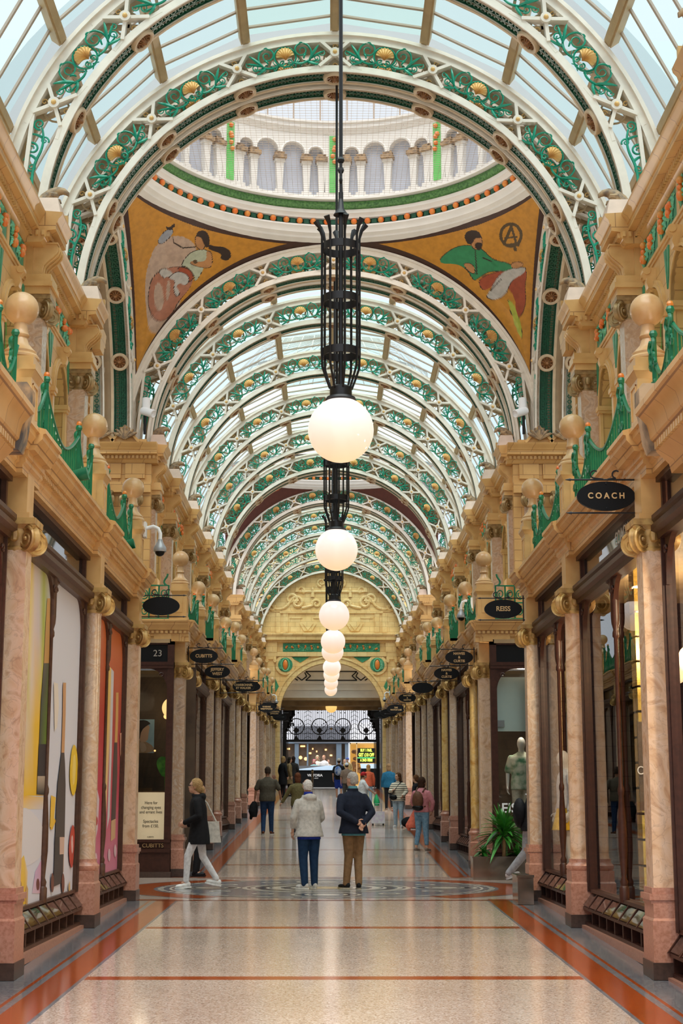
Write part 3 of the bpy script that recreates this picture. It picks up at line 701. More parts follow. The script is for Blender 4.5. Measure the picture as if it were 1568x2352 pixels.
# ------------------------------------------------------------------ ground-floor corners that face the crossing
def corner_shop(s):
    SM = side_matrix(s); W = walls[s]; yf = 28.2; zf = .42; dz = .1
    b = MB(SM); pr = [(yf+(d-2.98)+.02+.2, z+dz) for d, z in PROF]; pr[0] = (yf+.4, 4.7); pr[-1] = (yf+.4, 5.08)
    b.prism(pr, 0, 2.66, 5.6); b.build('corner_lower_cornice', M['stone'], W, 30)
    b = MB(SM)
    for i in range(34): b.box(2.7+i*.085, 2.75+i*.085, yf-.04, yf+.02, 4.828, 4.878)
    b.build('corner_lower_dentils', M['stone_plain'], W, 0)
    b = MB(SM); b.box(2.66, 5.6, yf, yf+1.1, 5.02, 5.09); b.build('corner_balcony_floor', M['stone_plain'], W, 0)
    lab = {-1: 'dark optician shopfront facing the crossing on the left, with a lit notice', 1: 'dark shopfront facing the crossing on the right, with a mannequin in a leafy shirt'}[s]
    rl = thing('balcony_railing', 'green scrolled iron railing facing the crossing above the ' + SN[s] + ' corner shop', 'railing', group='green iron balcony railings')
    b = MB(SM); y = yf+.14
    for z in (5.12, 5.42, 5.74): b.bar((3.06, y, z), (4.5, y, z), .03, .025)
    for k in range(9): b.bar((3.06+k*.18, y, 5.09), (3.06+k*.18, y, 5.75), .022, .022)
    b.build('bars', M['railgreen'], rl, 0)
    b = MB(SM)
    for k in range(8):
        x = 3.15+k*.18
        for z, e in ((5.27, 1), (5.58, -1)): b.tube([(x+.075*(1-i/20*.75)*cos(e*(i*.5+1)), y-.01, z+.10*(1-i/20*.75)*sin(e*(i*.5+1))) for i in range(20)], .013, 5)
    for x in (3.1, 3.78, 4.46): b.tube([(x+.06*sin(i*.4)*(1-i/16), y-.01, 5.74+.02*i) for i in range(12)], .02, 5)
    b.build('scrollwork', M['railgreen'], rl)
    t = thing('shop_window', lab, 'shopfront', group='dark wood shopfronts')
    b = MB(SM)
    xs = [2.98, 4.4]
    for x in xs: b.box(x-.06, x+.06, yf+.02, yf+.14, zf, 4.72)
    b.box(2.92, 4.46, yf+.02, yf+.14, 4.62, 4.72); b.box(2.92, 4.46, yf, yf+.16, 4.18, 4.3); b.box(2.92, 4.46, yf-.01, yf+.16, 4.24, 4.27)
    b.build('window_frame', M['wood'], t, 0)
    b = MB(SM)
    for x, e in ((3.04, 1), (4.34, -1)): b.prism([(x+e*u, 3.76+z) for u, z in bracket_panel(.36, .42)], 1, yf+.04, yf+.1); b.tube([(x+e*(.1+.05*(1-a/14)*cos(a*.5)), yf+.03, 4.06+.05*(1-a/14)*sin(a*.5)) for a in range(14)], .013, 5)
    b.build('corner_bracket', M['wood'], t)
    b = MB(SM); b.box(2.9, 4.46, yf-.03, yf+.2, zf, zf+.1); b.build('plinth', M['plinth'], t, 0)
    b = MB(SM); b.box(2.92, 4.46, yf+.03, yf+.16, zf+.1, zf+.46); b.box(2.92, 4.46, yf, yf+.16, zf+.44, zf+.5); b.box(2.92, 4.46, yf, yf+.16, zf+.62, zf+.67); b.box(2.92, 4.46, yf+.06, yf+.14, zf+.5, zf+.62); b.build('stall_riser', M['wood'], t, 0)
    b = MB(SM); b.box(3.04, 4.34, yf+.07, yf+.08, zf+.67, 4.18); b.build('window_pane', M['glass'], t, 0)
    b = MB(SM); b.box(3.04, 4.34, yf+.07, yf+.08, 4.3, 4.62); b.build('transom_light', M['signblack'], t, 0)
    b = MB(SM); b.box(4.46, 9, yf+.05, yf+.3, zf, 4.72); b.build('corner_side_wall', M['stone'], W, 0)
    return t
CSHOP = {s: corner_shop(s) for s in (-1, 1)}
for s in (-1, 1):                            # walls of the cross street and its roof light
    W = walls[s]; SM = side_matrix(s)
    b = MB(SM); b.box(5.6, 9.2, 28.9, 29.1, 4.7, 9.2); b.box(5.6, 9.2, 21.2, 21.4, 0, 9.2); b.build('cross_street_wall', M['white'], W, 0)
    b = MB(SM); b.box(3.2, 5.7, 21.74, 21.84, 0, 4.7); b.build('cross_street_shop_wall', M['stone'], W, 0)
    b = MB(SM); b.box(9.1, 9.3, 21, 29.3, 0, 9.2); b.build('cross_street_end', M['white'], W, 0)
    b = MB(SM)                                # white blind arcade on the upper cross-street wall, with a green band
    for x in (5.7, 6.5, 7.3, 8.1):
        b.box(x, x+.16, 28.8, 28.9, 5.3, 7.3); b.prism(arch_poly(x+.16, x+.8, 7.1, 7.7), 1, 28.82, 28.9); b.box(x-.05, x+.21, 28.77, 28.9, 7.0, 7.1)
    b.box(5.6, 9.1, 28.72, 28.9, 8.2, 8.4); b.build('white_arcade', M['white'], W, 0)
    b = MB(SM); b.box(5.6, 9.1, 28.85, 28.9, 7.75, 7.83); b.box(5.6, 9.1, 28.85, 28.9, 8.08, 8.16); b.build('green_band', M['brightgreen'], W, 0)
    b = MB(SM)
    for i in range(16): b.sphere((5.75+i*.2, 28.86, 7.96), .045, 8)
    b.build('orange_boss', M['orange'], W)
# ================================================================== iron ribs
RC = 3.84; ZC = 8.58
def bend(u, w, y): a = u/RC; r = RC+w; return (r*sin(a), y, r*cos(a))
def ringband(b, r0, r1, y0, y1, a0=-90, a1=90, n=72):
    vs = []; fs = []
    for i in range(n+1):
        a = rad(a0+(a1-a0)*i/n)
        for r, y in ((r0,y0),(r1,y0),(r1,y1),(r0,y1)): vs.append((r*sin(a), y, r*cos(a)))
    for i in range(n):
        for k in range(4): fs.append((4*i+k, 4*i+(k+1) % 4, 4*i+4+(k+1) % 4, 4*i+4+k))
    b.add(vs, fs + [(0,1,2,3), (4*n+3, 4*n+2, 4*n+1, 4*n)])
STN = [-64.8, -43.2, -21.6, 0, 21.6, 43.2, 64.8]
def rib_frame():
    b = MB()
    ringband(b, 4.05, 4.17, 0, .27); ringband(b, 4.02, 4.05, -.01, .06); ringband(b, 4.12, 4.17, -.03, 0)
    ringband(b, 3.56, 3.66, 0, .04); ringband(b, 3.55, 3.585, -.02, .035); ringband(b, 3.56, 3.66, .23, .27)
    for st in STN:
        a = rad(st); c = (RC*sin(a), 0, RC*cos(a))
        b.lathe([(0,-.01),(.06,-.01),(.07,.02),(.07,.05),(0,.05)], c, 20, Matrix.Rotation(-pi/2, 4, 'X') @ Matrix.Scale(-1, 4, (0,0,1)))
        for du, w in ((-.2,.2),(.2,.2),(-.24,-.19),(.24,-.19)):
            p = bend(st*pi/180*RC + du, w, .022); b.bar(c[:1]+(.022,)+c[2:], p, .045, .085, (0,1,0))
            p2 = bend(st*pi/180*RC + du*1.75, w+(.03 if w > 0 else -.02), .022); b.bar(p, p2, .045, .05, (0,1,0))
    for e in (-1, 1):                          # foot plates
        b.bar(bend(e*rad(68)*RC, .19, .022), bend(e*rad(89)*RC, .02, .022), .05, .06, (0,1,0))
    return b.mesh('rib_frame', M['cream'], 30)
def rib_back():
    b = MB(); ringband(b, 3.60, 3.70, .16, .2); ringband(b, 3.97, 4.05, .16, .2)
    for st in STN:
        a = rad(st); c = (RC*sin(a), .18, RC*cos(a))
        b.tube([(c[0]+.16*cos(q*pi/10), .12, c[2]+.16*sin(q*pi/10)) for q in range(20)], .014, 5, True)
        for du, w in ((-.22,.2),(.22,.2),(-.22,-.2),(.22,-.2)): b.bar(c, bend(a*RC+du, w, .18), .05, .05, (0,1,0))
    for st in [q+10.8 for q in STN[:-1]]:
        a = rad(st)
        for e in (-1, 1): b.tube([bend(a*RC+e*(.1+.3*i/12), .15*sin(i*pi/6)*(1-i/20), .15) for i in range(13)], .022, 5)
    return b.mesh('back_lattice', M['tan'], 30)
def rib_hub():
    b = MB()
    for st in STN:
        a = rad(st); b.sphere((RC*sin(a), -.05, RC*cos(a)), .034, 10, (1,.7,1)); b.tube([(RC*sin(a), -.0, RC*cos(a)), (RC*sin(a), -.05, RC*cos(a))], .03, 8)
        for q in (0, 1):
            c = bend(a*RC, .15 if q else -.15, .05); b.tube([(c[0]+.04*cos(k)*(1-k/9), .05, c[2]+.04*sin(k)*(1-k/9)) for k in [x*.5 for x in range(14)]], .008, 4)
    return b.mesh('gold_boss', M['shell'])
def spiral(cx, cy, r, a0, turns, n=22, k=.82): return [(cx+r*(1-k*i/n)*cos(a0+turns*2*pi*i/n), cy+r*(1-k*i/n)*sin(a0+turns*2*pi*i/n)) for i in range(n+1)]
def leafpts(p0, p1, p2, n=7): return [((1-t)**2*p0[0]+2*t*(1-t)*p1[0]+t*t*p2[0], (1-t)**2*p0[1]+2*t*(1-t)*p1[1]+t*t*p2[1]) for t in [i/n for i in range(n+1)]]
def scroll_panel():
    b = MB()
    def T(pts, r0, r1, y=.02, mir=True, mid=None):
        for e in ((1, -1) if mir else (1,)):
            n = len(pts)-1
            rr = [r0+(r1-r0)*i/n for i in range(n+1)] if mid is None else [mid*sin(pi*min(1, .12+.88*i/n))**.7*(1-.35*i/n)+.004 for i in range(n+1)]
            b.tube([bend(e*u*1.06, w*1.08, y-.02*sin(pi*i/max(1, n))) for i, (u, w) in enumerate(pts)], [q*(.78 if mid is None else .66) for q in rr], 5)
    T([(.148*cos(q*pi/12), .012+.142*sin(q*pi/12)) for q in range(25)], .017, .017, .02, False)
    T(spiral(.05, -.085, .045, 2.2, -1.3), .014, .008, .0)
    T(leafpts((0,-.1), (.02,-.15), (.06,-.14)), .012, .008)
    T(leafpts((.1,-.07), (.2,-.16), (.33,-.06), 10), .017, .022)
    T(leafpts((.33,-.06), (.37,-.02), (.36,.07), 6) + spiral(.235, .075, .115, .2, 1.55, 30), .02, .009, .015)
    T(leafpts((.3,-.09), (.4,-.1), (.43,-.08)) + spiral(.43, -.05, .05, -1.6, 1.4, 18), .016, .008)
    T(leafpts((.33,-.06), (.42,.05), (.47,.14), 8), 0, 0, .0, True, .034)
    T(leafpts((.34,-.05), (.47,.0), (.53,.05), 8) , 0, 0, .01, True, .026)
    T(spiral(.5, .02, .05, 1.0, -1.2, 14), .012, .007)
    T(leafpts((.31,-.1), (.38,-.16), (.47,-.15), 8), 0, 0, .0, True, .028)
    T(leafpts((.12,-.1), (.2,-.05), (.17,-.01), 6), .012, .006); T(leafpts((.25,-.04), (.26,0), (.3,.02), 6), 0, 0, .01, True, .02)
    T(leafpts((.2,.17), (.23,.2), (.28,.17), 6), 0, 0, .01, True, .016)
    T([(.0,.14), (0,.16)], .02, .012, .02, False)
    return b.mesh('scroll_panel', M['green'])
def scroll_end():
    b = MB()
    for e in (1,):
        f = lambda pts, r0, r1: b.tube([bend(u, w, .02) for u, w in pts], [r0+(r1-r0)*i/(len(pts)-1) for i in range(len(pts))], 5)
        f(leafpts((1.2,-.1), (.9,-.02), (.7,-.06), 10) + leafpts((.7,-.06), (.5,-.1), (.33,.02), 10), .022, .014)
        f(spiral(.3, .07, .075, -.6, 1.5), .016, .008); f(spiral(.62, .04, .08, 1.8, 1.5), .016, .008); f(spiral(.86, -.02, .065, 1.8, -1.4), .015, .008); f(spiral(.48,-.07,.055,-1.4,-1.3), .013, .007)
        f(leafpts((.75,-.05), (.66,.08), (.8,.1)), .022, .006); f(leafpts((.45,-.03), (.42,.12), (.48,.12)), .02, .006); f(leafpts((1.0,-.06), (1.02,.0), (1.1,-.02)), .018, .006)
    return b.mesh('end_scroll', M['green'])
def shell_mesh():
    b = MB(); n = 33; rings = 4; vs = [bend(0, -.055, -.02)]; fs = []
    for j in range(1, rings+1):
        for i in range(n+1):
            a = -pi*.14 + pi*1.28*i/n; rr = 0
            # fan opening upward from the base point
            u = .128*(j/rings)*cos(a); w = -.06 + (j/rings)*(.075+.115*sin(max(0, min(pi, a))))*(1 if j < rings else 1+.05*abs(cos(i*pi/3))) - .02*(j/rings)*(0 if 0 < a < pi else 1)
            vs.append(bend(u, w+.01, -.02-.03*sin(j/rings*pi)-.012*cos(i*2*pi/3)))
    for i in range(n): fs.append((0, 1+i, 2+i))
    for j in range(rings-1):
        for i in range(n): o = 1+j*(n+1); fs.append((o+i, o+i+1, o+n+2+i, o+n+1+i))
    b.add(vs, fs)
    return b.mesh('shell', M['shell'], 60)
def soffit_mesh(lattice=True):
    b = MB(); N = 110
    ringband(b, 3.575, 3.60, .03, .05, n=72); ringband(b, 3.575, 3.60, .22, .24, n=72); ringband(b, 3.58, 3.595, .128, .142, n=72)
    for i in range(N):
        a = rad(-89+178*(i+.5)/N)
        for y, e in ((.092, 1), (.178, -1)):
            pts = [];  r = 3.588
            for q in range(6): t = q*pi/3; pts.append(((y+.036*cos(t)), a*r+.045*sin(t)))
            inn = [(y+(p-y)*.5, a*r+(u-a*r)*.55) for p, u in pts]
            vs = [(3.58*sin(u/r), p, 3.58*cos(u/r)) for p, u in pts] + [(3.58*sin(u/r), p, 3.58*cos(u/r)) for p, u in inn]
            fs = [(q, (q+1) % 6, 6+(q+1) % 6, 6+q) for q in range(6)]
            b.add(vs, fs)
    return b.mesh('soffit_grille', M['dkgreen'], 0, False)
def soffit_plate():
    b = MB(); ringband(b, 3.60, 3.61, .04, .23, n=72); return b.mesh('soffit_plate', M['dkgreen'], 30)
def soffit_edge():
    b = MB(); ringband(b, 3.55, 3.575, .0, .035); ringband(b, 3.55, 3.575, .235, .27)
    for st in STN:
        a = rad(st); Rm = Matrix.Rotation(a, 4, 'Y'); old = b.M; b.M = Rm @ Matrix.Translation((0, .135, 3.545)) @ Matrix.Scale(-1, 4, (0,0,1)) @ Matrix.Diagonal((1.15,.87,1,1))
        b.lathe([(.1,-.03),(.1,.015),(.115,.03),(.14,.03),(.15,.01),(.15,-.03)], n=24); b.M = old
    return b.mesh('soffit_edge', M['tan'], 40)
def cup_mesh():
    b = MB(); b.M = Matrix.Translation((0, .135, 3.545)) @ Matrix.Scale(-1, 4, (0,0,1)) @ Matrix.Diagonal((1.15,.87,1,1))
    b.lathe([(.105,.01),(.09,-.02),(.05,-.015),(.03,.02),(.022,.06),(.0,.075)], n=18)
    for k in range(10):
        q = k*pi/5; b.tube([(.1*cos(q),.1*sin(q),.012),(.06*cos(q),.06*sin(q),-.008),(.028*cos(q),.028*sin(q),.03)], [.012,.01,.006], 4)
    b.M = None
    return b.mesh('rosette', M['rosette'])
def tie_mesh():
    b = MB(); ringband(b, 3.70, 3.74, .27, .40); return b.mesh('tie_plate', M['tan'], 30)
RIB = dict(tie=tie_mesh(), frame=rib_frame(), back=rib_back(), boss=rib_hub(), panel=scroll_panel(), end=scroll_end(), shell=shell_mesh(), grille=soffit_mesh(), plate=soffit_plate(), edge=soffit_edge(), cup=cup_mesh())
ENDM = RIB['end'].copy(); ENDM.transform(Matrix.Scale(-1, 4, (1,0,0))); ENDM.flip_normals()
def make_rib(label, loc, rz, plate=False, lattice=False):
    t = thing('iron_arch_rib', label, 'roof rib', loc, rz, 'cream and green iron arch ribs'); t.scale = (1, 1.33, 1)
    link('rib_frame', RIB['frame'], t); link('back_lattice', RIB['back'], t); link('gold_boss', RIB['boss'], t)
    for st in STN[:-1]:
        p = link('scroll_panel', RIB['panel'], t, (0,0,0), (0, rad(st+10.8), 0)); link('shell', RIB['shell'], p)
    link('end_scroll', RIB['end'], t, (0,0,0), (0, rad(64.8), 0)); link('end_scroll', ENDM, t, (0,0,0), (0, -rad(64.8), 0))
    link('soffit_grille', RIB['grille'], t); link('soffit_edge', RIB['edge'], t); 
    for st in STN: link('rosette', RIB['cup'], t, (0,0,0), (0, rad(st), 0))
    if not lattice: link('soffit_plate', RIB['plate'], t)
    if plate: link('tie_plate', RIB['tie'], t)
    return t
def roofrise(y): return max(0, min(1.1, .03*(y-33)))
RIBS = [(13.3, 0, 'above the nearest lamp, out of the top of the picture'), (17.6, 0, 'cut by the top edge of the picture'), (20.5, 1, 'in front of the dome, outer one of a pair'), (21.02, 0, 'in front of the dome, inner one of a pair'),
        (29.1, 1, 'under the painted panels at the far side of the dome'), (29.62, 0, 'at the far side of the dome, second of a pair'), (32.2, 0, 'first glazed bay beyond the dome'), (36.6, 0, 'second glazed bay beyond the dome'),
        (41, 0, 'third glazed bay beyond the dome'), (45.6, 0, 'fourth glazed bay beyond the dome'), (49.5, 0, 'in front of the second dome'), (50.02, 0, 'in front of the second dome, inner one of a pair'),
        (56, 1, 'behind the red panels of the second dome'), (56.52, 0, 'behind the second dome, second of a pair'), (61, 0, 'first beyond the second dome'), (64.3, 0, 'second beyond the second dome'), (68.5, 0, 'third beyond the second dome'), (71.6, 0, 'fourth beyond the second dome'), (76.2, 0, 'framing the far end wall')]
for y, pl, lab in RIBS: make_rib('cream and green arch rib ' + lab, (AX+.02, y, ZC+roofrise(y)), 0, pl)
DC = Vector((AX+.02, 25.16, ZC)); DA = 3.94
for s in (-1, 1):
    for k, off in enumerate((0, .52)):
        make_rib(f'green iron side rib of the dome on the {SN[s]}, ' + ('nearest the nave' if k == 0 else 'behind its twin'), (DC.x+s*(DA+off), DC.y, ZC), -s*pi/2, k == 0, k == 1)

# ------------------------------------------------------------------ glazed barrel roof
ceiling = tag(link('ceiling', None), 'glazed barrel roof with ochre purlins', 'glass roof', kind='structure')
def roof_bay(y0, y1, pitch=.56):
    z = ZC+roofrise((y0+y1)/2)+ (0 if y0 > 25 else 0); x = AX+.02
    angs = [18*k for k in range(-5, 6)]
    def P(a, r, y): return (x+r*sin(rad(a)), y, z+r*cos(rad(a)))
    g = MB()
    for a, c in zip(angs[:-1], angs[1:]):
        g.mi = 1 if abs(a+c) < 40 else 0
        g.add([P(a,4.33,y0),P(c,4.33,y0),P(c,4.33,y1),P(a,4.33,y1)], [(0,1,2,3)])
    g.build('roof_glazing', [M['roofglass'], M['rooftop']], ceiling, 0, False)
    b = MB(); n = max(1, round((y1-y0)/pitch))
    for i in range(n):
        y = y0+(y1-y0)*(i+.5)/n
        for a, c in zip(angs[:-1], angs[1:]): b.bar(P(a,4.31,y), P(c,4.31,y), .028, .05, (0,1,0))
    b.build('glazing_bars', M['bargrey'], ceiling, 0)
    for a in angs:
        b = MB(); rr = 4.26; u = (sin(rad(a)), 0, cos(rad(a))); w = .14
        b.bar(P(a,rr,y0), P(a,rr,y1), w, .13, u); b.bar(P(a,rr-.075,y0), P(a,rr-.075,y1), w*.6, .02, u)
        b.build('purlin', M['ochre'], ceiling, 0)
yy = [10, 13.3, 17.6, 20.5]
for a, c in zip(yy[:-1], yy[1:]): roof_bay(a+.36 if a > 10 else a, c)
yy = [29.62, 32.2, 36.6, 41, 45.6, 49.5]
for a, c in zip(yy[:-1], yy[1:]): roof_bay(a+.36, c)
yy = [56.52, 61, 64.3, 68.5, 71.6, 76.2]
for a, c in zip(yy[:-1], yy[1:]): roof_bay(a+.36, c)
for s in (-1, 1):                            # short roofs of the cross street
    b = MB(); b.add([(AX+s*4.6, 21, 12.9), (AX+s*9.3, 21, 12.9), (AX+s*9.3, 29.3, 12.9), (AX+s*4.6, 29.3, 12.9)], [(0,1,2,3)]); b.build('cross_street_glazing', M['roofglass'], ceiling, 0, False)

# ------------------------------------------------------------------ domes
def on_sphere(p, c, S): d = (p-c); return c + d.normalized()*S
def pend_grid(q, cells, half, zc=ZC, cen=None, ysc=1.0):
    """pendentive in quadrant q (0..3): grid between the square of arches and the ring"""
    cen = cen or DC; RO = 4.17; RR = 3.78; S = sqrt(RR*RR + (12.84-ZC)**2); n, m = cells; P = []
    for i in range(n+1):
        th = rad(90*i/n) + q*pi/2; ct, st = cos(th), sin(th); k = half/max(abs(ct), abs(st))
        off = half*min(abs(ct), abs(st))/max(abs(ct), abs(st)); zb = sqrt(RO*RO-off*off)
        b0 = Vector((k*ct, k*st, zb)); t0 = Vector((RR*ct, RR*st, 12.84-ZC)); row = []
        for j in range(m+1):
            p = b0.lerp(t0, j/m); e = (1-abs(2*j/m-1)); f = p.normalized()*S; p = p.lerp(f, min(1, e*1.5)); row.append(Vector((cen.x+p.x, cen.y+p.y*ysc, zc+p.z)))
        P.append(row)
    return P
def inside(poly, x, y):
    c = False; n = len(poly); j = n-1
    for i in range(n):
        xi, yi = poly[i]; xj, yj = poly[j]
        if (yi > y) != (yj > y) and x < (xj-xi)*(y-yi)/(yj-yi)+xi: c = not c
        j = i
    return c
def dome_parts(root, cen):
    """ring, drum arcade and lantern, built around cen"""
    b = MB(); c = (cen.x, cen.y, 0)
    b.lathe([(3.95,12.72),(3.80,12.80),(3.74,12.82),(3.74,12.86),(3.66,12.90),(3.64,12.98),(3.60,13.02),(3.62,13.06),(3.70,13.07)], c, 96)
    b.lathe([(3.70,13.18),(3.60,13.19),(3.585,13.24),(3.54,13.27),(3.53,13.34),(3.6,13.36)], c, 96)
    b.build('dome_ring', M['white'], root)
    b = MB(); b.lathe([(3.69,13.06),(3.68,13.19)], c, 96); b.build('green_fillet', M['dkgreen'], root)
    b = MB()
    for k in range(84): q = (k+.5)*2*pi/84; b.sphere((cen.x+3.63*cos(q), cen.y+3.63*sin(q), 13.125), .064, 10)
    b.build('orange_boss', M['orange'], root)
    b = MB(); d = MB()
    for k in range(84): q = k*2*pi/84; d.cbox((0,0,0), .06, .1, .09); d.v[-8:] = [((3.665+x)*cos(q)-y*sin(q)+cen.x, (3.665+x)*sin(q)+y*cos(q)+cen.y, z+13.125) for x, y, z in d.v[-8:]]
    d.build('green_block', M['dkgreen'], root, 0)
    b = MB(); b.lathe([(3.56,13.34),(3.49,13.36),(3.455,13.42),(3.47,13.48),(3.56,13.5)], c, 120); b.build('leaf_torus', M['leafband'], root)
    b = MB(); b.lathe([(3.56,13.49),(3.38,13.50),(3.38,13.54),(3.42,13.56),(3.42,13.6),(3.56,13.6)], c, 96); b.build('drum_plinth', M['white'], root)
    b = MB(); b.lathe([(3.55,13.55),(3.55,14.9)], c, 96); b.build('drum_wall', M['lilac'], root)
    b = MB(); g = MB(); o = MB(); br = MB(); NB = 10
    def W(q, r, z, t=0): return (cen.x+r*cos(q)-t*sin(q), cen.y+r*sin(q)+t*cos(q), z)
    for k in range(NB):
        q0 = pi/2 + 2*pi*k/NB; q1 = q0 + 2*pi/NB
        def slab(B, q, r0, r1, w, z0, z1, w1=None):
            w1 = w1 or w; B.add([W(q,r0,z0,-w/2),W(q,r0,z0,w/2),W(q,r1,z0,w/2),W(q,r1,z0,-w/2),W(q,r0,z1,-w1/2),W(q,r0,z1,w1/2),W(q,r1,z1,w1/2),W(q,r1,z1,-w1/2)], [(0,3,2,1),(4,5,6,7),(0,1,5,4),(1,2,6,5),(2,3,7,6),(3,0,4,7)])
        slab(b, q0, 3.44, 3.56, .34, 13.6, 15.02); slab(g, q0, 3.425, 3.46, .17, 13.66, 14.86)
        for z in (14.78, 14.6, 14.55, 14.42, 14.3): o.sphere(W(q0, 3.40, z, random.uniform(-.03,.03)), .05, 8)
        stp = [q0+2*pi/NB*(j/4) for j in range(5)]
        for j in range(5):
            q = stp[j] + (.07 if j == 0 else -.07 if j == 4 else 0)
            slab(b, q, 3.44, 3.56, .10, 13.6, 14.25, .16); slab(b, q, 3.42, 3.56, .2, 13.6, 13.66); slab(b, q, 3.42, 3.56, .2, 14.25, 14.31); slab(br, q, 3.36, 3.56, .24, 14.31, 14.39); slab(br, q, 3.43, 3.56, .18, 14.39, 14.47)
        for j in range(4):                     # little arches
            qa = stp[j] + (.05 if j == 0 else 0); qc = stp[j+1] - (.05 if j == 3 else 0); h = (qc-qa)/2; qm = (qa+qc)/2; rr = h*3.5
            pts = []
            for i in range(11): a = pi*i/10; pts.append((qm-h*.82*cos(a), 14.46+rr*.82*sin(a)))
            pts = [(qm-h, 14.46)] + pts + [(qm+h, 14.46)]
            for r in (3.44,):
                vs = []; n = 13
                for (q, z) in pts: vs += [W(q, r, z), W(q, 3.56, z)]
                for a in range(13): vs.append(W(qm-h+2*h*a/12, r, 14.92))
                fs = [(2*i, 2*i+1, 2*i+3, 2*i+2) for i in range(12)] + [(2*i, 2*i+2, 26+i+1, 26+i) for i in range(12)]
                b.add(vs, fs)
            b.tube([W(qm-h*.9*cos(pi*i/12), 3.43, 14.46+rr*.9*sin(pi*i/12)) for i in range(13)], .025, 5)
    b.build('drum_arcade', M['white'], root, 30); g.build('drum_green_panel', M['brightgreen'], root, 0); o.build('drum_fruit', M['orange'], root); br.build('drum_capital', M['bird'], root, 0)
    b = MB(); b.lathe([(4.02,12.78),(4.02,15.2),(3.5,15.2)], c, 64); b.build('dome_cladding', M['white'], root)
    b = MB(); b.lathe([(3.56,14.9),(3.43,14.9),(3.40,14.96),(3.36,15.0),(3.36,15.08),(3.32,15.1),(3.32,15.14),(3.56,15.16)], c, 96); b.build('drum_cornice', M['white'], root)
    b = MB()
    for k in range(60): q = 2*pi*k/60; b.sphere(W(q, 3.42, 14.97), .028, 6)
    b.build('drum_stud', M['bird'], root)
    g = MB(); g.lathe([(3.46,15.14),(3.46,16.3),(2.6,17.3),(.2,17.8)], c, 40); g.build('lantern_glass', M['lantern'], root, 0)
    b = MB()
    for k in range(40):
        q = 2*pi*(k+.5)/40; b.tube([W(q,3.44,15.14), W(q,3.44,16.3), W(q,2.58,17.28), W(q,.2,17.78)], .022, 4)
    b.lathe([(3.46,16.26),(3.40,16.26),(3.40,16.34),(3.46,16.34)], c, 40); b.build('lantern_bars', M['bargrey'], root)
M['leafband'] = mat('leaf_band', (.10,.26,.07), .5, c2=(.03,.12,.03), scale=22, bump=.6)
M['lantern'] = glass_mat('lantern_glass', (.95,.97,1), 1.3, .1)
M['skytone'] = mat('skytone_gable', (.36,.41,.43), .6)  # blue-grey picked so the gable reads as bright sky through the glazing
dome = tag(link('ceiling_dome', None), 'dome over the crossing with white drum, green and orange ring and two paintings', 'dome', kind='structure')
dome_parts(dome, Vector((DC.x, DC.y, 0)))
dome2 = copy_tree(dome); dome2['label'] = 'second dome farther along, with red arabesque panels'
dome2.scale = (1, .737, 1); dome2.location = (0, 53.1-25.16*.737, .56)
for k, q in enumerate((2, 3)): 
    P = pend_grid(q, (24, 10), DA); b = MB(); n, m = 24, 10
    b.add([p for row in P for p in row], [(i*(m+1)+j, (i+1)*(m+1)+j, (i+1)*(m+1)+j+1, i*(m+1)+j+1) for i in range(n) for j in range(m)]); b.build('pendentive', M['white'], dome, 60, False)
for yg in (21.0, 29.12):                     # outer gables closing the barrel roofs against the dome
    b = MB(); pts = [(DC.x-4.19*cos(pi*i/40), ZC+4.19*sin(pi*i/40)) for i in range(41)] + [(DC.x+6*cos(pi*i/40), ZC+6.6*sin(pi*i/40)) for i in range(41)]
    vs = [(x, yg, z) for x, z in pts]; b.add(vs, [(i, i+1, 80-i, 81-i) for i in range(40)]); b.build('roof_gable', M['skytone'], dome, 0, False)
# net under the drum
b = MB(); k = 34
for i in range(-k, k+1):
    u = i*.1; h = sqrt(max(0, 3.44**2-u*u))
    if h < .3: continue
    b.bar((DC.x-h, DC.y+u, 13.57), (DC.x+h, DC.y+u, 13.57), .004, .004); b.bar((DC.x+u, DC.y-h, 13.57), (DC.x+u, DC.y+h, 13.57), .004, .004)
tag(b.build('safety_net', M['bargrey'], None, 0), 'fine bird net stretched under the white drum of the dome', 'net')

# the two paintings on the far pendentives, and the red ones of the second dome: flat colours laid on the curved panels
MUR = dict(ground=(.56,.25,.026), border=(.055,.022,.014), green=(.03,.25,.10), dkline=(.03,.015,.01), red=(.36,.07,.025), flesh=(.50,.24,.09), hair=(.03,.015,.01), grey=(.50,.48,.44), pale=(.46,.50,.36), worn=(.50,.36,.27), wornred=(.42,.17,.10), lime=(.42,.46,.06), gear=(.09,.055,.02), blue=(.30,.32,.36), ground2=(.10,.02,.01), arab=(.42,.08,.012), arab2=(.60,.25,.02))
MNAMES = list(MUR); MMATS = []
for k in MNAMES: MMATS.append(mat('mural_'+k, MUR[k], .55, var=.18 if k not in ('dkline',) else 0, scale=9))
MID = {k: i for i, k in enumerate(MNAMES)}
def grow(p, k): c = (sum(q[0] for q in p)/len(p), sum(q[1] for q in p)/len(p)); return [(x+(k if x > c[0] else -k)*.8, y+(k if y > c[1] else -k)*.8) for x, y in p]
def smooth_poly(p, it=2):
    for _ in range(it):
        o = []
        for a, c in zip(p, p[1:]+p[:1]): o += [(a[0]*.75+c[0]*.25, a[1]*.75+c[1]*.25), (a[0]*.25+c[0]*.75, a[1]*.25+c[1]*.75)]
        p = o
    return p
def project(p):
    d = p-CAM; z = d.dot(_fw); return 784+FPX*d.dot(_rt)/z, 1176-FPX*d.dot(_up)/z
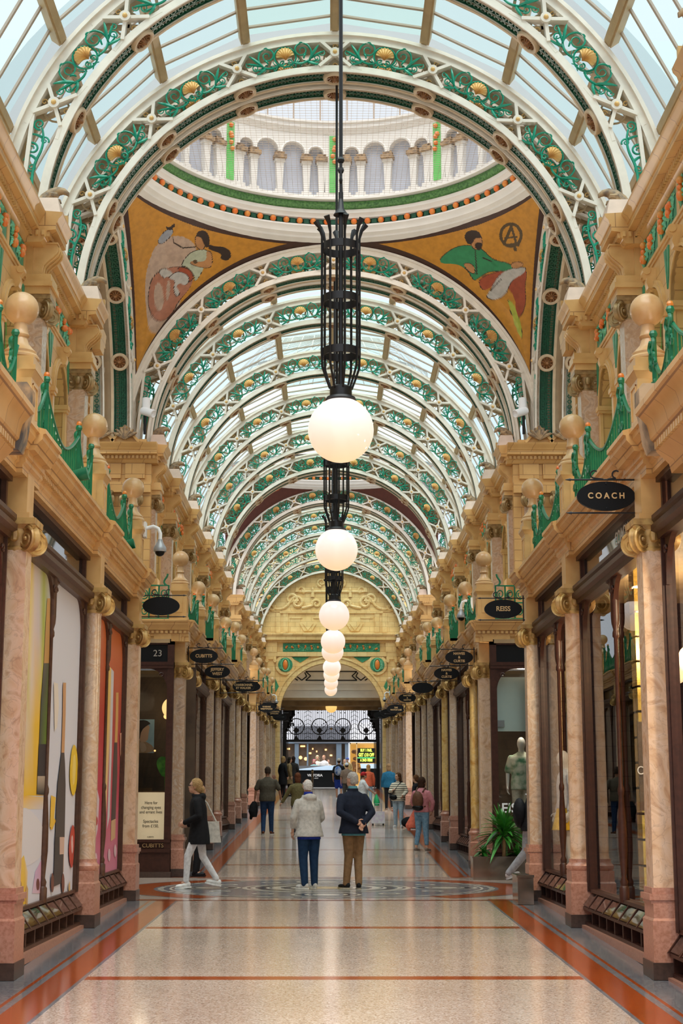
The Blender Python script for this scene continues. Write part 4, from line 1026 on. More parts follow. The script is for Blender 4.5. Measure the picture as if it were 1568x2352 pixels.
def mural(q, cells, shapes, root, cen=None, half=DA, zc=ZC, ysc=1.0, name='painted_pendentive', bg='ground', edge='border', bw=(.07, .13)):
    P = pend_grid(q, cells, half, zc, cen, ysc); n, m = cells; b = MB(); ms = []
    shp = [(MID[c], smooth_poly(p) if sm else p, None) for c, p, sm in shapes]
    shp = [(c, p, (min(x for x, y in p), max(x for x, y in p), min(y for x, y in p), max(y for x, y in p))) for c, p, _ in shp]
    fs = []
    for i in range(n):
        a = abs(2*(i+.5)/n-1)
        for j in range(m):
            c = (P[i][j]+P[i+1][j+1])*.5; t = (j+.5)/m; hh = (P[i][m]-P[i][0]).length
            mi = MID[bg]
            if t*hh < .17 or (1-t)*hh < .17 or False: mi = MID[edge]
            else:
                x, y = project(c)
                for ci, p, bb in shp:
                    if bb[0] <= x <= bb[1] and bb[2] <= y <= bb[3] and inside(p, x, y): mi = ci
            fs.append((i*(m+1)+j, (i+1)*(m+1)+j, (i+1)*(m+1)+j+1, i*(m+1)+j+1)); ms.append(mi)
    b.v = [tuple(p) for row in P for p in row]; b.f = fs; b.m = ms
    return b.build(name, MMATS, root, 60, False)
def outlined(c, p, sm=True, w=1.6): return [('dkline', grow(p, w), sm), (c, p, sm)]
def circ(x, y, r, n=24, ry=None): return [(x+r*cos(2*pi*i/n), y+(ry or r)*sin(2*pi*i/n)) for i in range(n)]
SR = []                                      # right-hand painting: a bearded person in a green shirt unrolling a sheet, a cog emblem
SR += [('gear', circ(1173, 540, 27, 40, 29), False), ('ground', circ(1173, 540, 20, 30, 22), False), ('gear', [(1171,518),(1176,518),(1190,566),(1184,566),(1174,530),(1160,560),(1155,557)], False), ('gear', [(1158,545),(1188,542),(1188,546),(1158,549)], False), ('gear', [(1166,560),(1194,556),(1192,566),(1184,566),(1188,577),(1180,577),(1178,566),(1168,567)], False)]
SR += outlined('red', [(1095,640),(1150,622),(1200,612),(1210,625),(1204,660),(1208,690),(1198,725),(1180,732),(1186,700),(1175,668),(1140,650),(1110,672)])
SR += outlined('lime', [(1164,684),(1182,700),(1196,745),(1200,780),(1188,765),(1174,720)])
SR += outlined('flesh', [(1062,590),(1080,600),(1090,628),(1078,632),(1066,612)])
SR += outlined('green', [(1010,594),(1040,570),(1072,562),(1105,570),(1130,598),(1175,606),(1176,622),(1130,622),(1118,625),(1095,640),(1088,645),(1075,620),(1050,606),(1012,606)])
SR += outlined('grey', [(1208,612),(1160,620),(1140,640),(1125,668),(1115,682),(1135,690),(1160,678),(1168,655),(1180,640),(1204,628)])
SR += outlined('flesh', [(1172,606),(1190,600),(1204,608),(1190,616),(1176,616)]) + outlined('flesh', [(1062,604),(1086,606),(1092,630),(1076,624)])
SR += outlined('flesh', [(1086,545),(1103,540),(1108,560),(1102,574),(1088,572),(1080,560)])
SR += [('hair', [(1068,534),(1082,528),(1102,532),(1106,548),(1090,546),(1086,560),(1074,562),(1066,548)], True), ('hair', [(1090,558),(1108,556),(1106,572),(1098,576),(1090,568)], True)]
SR += [('dkline', [(1090,572),(1092,572),(1096,630),(1093,630)], False), ('dkline', [(1108,590),(1130,600),(1129,602),(1107,593)], False), ('dkline', [(1124,668),(1150,640),(1151,642),(1126,670)], False)]
SL = []                                      # left-hand painting: a seated figure in pale dress and red skirt, worn away in patches
SL += [('worn', [(360,560),(395,540),(430,545),(455,570),(440,600),(400,620),(370,640),(345,680),(335,720),(332,640),(345,590)], True), ('worn', [(335,640),(380,610),(420,640),(410,720),(380,760),(345,770),(335,720)], True)]
SL += outlined('wornred', [(350,630),(395,612),(432,615),(446,640),(432,668),(410,690),(395,720),(372,740),(350,730),(338,690)])
SL += [('worn', [(356,650),(372,650),(378,700),(364,720),(352,690)], True), ('worn', [(384,640),(392,650),(388,690),(380,690)], True)]
SL += outlined('red', [(412,612),(440,622),(444,640),(430,650),(424,634),(408,622)])
SL += outlined('pale', [(432,585),(450,575),(474,572),(480,590),(470,600),(466,620),(448,650),(446,630),(430,612),(414,610)])
SL += outlined('flesh', [(474,575),(486,580),(488,612),(470,616),(440,608),(436,600),(446,600),(464,602),(474,596)])
SL += outlined('flesh', [(450,540),(464,538),(472,556),(468,574),(456,572),(448,560)])
SL += [('hair', [(452,532),(470,528),(480,540),(482,560),(474,572),(466,556),(462,544),(450,544)], True), ('hair', [(478,560),(492,566),(512,566),(530,576),(530,592),(520,600),(504,594),(510,584),(490,576),(478,572)], True)]
SL += outlined('grey', [(362,625),(380,614),(402,632),(398,638),(384,634),(378,640)]) + outlined('grey', [(384,640),(408,622),(432,632),(434,648),(424,656),(412,650),(404,658),(414,672),(406,684),(398,664),(404,644)])
SL += outlined('blue', [(366,545),(380,530),(394,524),(398,535),(386,548),(374,560),(362,558)]) + [('hair', [(380,518),(388,524),(400,512),(403,518),(392,530),(382,526)], True), ('gear', circ(448, 601, 5, 10), False)]
SL += [('dkline', [(396,540),(400,556),(420,568),(450,566),(450,568),(420,571),(398,558)], False)]
mural(0, (320, 220), SR, dome); mural(1, (320, 220), SL, dome)
SA = [('arab', [(540,1220),(536,1200),(548,1180),(560,1172),(556,1160),(574,1150),(590,1140),(600,1126),(620,1118),(645,1120),(640,1128),(615,1130),(612,1142),(590,1150),(580,1168),(566,1182),(552,1206)], True), ('arab2', [(556,1176),(572,1168),(570,1184)], True), ('leaf' if 0 else 'green', [(582,1140),(596,1134),(604,1144),(590,1148)], True), ('arab', [(1000,1225),(990,1205),(982,1182),(970,1172),(976,1160),(956,1150),(940,1140),(930,1126),(912,1118),(884,1120),(890,1128),(916,1130),(920,1142),(940,1150),(950,1168),(964,1182),(978,1206)], True), ('worn', [(920,1130),(940,1150),(930,1165),(910,1140)], True)]
for q in (0, 1): mural(q, (110, 60), SA, dome2 and dome, Vector((DC.x, 53.1, 0)), DA, ZC+.56+.02, .737, 'red_pendentive', 'ground2', 'ground2')

# ------------------------------------------------------------------ pendant lamps
def lamp_meshes():
    R0 = .165; b = MB()
    for z in (1.36, .86, .36): b.lathe([(R0-.012,z-.035),(R0+.004,z-.035),(R0+.004,z+.035),(R0-.012,z+.035),(R0-.012,z-.035)], n=28)
    for k in range(8):
        a = 2*pi*k/8+.2; c, s_ = cos(a), sin(a); f = lambda r, z: (r*c, r*s_, z)
        b.tube([f(.10,.02), f(.13,.1), f(R0+.005,.22), f(R0+.01,.36), f(R0+.01,1.36), f(R0+.01,1.46), f(R0+.03,1.54), f(R0+.07,1.6)], [.011,.011,.012,.012,.012,.012,.018,.03], 5)
    cage = b.mesh('cage', M['black'])
    b = MB(); b.lathe([(0,.05),(.07,.05),(.1,.03),(.1,-.05),(.13,-.06),(.138,-.08),(.12,-.1),(0,-.1)], n=28); col = b.mesh('collar', M['black'])
    b = MB(); b.lathe([(.0,1.72),(.03,1.7),(.07,1.68),(.03,1.74),(.02,1.85),(.0,1.9)], n=16); b.lathe([(.022,.05),(.022,1.9),(.014,1.9),(.014,2.2)], n=10); b.sphere((0,0,2.02), .035, 8, (.5,1,1.3)); b.sphere((0,0,2.12), .03, 8, (1,.5,1.3)); b.sphere((0,0,2.22), .035, 8)
    rod0 = b.mesh('stem', M['black'])
    b = MB(); b.lathe([(.018,0),(.018,1)], n=8); rod = b.mesh('rod', M['black'])
    b = MB(); b.sphere((0,0,-.36), .295, 40); globe = b.mesh('globe', M['globe'], 180)
    return cage, col, rod0, rod, globe
LM = lamp_meshes()
LAMPS = [(13.3,3.30),(20.85,3.47),(29.4,3.60),(36.7,3.86),(41.1,4.05),(49.8,4.4),(56.1,4.69),(64.4,5.03),(71.7,5.28)]
BULB = 0
for i, (y, zr) in enumerate(LAMPS):
    z = 1.71+zr+.36; top = ZC+roofrise(y)+3.54
    t = thing('pendant_lamp', f'white globe pendant lamp in a black iron cage, {ORD[i]} from the camera', 'lamp', (AX+.055-.0009*(y-13), y, z), 0, 'globe lamps hanging along the arcade')
    for nm, me in zip(('cage', 'collar', 'stem'), LM[:3]): link(nm, me, t)
    link('rod', LM[3], t, (0,0,2.2), None, (1,1,top-z-2.2)); link('globe', LM[4], t)
# ================================================================== end wall
YE = 76.5
endw = tag(link('wall_end', None), 'golden faience end wall with scrollwork tympanum over the exit arch', 'wall', kind='structure')
def E_(px, py, Y=YE): p = at(px, py, Y=Y); return (p.x, p.z)
b = MB(); CX_, CZ_, RI = AX+.03, 6.14, 2.55
arc = [(CX_-RI*cos(pi*i/40), CZ_+RI*sin(pi*i/40)) for i in range(41)]
b.prism([(CX_-6, 2), (CX_-RI, 2)] + arc + [(CX_+RI, 2), (CX_+6, 2), (CX_+6, 14.5), (CX_-6, 14.5)], 1, YE, YE+.4)
b.build('end_wall', M['stone_end'], endw, 0)
b = MB()
for r0, r1, dp in ((2.55, 2.85, .10), (2.78, 2.87, .14)):
    b.prism([(CX_-r1*cos(pi*i/40), CZ_+r1*sin(pi*i/40)) for i in range(41)] + [(CX_+r0*cos(pi*i/40), CZ_+r0*sin(pi*i/40)) for i in range(41)], 1, YE-dp, YE+.01)
for e in (-1, 1): b.box(CX_+e*2.7-.15, CX_+e*2.7+.15, YE-.1, YE, 2.3, CZ_)
for e in (-1, 1):
    x = CX_+e*3.02; b.box(x-.2, x+.2, YE-.12, YE, 2.3, 8.85); b.box(x-.26, x+.26, YE-.18, YE, 8.85, 9.0)
    for k in (-1, 1): b.lathe([(0,-.1),(.09,-.1),(.09,.1),(0,.1)], (x+k*.2, YE-.12, 8.78), 14, Matrix.Rotation(pi/2, 4, 'X'))
    c = (CX_+e*2.3, 8.58); n = 30
    b.prism([(c[0]+.5*cos(2*pi*i/n), c[1]+.5*sin(2*pi*i/n)) for i in range(n)], 1, YE-.08, YE)
b.box(CX_-3.9, CX_+3.9, YE-.10, YE, 9.0, 9.22)
prof = [(YE,9.68),(YE-.10,9.70),(YE-.12,9.78),(YE-.30,9.82),(YE-.30,9.95),(YE-.4,10.08),(YE-.4,10.14),(YE,10.16)]
b.prism(prof, 0, CX_-3.9, CX_+3.9)
for i in range(86): b.box(CX_-3.85+i*.09, CX_-3.8+i*.09, YE-.17, YE-.1, 9.71, 9.77)
for x in (-3.0, 3.0): b.box(CX_+x-.28, CX_+x+.28, YE-.12, YE, 9.2, 9.7)
b.box(CX_-2.6, CX_+2.6, YE-.08, YE, 11.18, 11.26); b.box(CX_-3.0, CX_+3.0, YE-.05, YE, 11.26, 11.32)
for e in (-1, 1):
    for k in range(2): x = CX_+e*(2.3+.38*k); b.box(x-.12, x+.12, YE-.05, YE, 10.2, 11.2)
    b.box(CX_+e*1.15-.95, CX_+e*1.15+.95, YE-.04, YE, 10.92, 10.99)
    x = CX_+e*1.18
    for k in range(4): a = pi/4+k*pi/2
    b.prism([(x-.42,10.65),(x-.2,10.28),(x+.2,10.28),(x+.42,10.65),(x+.2,11.02),(x-.2,11.02)], 1, YE-.055, YE); b.prism([(x-.26,10.65),(x,10.3),(x+.26,10.65),(x,11.0)], 1, YE-.09, YE)
b.build('end_mouldings', M['stone_end'], endw, 35)
b = MB()                                      # tympanum scrollwork in relief
def TS(pts, r0=.1, r1=.1):
    n = len(pts)-1
    for e in (-1, 1): b.tube([(CX_+e*x, YE-.02, z) for x, z in pts], [r0+(r1-r0)*i/n for i in range(n+1)], 8)
TS(spiral(3.0, 11.5, .18, 2.5, 1.2, 22, .7)[::-1] + leafpts((2.85,11.42), (2.35,11.3), (2.1,11.75), 8) + spiral(1.72, 11.72, .34, .2, 1.3, 30, .75), .07, .09)
TS(spiral(2.02, 11.9, .3, -2.4, -1.3, 26, .75), .09, .06)
TS(leafpts((1.5,11.45), (1.1,11.5), (.95,11.6), 6) + spiral(.75, 11.66, .22, 0, 1.2, 20, .7), .08, .06)
TS(spiral(1.55, 12.35, .2, 3.9, -1.2, 20, .7)[::-1] + [(1.75, 12.28), (1.3, 12.28), (.5, 12.28), (0, 12.28)], .06, .07)
TS([(1.75, 12.5), (1.75, 12.25)], .06); TS([(.95, 12.55), (.95, 12.0)], .06); TS(spiral(.5, 12.75, .22, -1.5, 1.3, 22, .7), .07, .05)
for e in (-1, 1):
    for k in range(4): b.sphere((CX_+e*.95+.1*cos(k*pi/2), YE-.03, 12.28+.1*sin(k*pi/2)), .08, 8)
b.build('tympanum_scrolls', M['stone_end'], endw)
for L, x in ((2.25, -1.3), (2.25, 1.3), (.5, -3.55), (.5, 3.55)):
    g, f = frieze(L, .42); p = g.build('frieze_panel', [M['leafgreen2'], M['leafgreen']], endw, 0, False); p.location = (CX_+x, YE-.06, 9.45); p.rotation_euler = (0, 0, pi/2)
    q = f.build('fruit', M['orange'], p)
for e in (-1, 1):
    c = (CX_+e*2.3, 8.58)
    g = MB(); n = 30; g.prism([(c[0]+.36*cos(2*pi*i/n), c[1]+.36*sin(2*pi*i/n)) for i in range(n)], 1, YE-.1, YE-.05); g.build('roundel_ground', M['leafgreen2'], endw, 0)
    g = MB(); g.sphere((c[0], YE-.1, c[1]), .15, 16, (.85,.6,1.7)); g.build('roundel_fruit', M['orange'], endw)
    g = MB(); g.tube([(c[0]+.24*cos(2*pi*i/n)*.8, YE-.11, c[1]+.3*sin(2*pi*i/n)) for i in range(n)], .035, 6, True)
    for k in range(7): g.tube([(c[0]+e*q*.2, YE-.11, c[1]-.2+k*.07) for q in (1,)] + [(c[0]+e*.3, YE-.12, c[1]-.15+k*.05)], [.03,.01], 5)
    g.build('roundel_wreath', M['leafgreen'], endw)
    g = MB(); g.prism([(CX_+e*2.05, 8.98), (CX_+e*1.1, 8.98), (CX_+e*1.55, 8.7)], 1, YE-.03, YE); g.prism([(CX_+e*2.8, 7.9), (CX_+e*2.8, 7.2), (CX_+e*2.62, 7.5)], 1, YE-.03, YE); g.build('spandrel_inlay', M['leafgreen2'], endw, 0)
# entrance bay behind the arch
b = MB(); b.box(CX_-3.2, CX_+3.2, 77.6, 77.7, 7.02, 9.2); b.box(CX_-3.2, CX_+3.2, 77.55, 77.62, 7.72, 7.78); b.box(CX_-3.2, CX_+3.2, 77.55, 77.62, 7.40, 7.44); b.build('lunette_panel', M['white'], endw, 0)
b = MB()
def line(pts, w=.05):
    for a, c in zip(pts[:-1], pts[1:]): b.bar((a[0],77.585,a[1]), (c[0],77.585,c[1]), w, .02, (0,1,0))
z0, z1 = 7.9, 8.35
line([(CX_-1.3,z1),(CX_+1.3,z1),(CX_+1.05,(z0+z1)/2),(CX_+1.3,z0),(CX_-1.3,z0),(CX_-1.05,(z0+z1)/2),(CX_-1.3,z1)])
for e in (-1, 1): line([(CX_+e*1.35,z0+.4),(CX_+e*1.25,z0+.2),(CX_+e*1.5,z0-.0),(CX_+e*1.75,z0+.2)]); line([(CX_+e*1.7,z0),(CX_+e*1.95,z0+.15)])
b.build('lunette_lines', M['signblack'], endw, 0)
b = MB(); b.box(CX_-3.2, CX_+3.2, 77.6, 82, 6.9, 7.02); b.box(CX_-3.2, CX_+3.2, 78.3, 78.5, 6.65, 6.9); b.box(CX_-3.2, CX_+3.2, 79.2, 79.5, 6.5, 6.9); b.build('entrance_soffit', M['interior_tan'], endw, 0)
for e in (-1, 1): b = MB(); x = sorted((CX_+e*2.55, CX_+e*3.2)); b.box(x[0], x[1], 76.9, 82, 2.4, 7); b.build('entrance_side', M['plinth'], endw, 0)
# wrought-iron gate screen
YG = 79.9
gate = thing('iron_gate_screen', 'black wrought-iron gate screen with four circles filling the exit arch', 'gate')
zt = at(757, 1616, Y=YG).z; zb = at(757, 1701, Y=YG).z; xl, xr = CX_-2.42, CX_+2.42
b = MB(); b.box(xl, xr, YG-.05, YG+.05, zb-.07, zb+.05)
for x in (xl, xr): b.box(x-.09, x+.09, YG-.09, YG+.09, zfloor(YG), zt)
for e in (-1, 1):
    for k in range(4): x = CX_+e*(2.42+.06*k-.18); b.box(x-.018, x+.018, YG-.1, YG+.1, zfloor(YG), zb)
b.build('gate_frame', M['black'], gate, 0)
b = MB()
for e in (-1, 1):                            # heavy leafy brackets in the upper corners
    x = CX_+e*2.42; b.prism([(x, zt), (x-e*.62, zt), (x-e*.5, zt-.35), (x-e*.56, zt-.6), (x-e*.3, zt-.85), (x-e*.28, zt-1.1), (x-e*.05, zt-1.5), (x, zt-1.6)], 1, YG-.16, YG-.1)
    for k in range(9): b.sphere((x-e*(.56-.055*k+.05*(k % 2)), YG-.14, zt-.1-.16*k), .09, 8)
b.build('corner_bracket', M['black'], gate)
b = MB(); n = 46
for i in range(1, n): x = xl+(xr-xl)*i/n; b.box(x-.013, x+.013, YG-.012, YG+.012, zb, zt)
for z in (zb+.35, zt-.3, zt-.08): b.box(xl, xr, YG-.012, YG+.012, z-.01, z+.01)
for k in range(5):
    x = xl+(xr-xl)*k/4
    for j in range(8):
        z = zb+.1+j*.22
        for e in (-1, 1): b.bar((x, YG-.02, z+.12), (x+e*.2, YG-.02, z), .02, .02, (0,1,0))
b.build('bars', M['black'], gate, 0)
b = MB()
for k in range(4):
    x = xl+(xr-xl)*(k+.5)/4; z = zb+.72
    b.tube([(x+.41*cos(2*pi*i/36), YG-.02, z+.41*sin(2*pi*i/36)) for i in range(36)], .025, 6, True)
    b.prism([(x-.17,z-.2),(x,z-.38),(x+.17,z-.2),(x,z-.02)], 1, YG-.04, YG); b.prism([(x-.16,zb),(x+.16,zb),(x+.03,zb+.25),(x-.03,zb+.25)], 1, YG-.03, YG)
    for e in (-1, 1):
        b.bar((x,YG-.02,z-.2), (x+e*.36,YG-.02,z+.1), .025, .02, (0,1,0))
        for j in range(3): b.sphere((x+e*(.12+.1*j), YG-.02, z+.08+.07*j), .03, 6); b.sphere((x+e*.1, YG-.02, zt-.2-.14*j), .035, 6)
b.build('roundels', M['black'], gate)
b = MB(); b.sphere((CX_, YG-.05, zb+.6), .07, 8); b.build('gold_star', M['goldtext'], gate)
b = MB(); c_ = Vector((CX_, 78.6, 5.0+1.71+.33)); b.sphere((0,0,-.36), .29, 32)
t = thing('pendant_lamp', 'small amber globe lamp hanging in the exit entrance', 'lamp', (AX+.03, 78.6, at(758,1624,Y=78.6).z+.36))
b.build('globe', M['amber'], t, 180); b = MB(); b.lathe([(0,-.1),(.13,-.09),(.12,-.04),(.02,0),(.018,.7)], n=16); b.build('stem', M['black'], t)

# ================================================================== the street outside
street = tag(link('street', None), 'grey stone street paving outside', 'street', kind='structure')
b = MB(); b.add([(-40, 80, zfloor(80)), (40, 80, zfloor(80)), (40, 96, zfloor(88)), (-40, 96, zfloor(88))], [(0,1,2,3)]); b.build('paving', M['pave'], street, 0, False)
YF = 95.
fac = thing('shop_building', 'modern shop building across the street with pale ribbed cladding', 'building', (0,0,0))
def box_px(b, x0, y0, x1, y1, Y, dep, dz=0):
    p = at(x0, y1, Y=Y); q = at(x1, y0, Y=Y); b.box(p.x, q.x, Y, Y+dep, p.z, q.z)
M['clad'] = mat('pale_cladding', (.66,.68,.74), .5, var=.05, scale=.6); M['clad2'] = mat('slate_cladding', (.12,.13,.16), .4, var=.2, scale=1); M['bluegrey'] = mat('bluegrey_frame', (.10,.14,.19), .4)
b = MB(); box_px(b, 560, 1560, 960, 1668, YF, .3); box_px(b, 560, 1660, 675, 1706, YF, .3); box_px(b, 803, 1660, 960, 1703, YF-.1, .3); b.build('wall', M['clad'], fac, 0)
b = MB()
for i in range(70): x = at(560+i*5.8, 1600, Y=YF).x; p = at(700, 1705, Y=YF).z; b.box(x, x+.03, YF-.06, YF, p if i < 70 else p, 9.5)
b.build('ribs', M['clad'], fac, 0)
b = MB(); box_px(b, 675, 1668, 803, 1706, YF-.2, .3); b.build('fascia', M['clad2'], fac, 0)
b = MB(); box_px(b, 560, 1706, 800, 1810, YF+.3, .2); b.build('shop_interior', M['interior'], fac, 0)
b = MB()
for x0, x1 in ((636,652),(676,686),(704,708),(772,784),(792,800)): box_px(b, x0, 1704, x1, 1810, YF-.1, .2)
box_px(b, 640, 1702, 800, 1708, YF-.12, .2); b.build('mullion', M['bluegrey'], fac, 0)
M['warmglow'] = mat('glowing_shop_wall', (.75,.42,.10), .6, c2=(.45,.22,.04), scale=.9, emit=(1,.5,.08), es=.35)  # the wall's own emission stands in for the shop lighting on it
b = MB(); box_px(b, 803, 1706, 960, 1812, YF+1.2, .1); b.build('glowing_shop_wall', M['warmglow'], fac, 0)
b = MB(); box_px(b, 803, 1706, 870, 1709, YF-.1, .3)
for x in (803, 818): box_px(b, x, 1706, x+2, 1800, YF-.1, .2)
b.build('doorway', M['goldtext'], fac, 0)
b = MB()
rnd = random.Random(3)
for i in range(26): x = rnd.uniform(806, 832); y = rnd.uniform(1725, 1775); p = at(x, y, Y=YF+.9); b.sphere(p, rnd.uniform(.1,.22), 8, (1,.6,.7))
b.build('stacked_goods', mat('brown_goods', (.35,.16,.05), .6, var=.4), fac)
M['warmspot'] = mat('shop_spot', (1,.6,.25), .5, emit=(1,.55,.2), es=1.6)
b = MB()
for x, y in ((690,1740),(702,1743)): b.sphere(at(x, y, Y=YF+.25), .11, 10)
for x, y, w in ((662,1720,8),(695,1714,12),(748,1722,5),(760,1735,6),(745,1740,4),(718,1720,3),(727,1726,3),(712,1730,6)):
    p = at(x, y, Y=YF+.25); b.box(p.x-w*.012, p.x+w*.012, YF+.2, YF+.3, p.z-.05, p.z+.05)
b.build('shop_light', M['warmspot'], fac)
M['led'] = mat('led_yellow', (.8,1,.1), .5, emit=(.75,1,.08), es=1.2); M['ledg'] = mat('led_green', (.1,.9,.2), .5, emit=(.1,.8,.2), es=1.0)
led = thing('led_sign', 'glowing yellow and green offer sign in the far lit shop window', 'sign', tuple(at(841, 1735, Y=YF-.15)))
b = MB(); b.box(-.54,.54,0,.08,-.46,.44); b.build('screen', M['signblack'], led, 0)
text('lettering', 'BUY 1 PAIR,', M['led'], led, (0,-.02,.3), .24, bold=.006, sx=.58); text('lettering', 'GET \u00a310 OFF', M['led'], led, (0,-.02,.02), .29, bold=.008, sx=.58); text('lettering', 'A 2ND ITEM!', M['led'], led, (0,-.02,-.3), .23, bold=.006, sx=.58)
b = MB(); b.box(-.55,.55,-.03,0,-.17,-.13); b.build('underline', M['ledg'], led, 0)
# black barrier with the name of the quarter, bollard
YB = 85.
M['skyblue'] = mat('blue_capping', (.24,.34,.44), .35)
bar = thing('street_barrier', 'black street barrier with white lettering and a sloping blue-grey capping', 'barrier')
p0 = at(672, 1800, Y=YB); p1 = at(772, 1769, Y=YB)
zb_ = min(zfloor(80)+.12, p0.z)
b = MB(); b.add([(p0.x+.28,YB,zb_),(p1.x,YB,zb_),(p1.x,YB,p1.z),(p0.x+.28,YB,p1.z),(p0.x+.28,YB+2.4,zb_),(p1.x,YB+2.4,zb_),(p1.x,YB+2.4,p1.z+.3),(p0.x+.1,YB+2.4,p1.z+.3)], [(0,1,2,3),(4,7,6,5),(0,4,5,1),(1,5,6,2),(3,2,6,7),(0,3,7,4)]); b.build('panel', M['signblack'], bar, 0)
b = MB(); b.add([(p0.x+.2,YB-.05,p1.z),(p1.x,YB-.05,p1.z),(p1.x,YB+2.5,p1.z+.32),(p0.x-.2,YB+2.5,p1.z+.28)], [(0,1,2,3)]); b.build('capping', M['skyblue'], bar, 0)
text('lettering', 'VICTORIA', M['whiteplastic'], bar, tuple(at(723, 1781, Y=YB-.02)), .185, bold=.004); text('lettering', 'LEEDS', M['whiteplastic'], bar, tuple(at(726, 1787.5, Y=YB-.02)), .085)
bar2 = thing('street_barrier', 'second black barrier with blue-grey capping in front of the lit shop', 'barrier')
p0 = at(829, 1797, Y=86); p1 = at(880, 1765, Y=86); b = MB(); b.box(p0.x, p1.x, 86, 88.4, zb_, p1.z); b.build('panel', M['signblack'], bar2, 0)
b = MB(); b.add([(p0.x,85.95,p1.z),(p1.x,85.95,p1.z),(p1.x,88.5,p1.z+.33),(p0.x,88.5,p1.z+.33)], [(0,1,2,3)]); b.build('capping', M['skyblue'], bar2, 0)
c = on_floor(717, 1804); c = at(717, 1804, Y=80.8)
t = thing('bollard', 'bronze street bollard in front of the black barrier', 'bollard', (c.x, 80.8, zfloor(80.8)))
b = MB(); b.lathe([(0,0),(.055,0),(.055,.92),(.05,.94),(0,.95)], n=16); b.build('post', mat('bronze', (.20,.13,.07), .35, .5), t); b = MB(); b.lathe([(.058,.8),(.058,.86)], n=16); b.build('band', M['goldtext'], t)

# ================================================================== sky and daylight
w = bpy.data.worlds.new('sky'); scn.world = w; w.use_nodes = True; nt = w.node_tree
bg = nt.nodes['Background']; tc = nt.nodes.new('ShaderNodeTexCoord'); nz = nt.nodes.new('ShaderNodeTexNoise'); nz.inputs['Scale'].default_value = 2.2; nz.inputs['Detail'].default_value = 4
rp = nt.nodes.new('ShaderNodeValToRGB'); rp.color_ramp.elements[0].position = .35; rp.color_ramp.elements[0].color = (.84,.92,1,1); rp.color_ramp.elements[1].position = .65; rp.color_ramp.elements[1].color = (1,1,1,1)
nt.links.new(tc.outputs['Generated'], nz.inputs['Vector']); nt.links.new(nz.outputs[0], rp.inputs[0]); nt.links.new(rp.outputs[0], bg.inputs['Color']); bg.inputs['Strength'].default_value = SKY if 'SKY' in globals() else .88
scn.view_settings.view_transform = 'Standard'; scn.view_settings.look = 'None'; scn.view_settings.gamma = 1; scn.view_settings.use_curve_mapping = False
scn.view_settings.exposure = 0.14
scn.cycles.max_bounces = 8; scn.cycles.transparent_max_bounces = 24; scn.cycles.diffuse_bounces = 5; scn.cycles.glossy_bounces = 4
scn.cycles.sample_clamp_indirect = 6

def area(name, loc, rot, sx, sy, e, col=(1,.86,.70)):
    L = bpy.data.lights.new(name, 'AREA'); L.shape = 'RECTANGLE'; L.size = sx; L.size_y = sy; L.energy = e; L.color = col
    return link(name, L, None, loc, rot)
UPW, DNW = 3, 0
for s in (-1, 1):                            # added fill strips without fixtures: along the balconies (upward) and under the cornice (downward)
    for y0, y1 in ((11, 21.4), (28.9, 39), (39.2, 50), (56, 66), (66.5, 76)):
        L = y1-y0; y = (y0+y1)/2; z = 5.24+max(rise(y0), rise(y1)) if y > 22 else 5.24
        area('balcony_fill', (AX+s*3.15, y, z), (pi, rad(-14*s), 0), .2, L, UPW*L)
        if DNW: area('cornice_fill', (AX+s*2.72, y, z-.76), (0, rad(-8*s)*-1, 0), .1, L, DNW*L)
for sx in (-1, 1):
    for sy in (-1, 1):                       # the white spotlights on the corner cornices light the dome
        L = bpy.data.lights.new('dome_spot', 'SPOT'); L.energy = 420; L.color = (1,.92,.82); L.spot_size = rad(95); L.spot_blend = .8; L.shadow_soft_size = .15
        o = link('dome_spot', L, None, (DC.x+sx*3.25, DC.y+sy*3.5, 9.0)); d = Vector((DC.x-sx*1.8, DC.y-sy*2.4, 12.6))-o.location; o.rotation_euler = d.to_track_quat('-Z','Y').to_euler()

L = bpy.data.lights.new('daylight', 'SUN'); L.energy = 5.4; L.angle = rad(70); L.color = (1, .97, .93)
o = link('daylight', L, None, (0, 20, 40)); o.rotation_euler = (rad(18), 0, 0)
M['lettergrey'] = mat('dull_numeral', (.35,.32,.28), .4)
# ================================================================== printed posters in the left-hand windows
def vcol_mat(name, rough=.4):
    m, nt, b = new_mat(name); a = nt.nodes.new('ShaderNodeVertexColor'); a.layer_name = 'Col'; nt.links.new(a.outputs[0], b.inputs['Base Color']); b.inputs['Roughness'].default_value = rough; return m
M['print'] = vcol_mat('printed_vinyl')
class Print:
    def __init__(s): s.v = []; s.f = []; s.c = []
    def poly(s, pts, cols):
        o = len(s.v); s.v += pts; s.f.append(tuple(range(o, o+len(pts)))); s.c += cols if isinstance(cols, list) else [cols]*len(pts)
    def build(s, name, parent, m=None):
        me = bpy.data.meshes.new(name); me.from_pydata(s.v, [], s.f); at_ = me.color_attributes.new('Col', 'FLOAT_COLOR', 'POINT')
        for i, c in enumerate(s.c): at_.data[i].color = rgba(c)
        me.materials.append(m or M['print']); return link(name, me, parent)
XP = AX-2.935
K6 = .4896
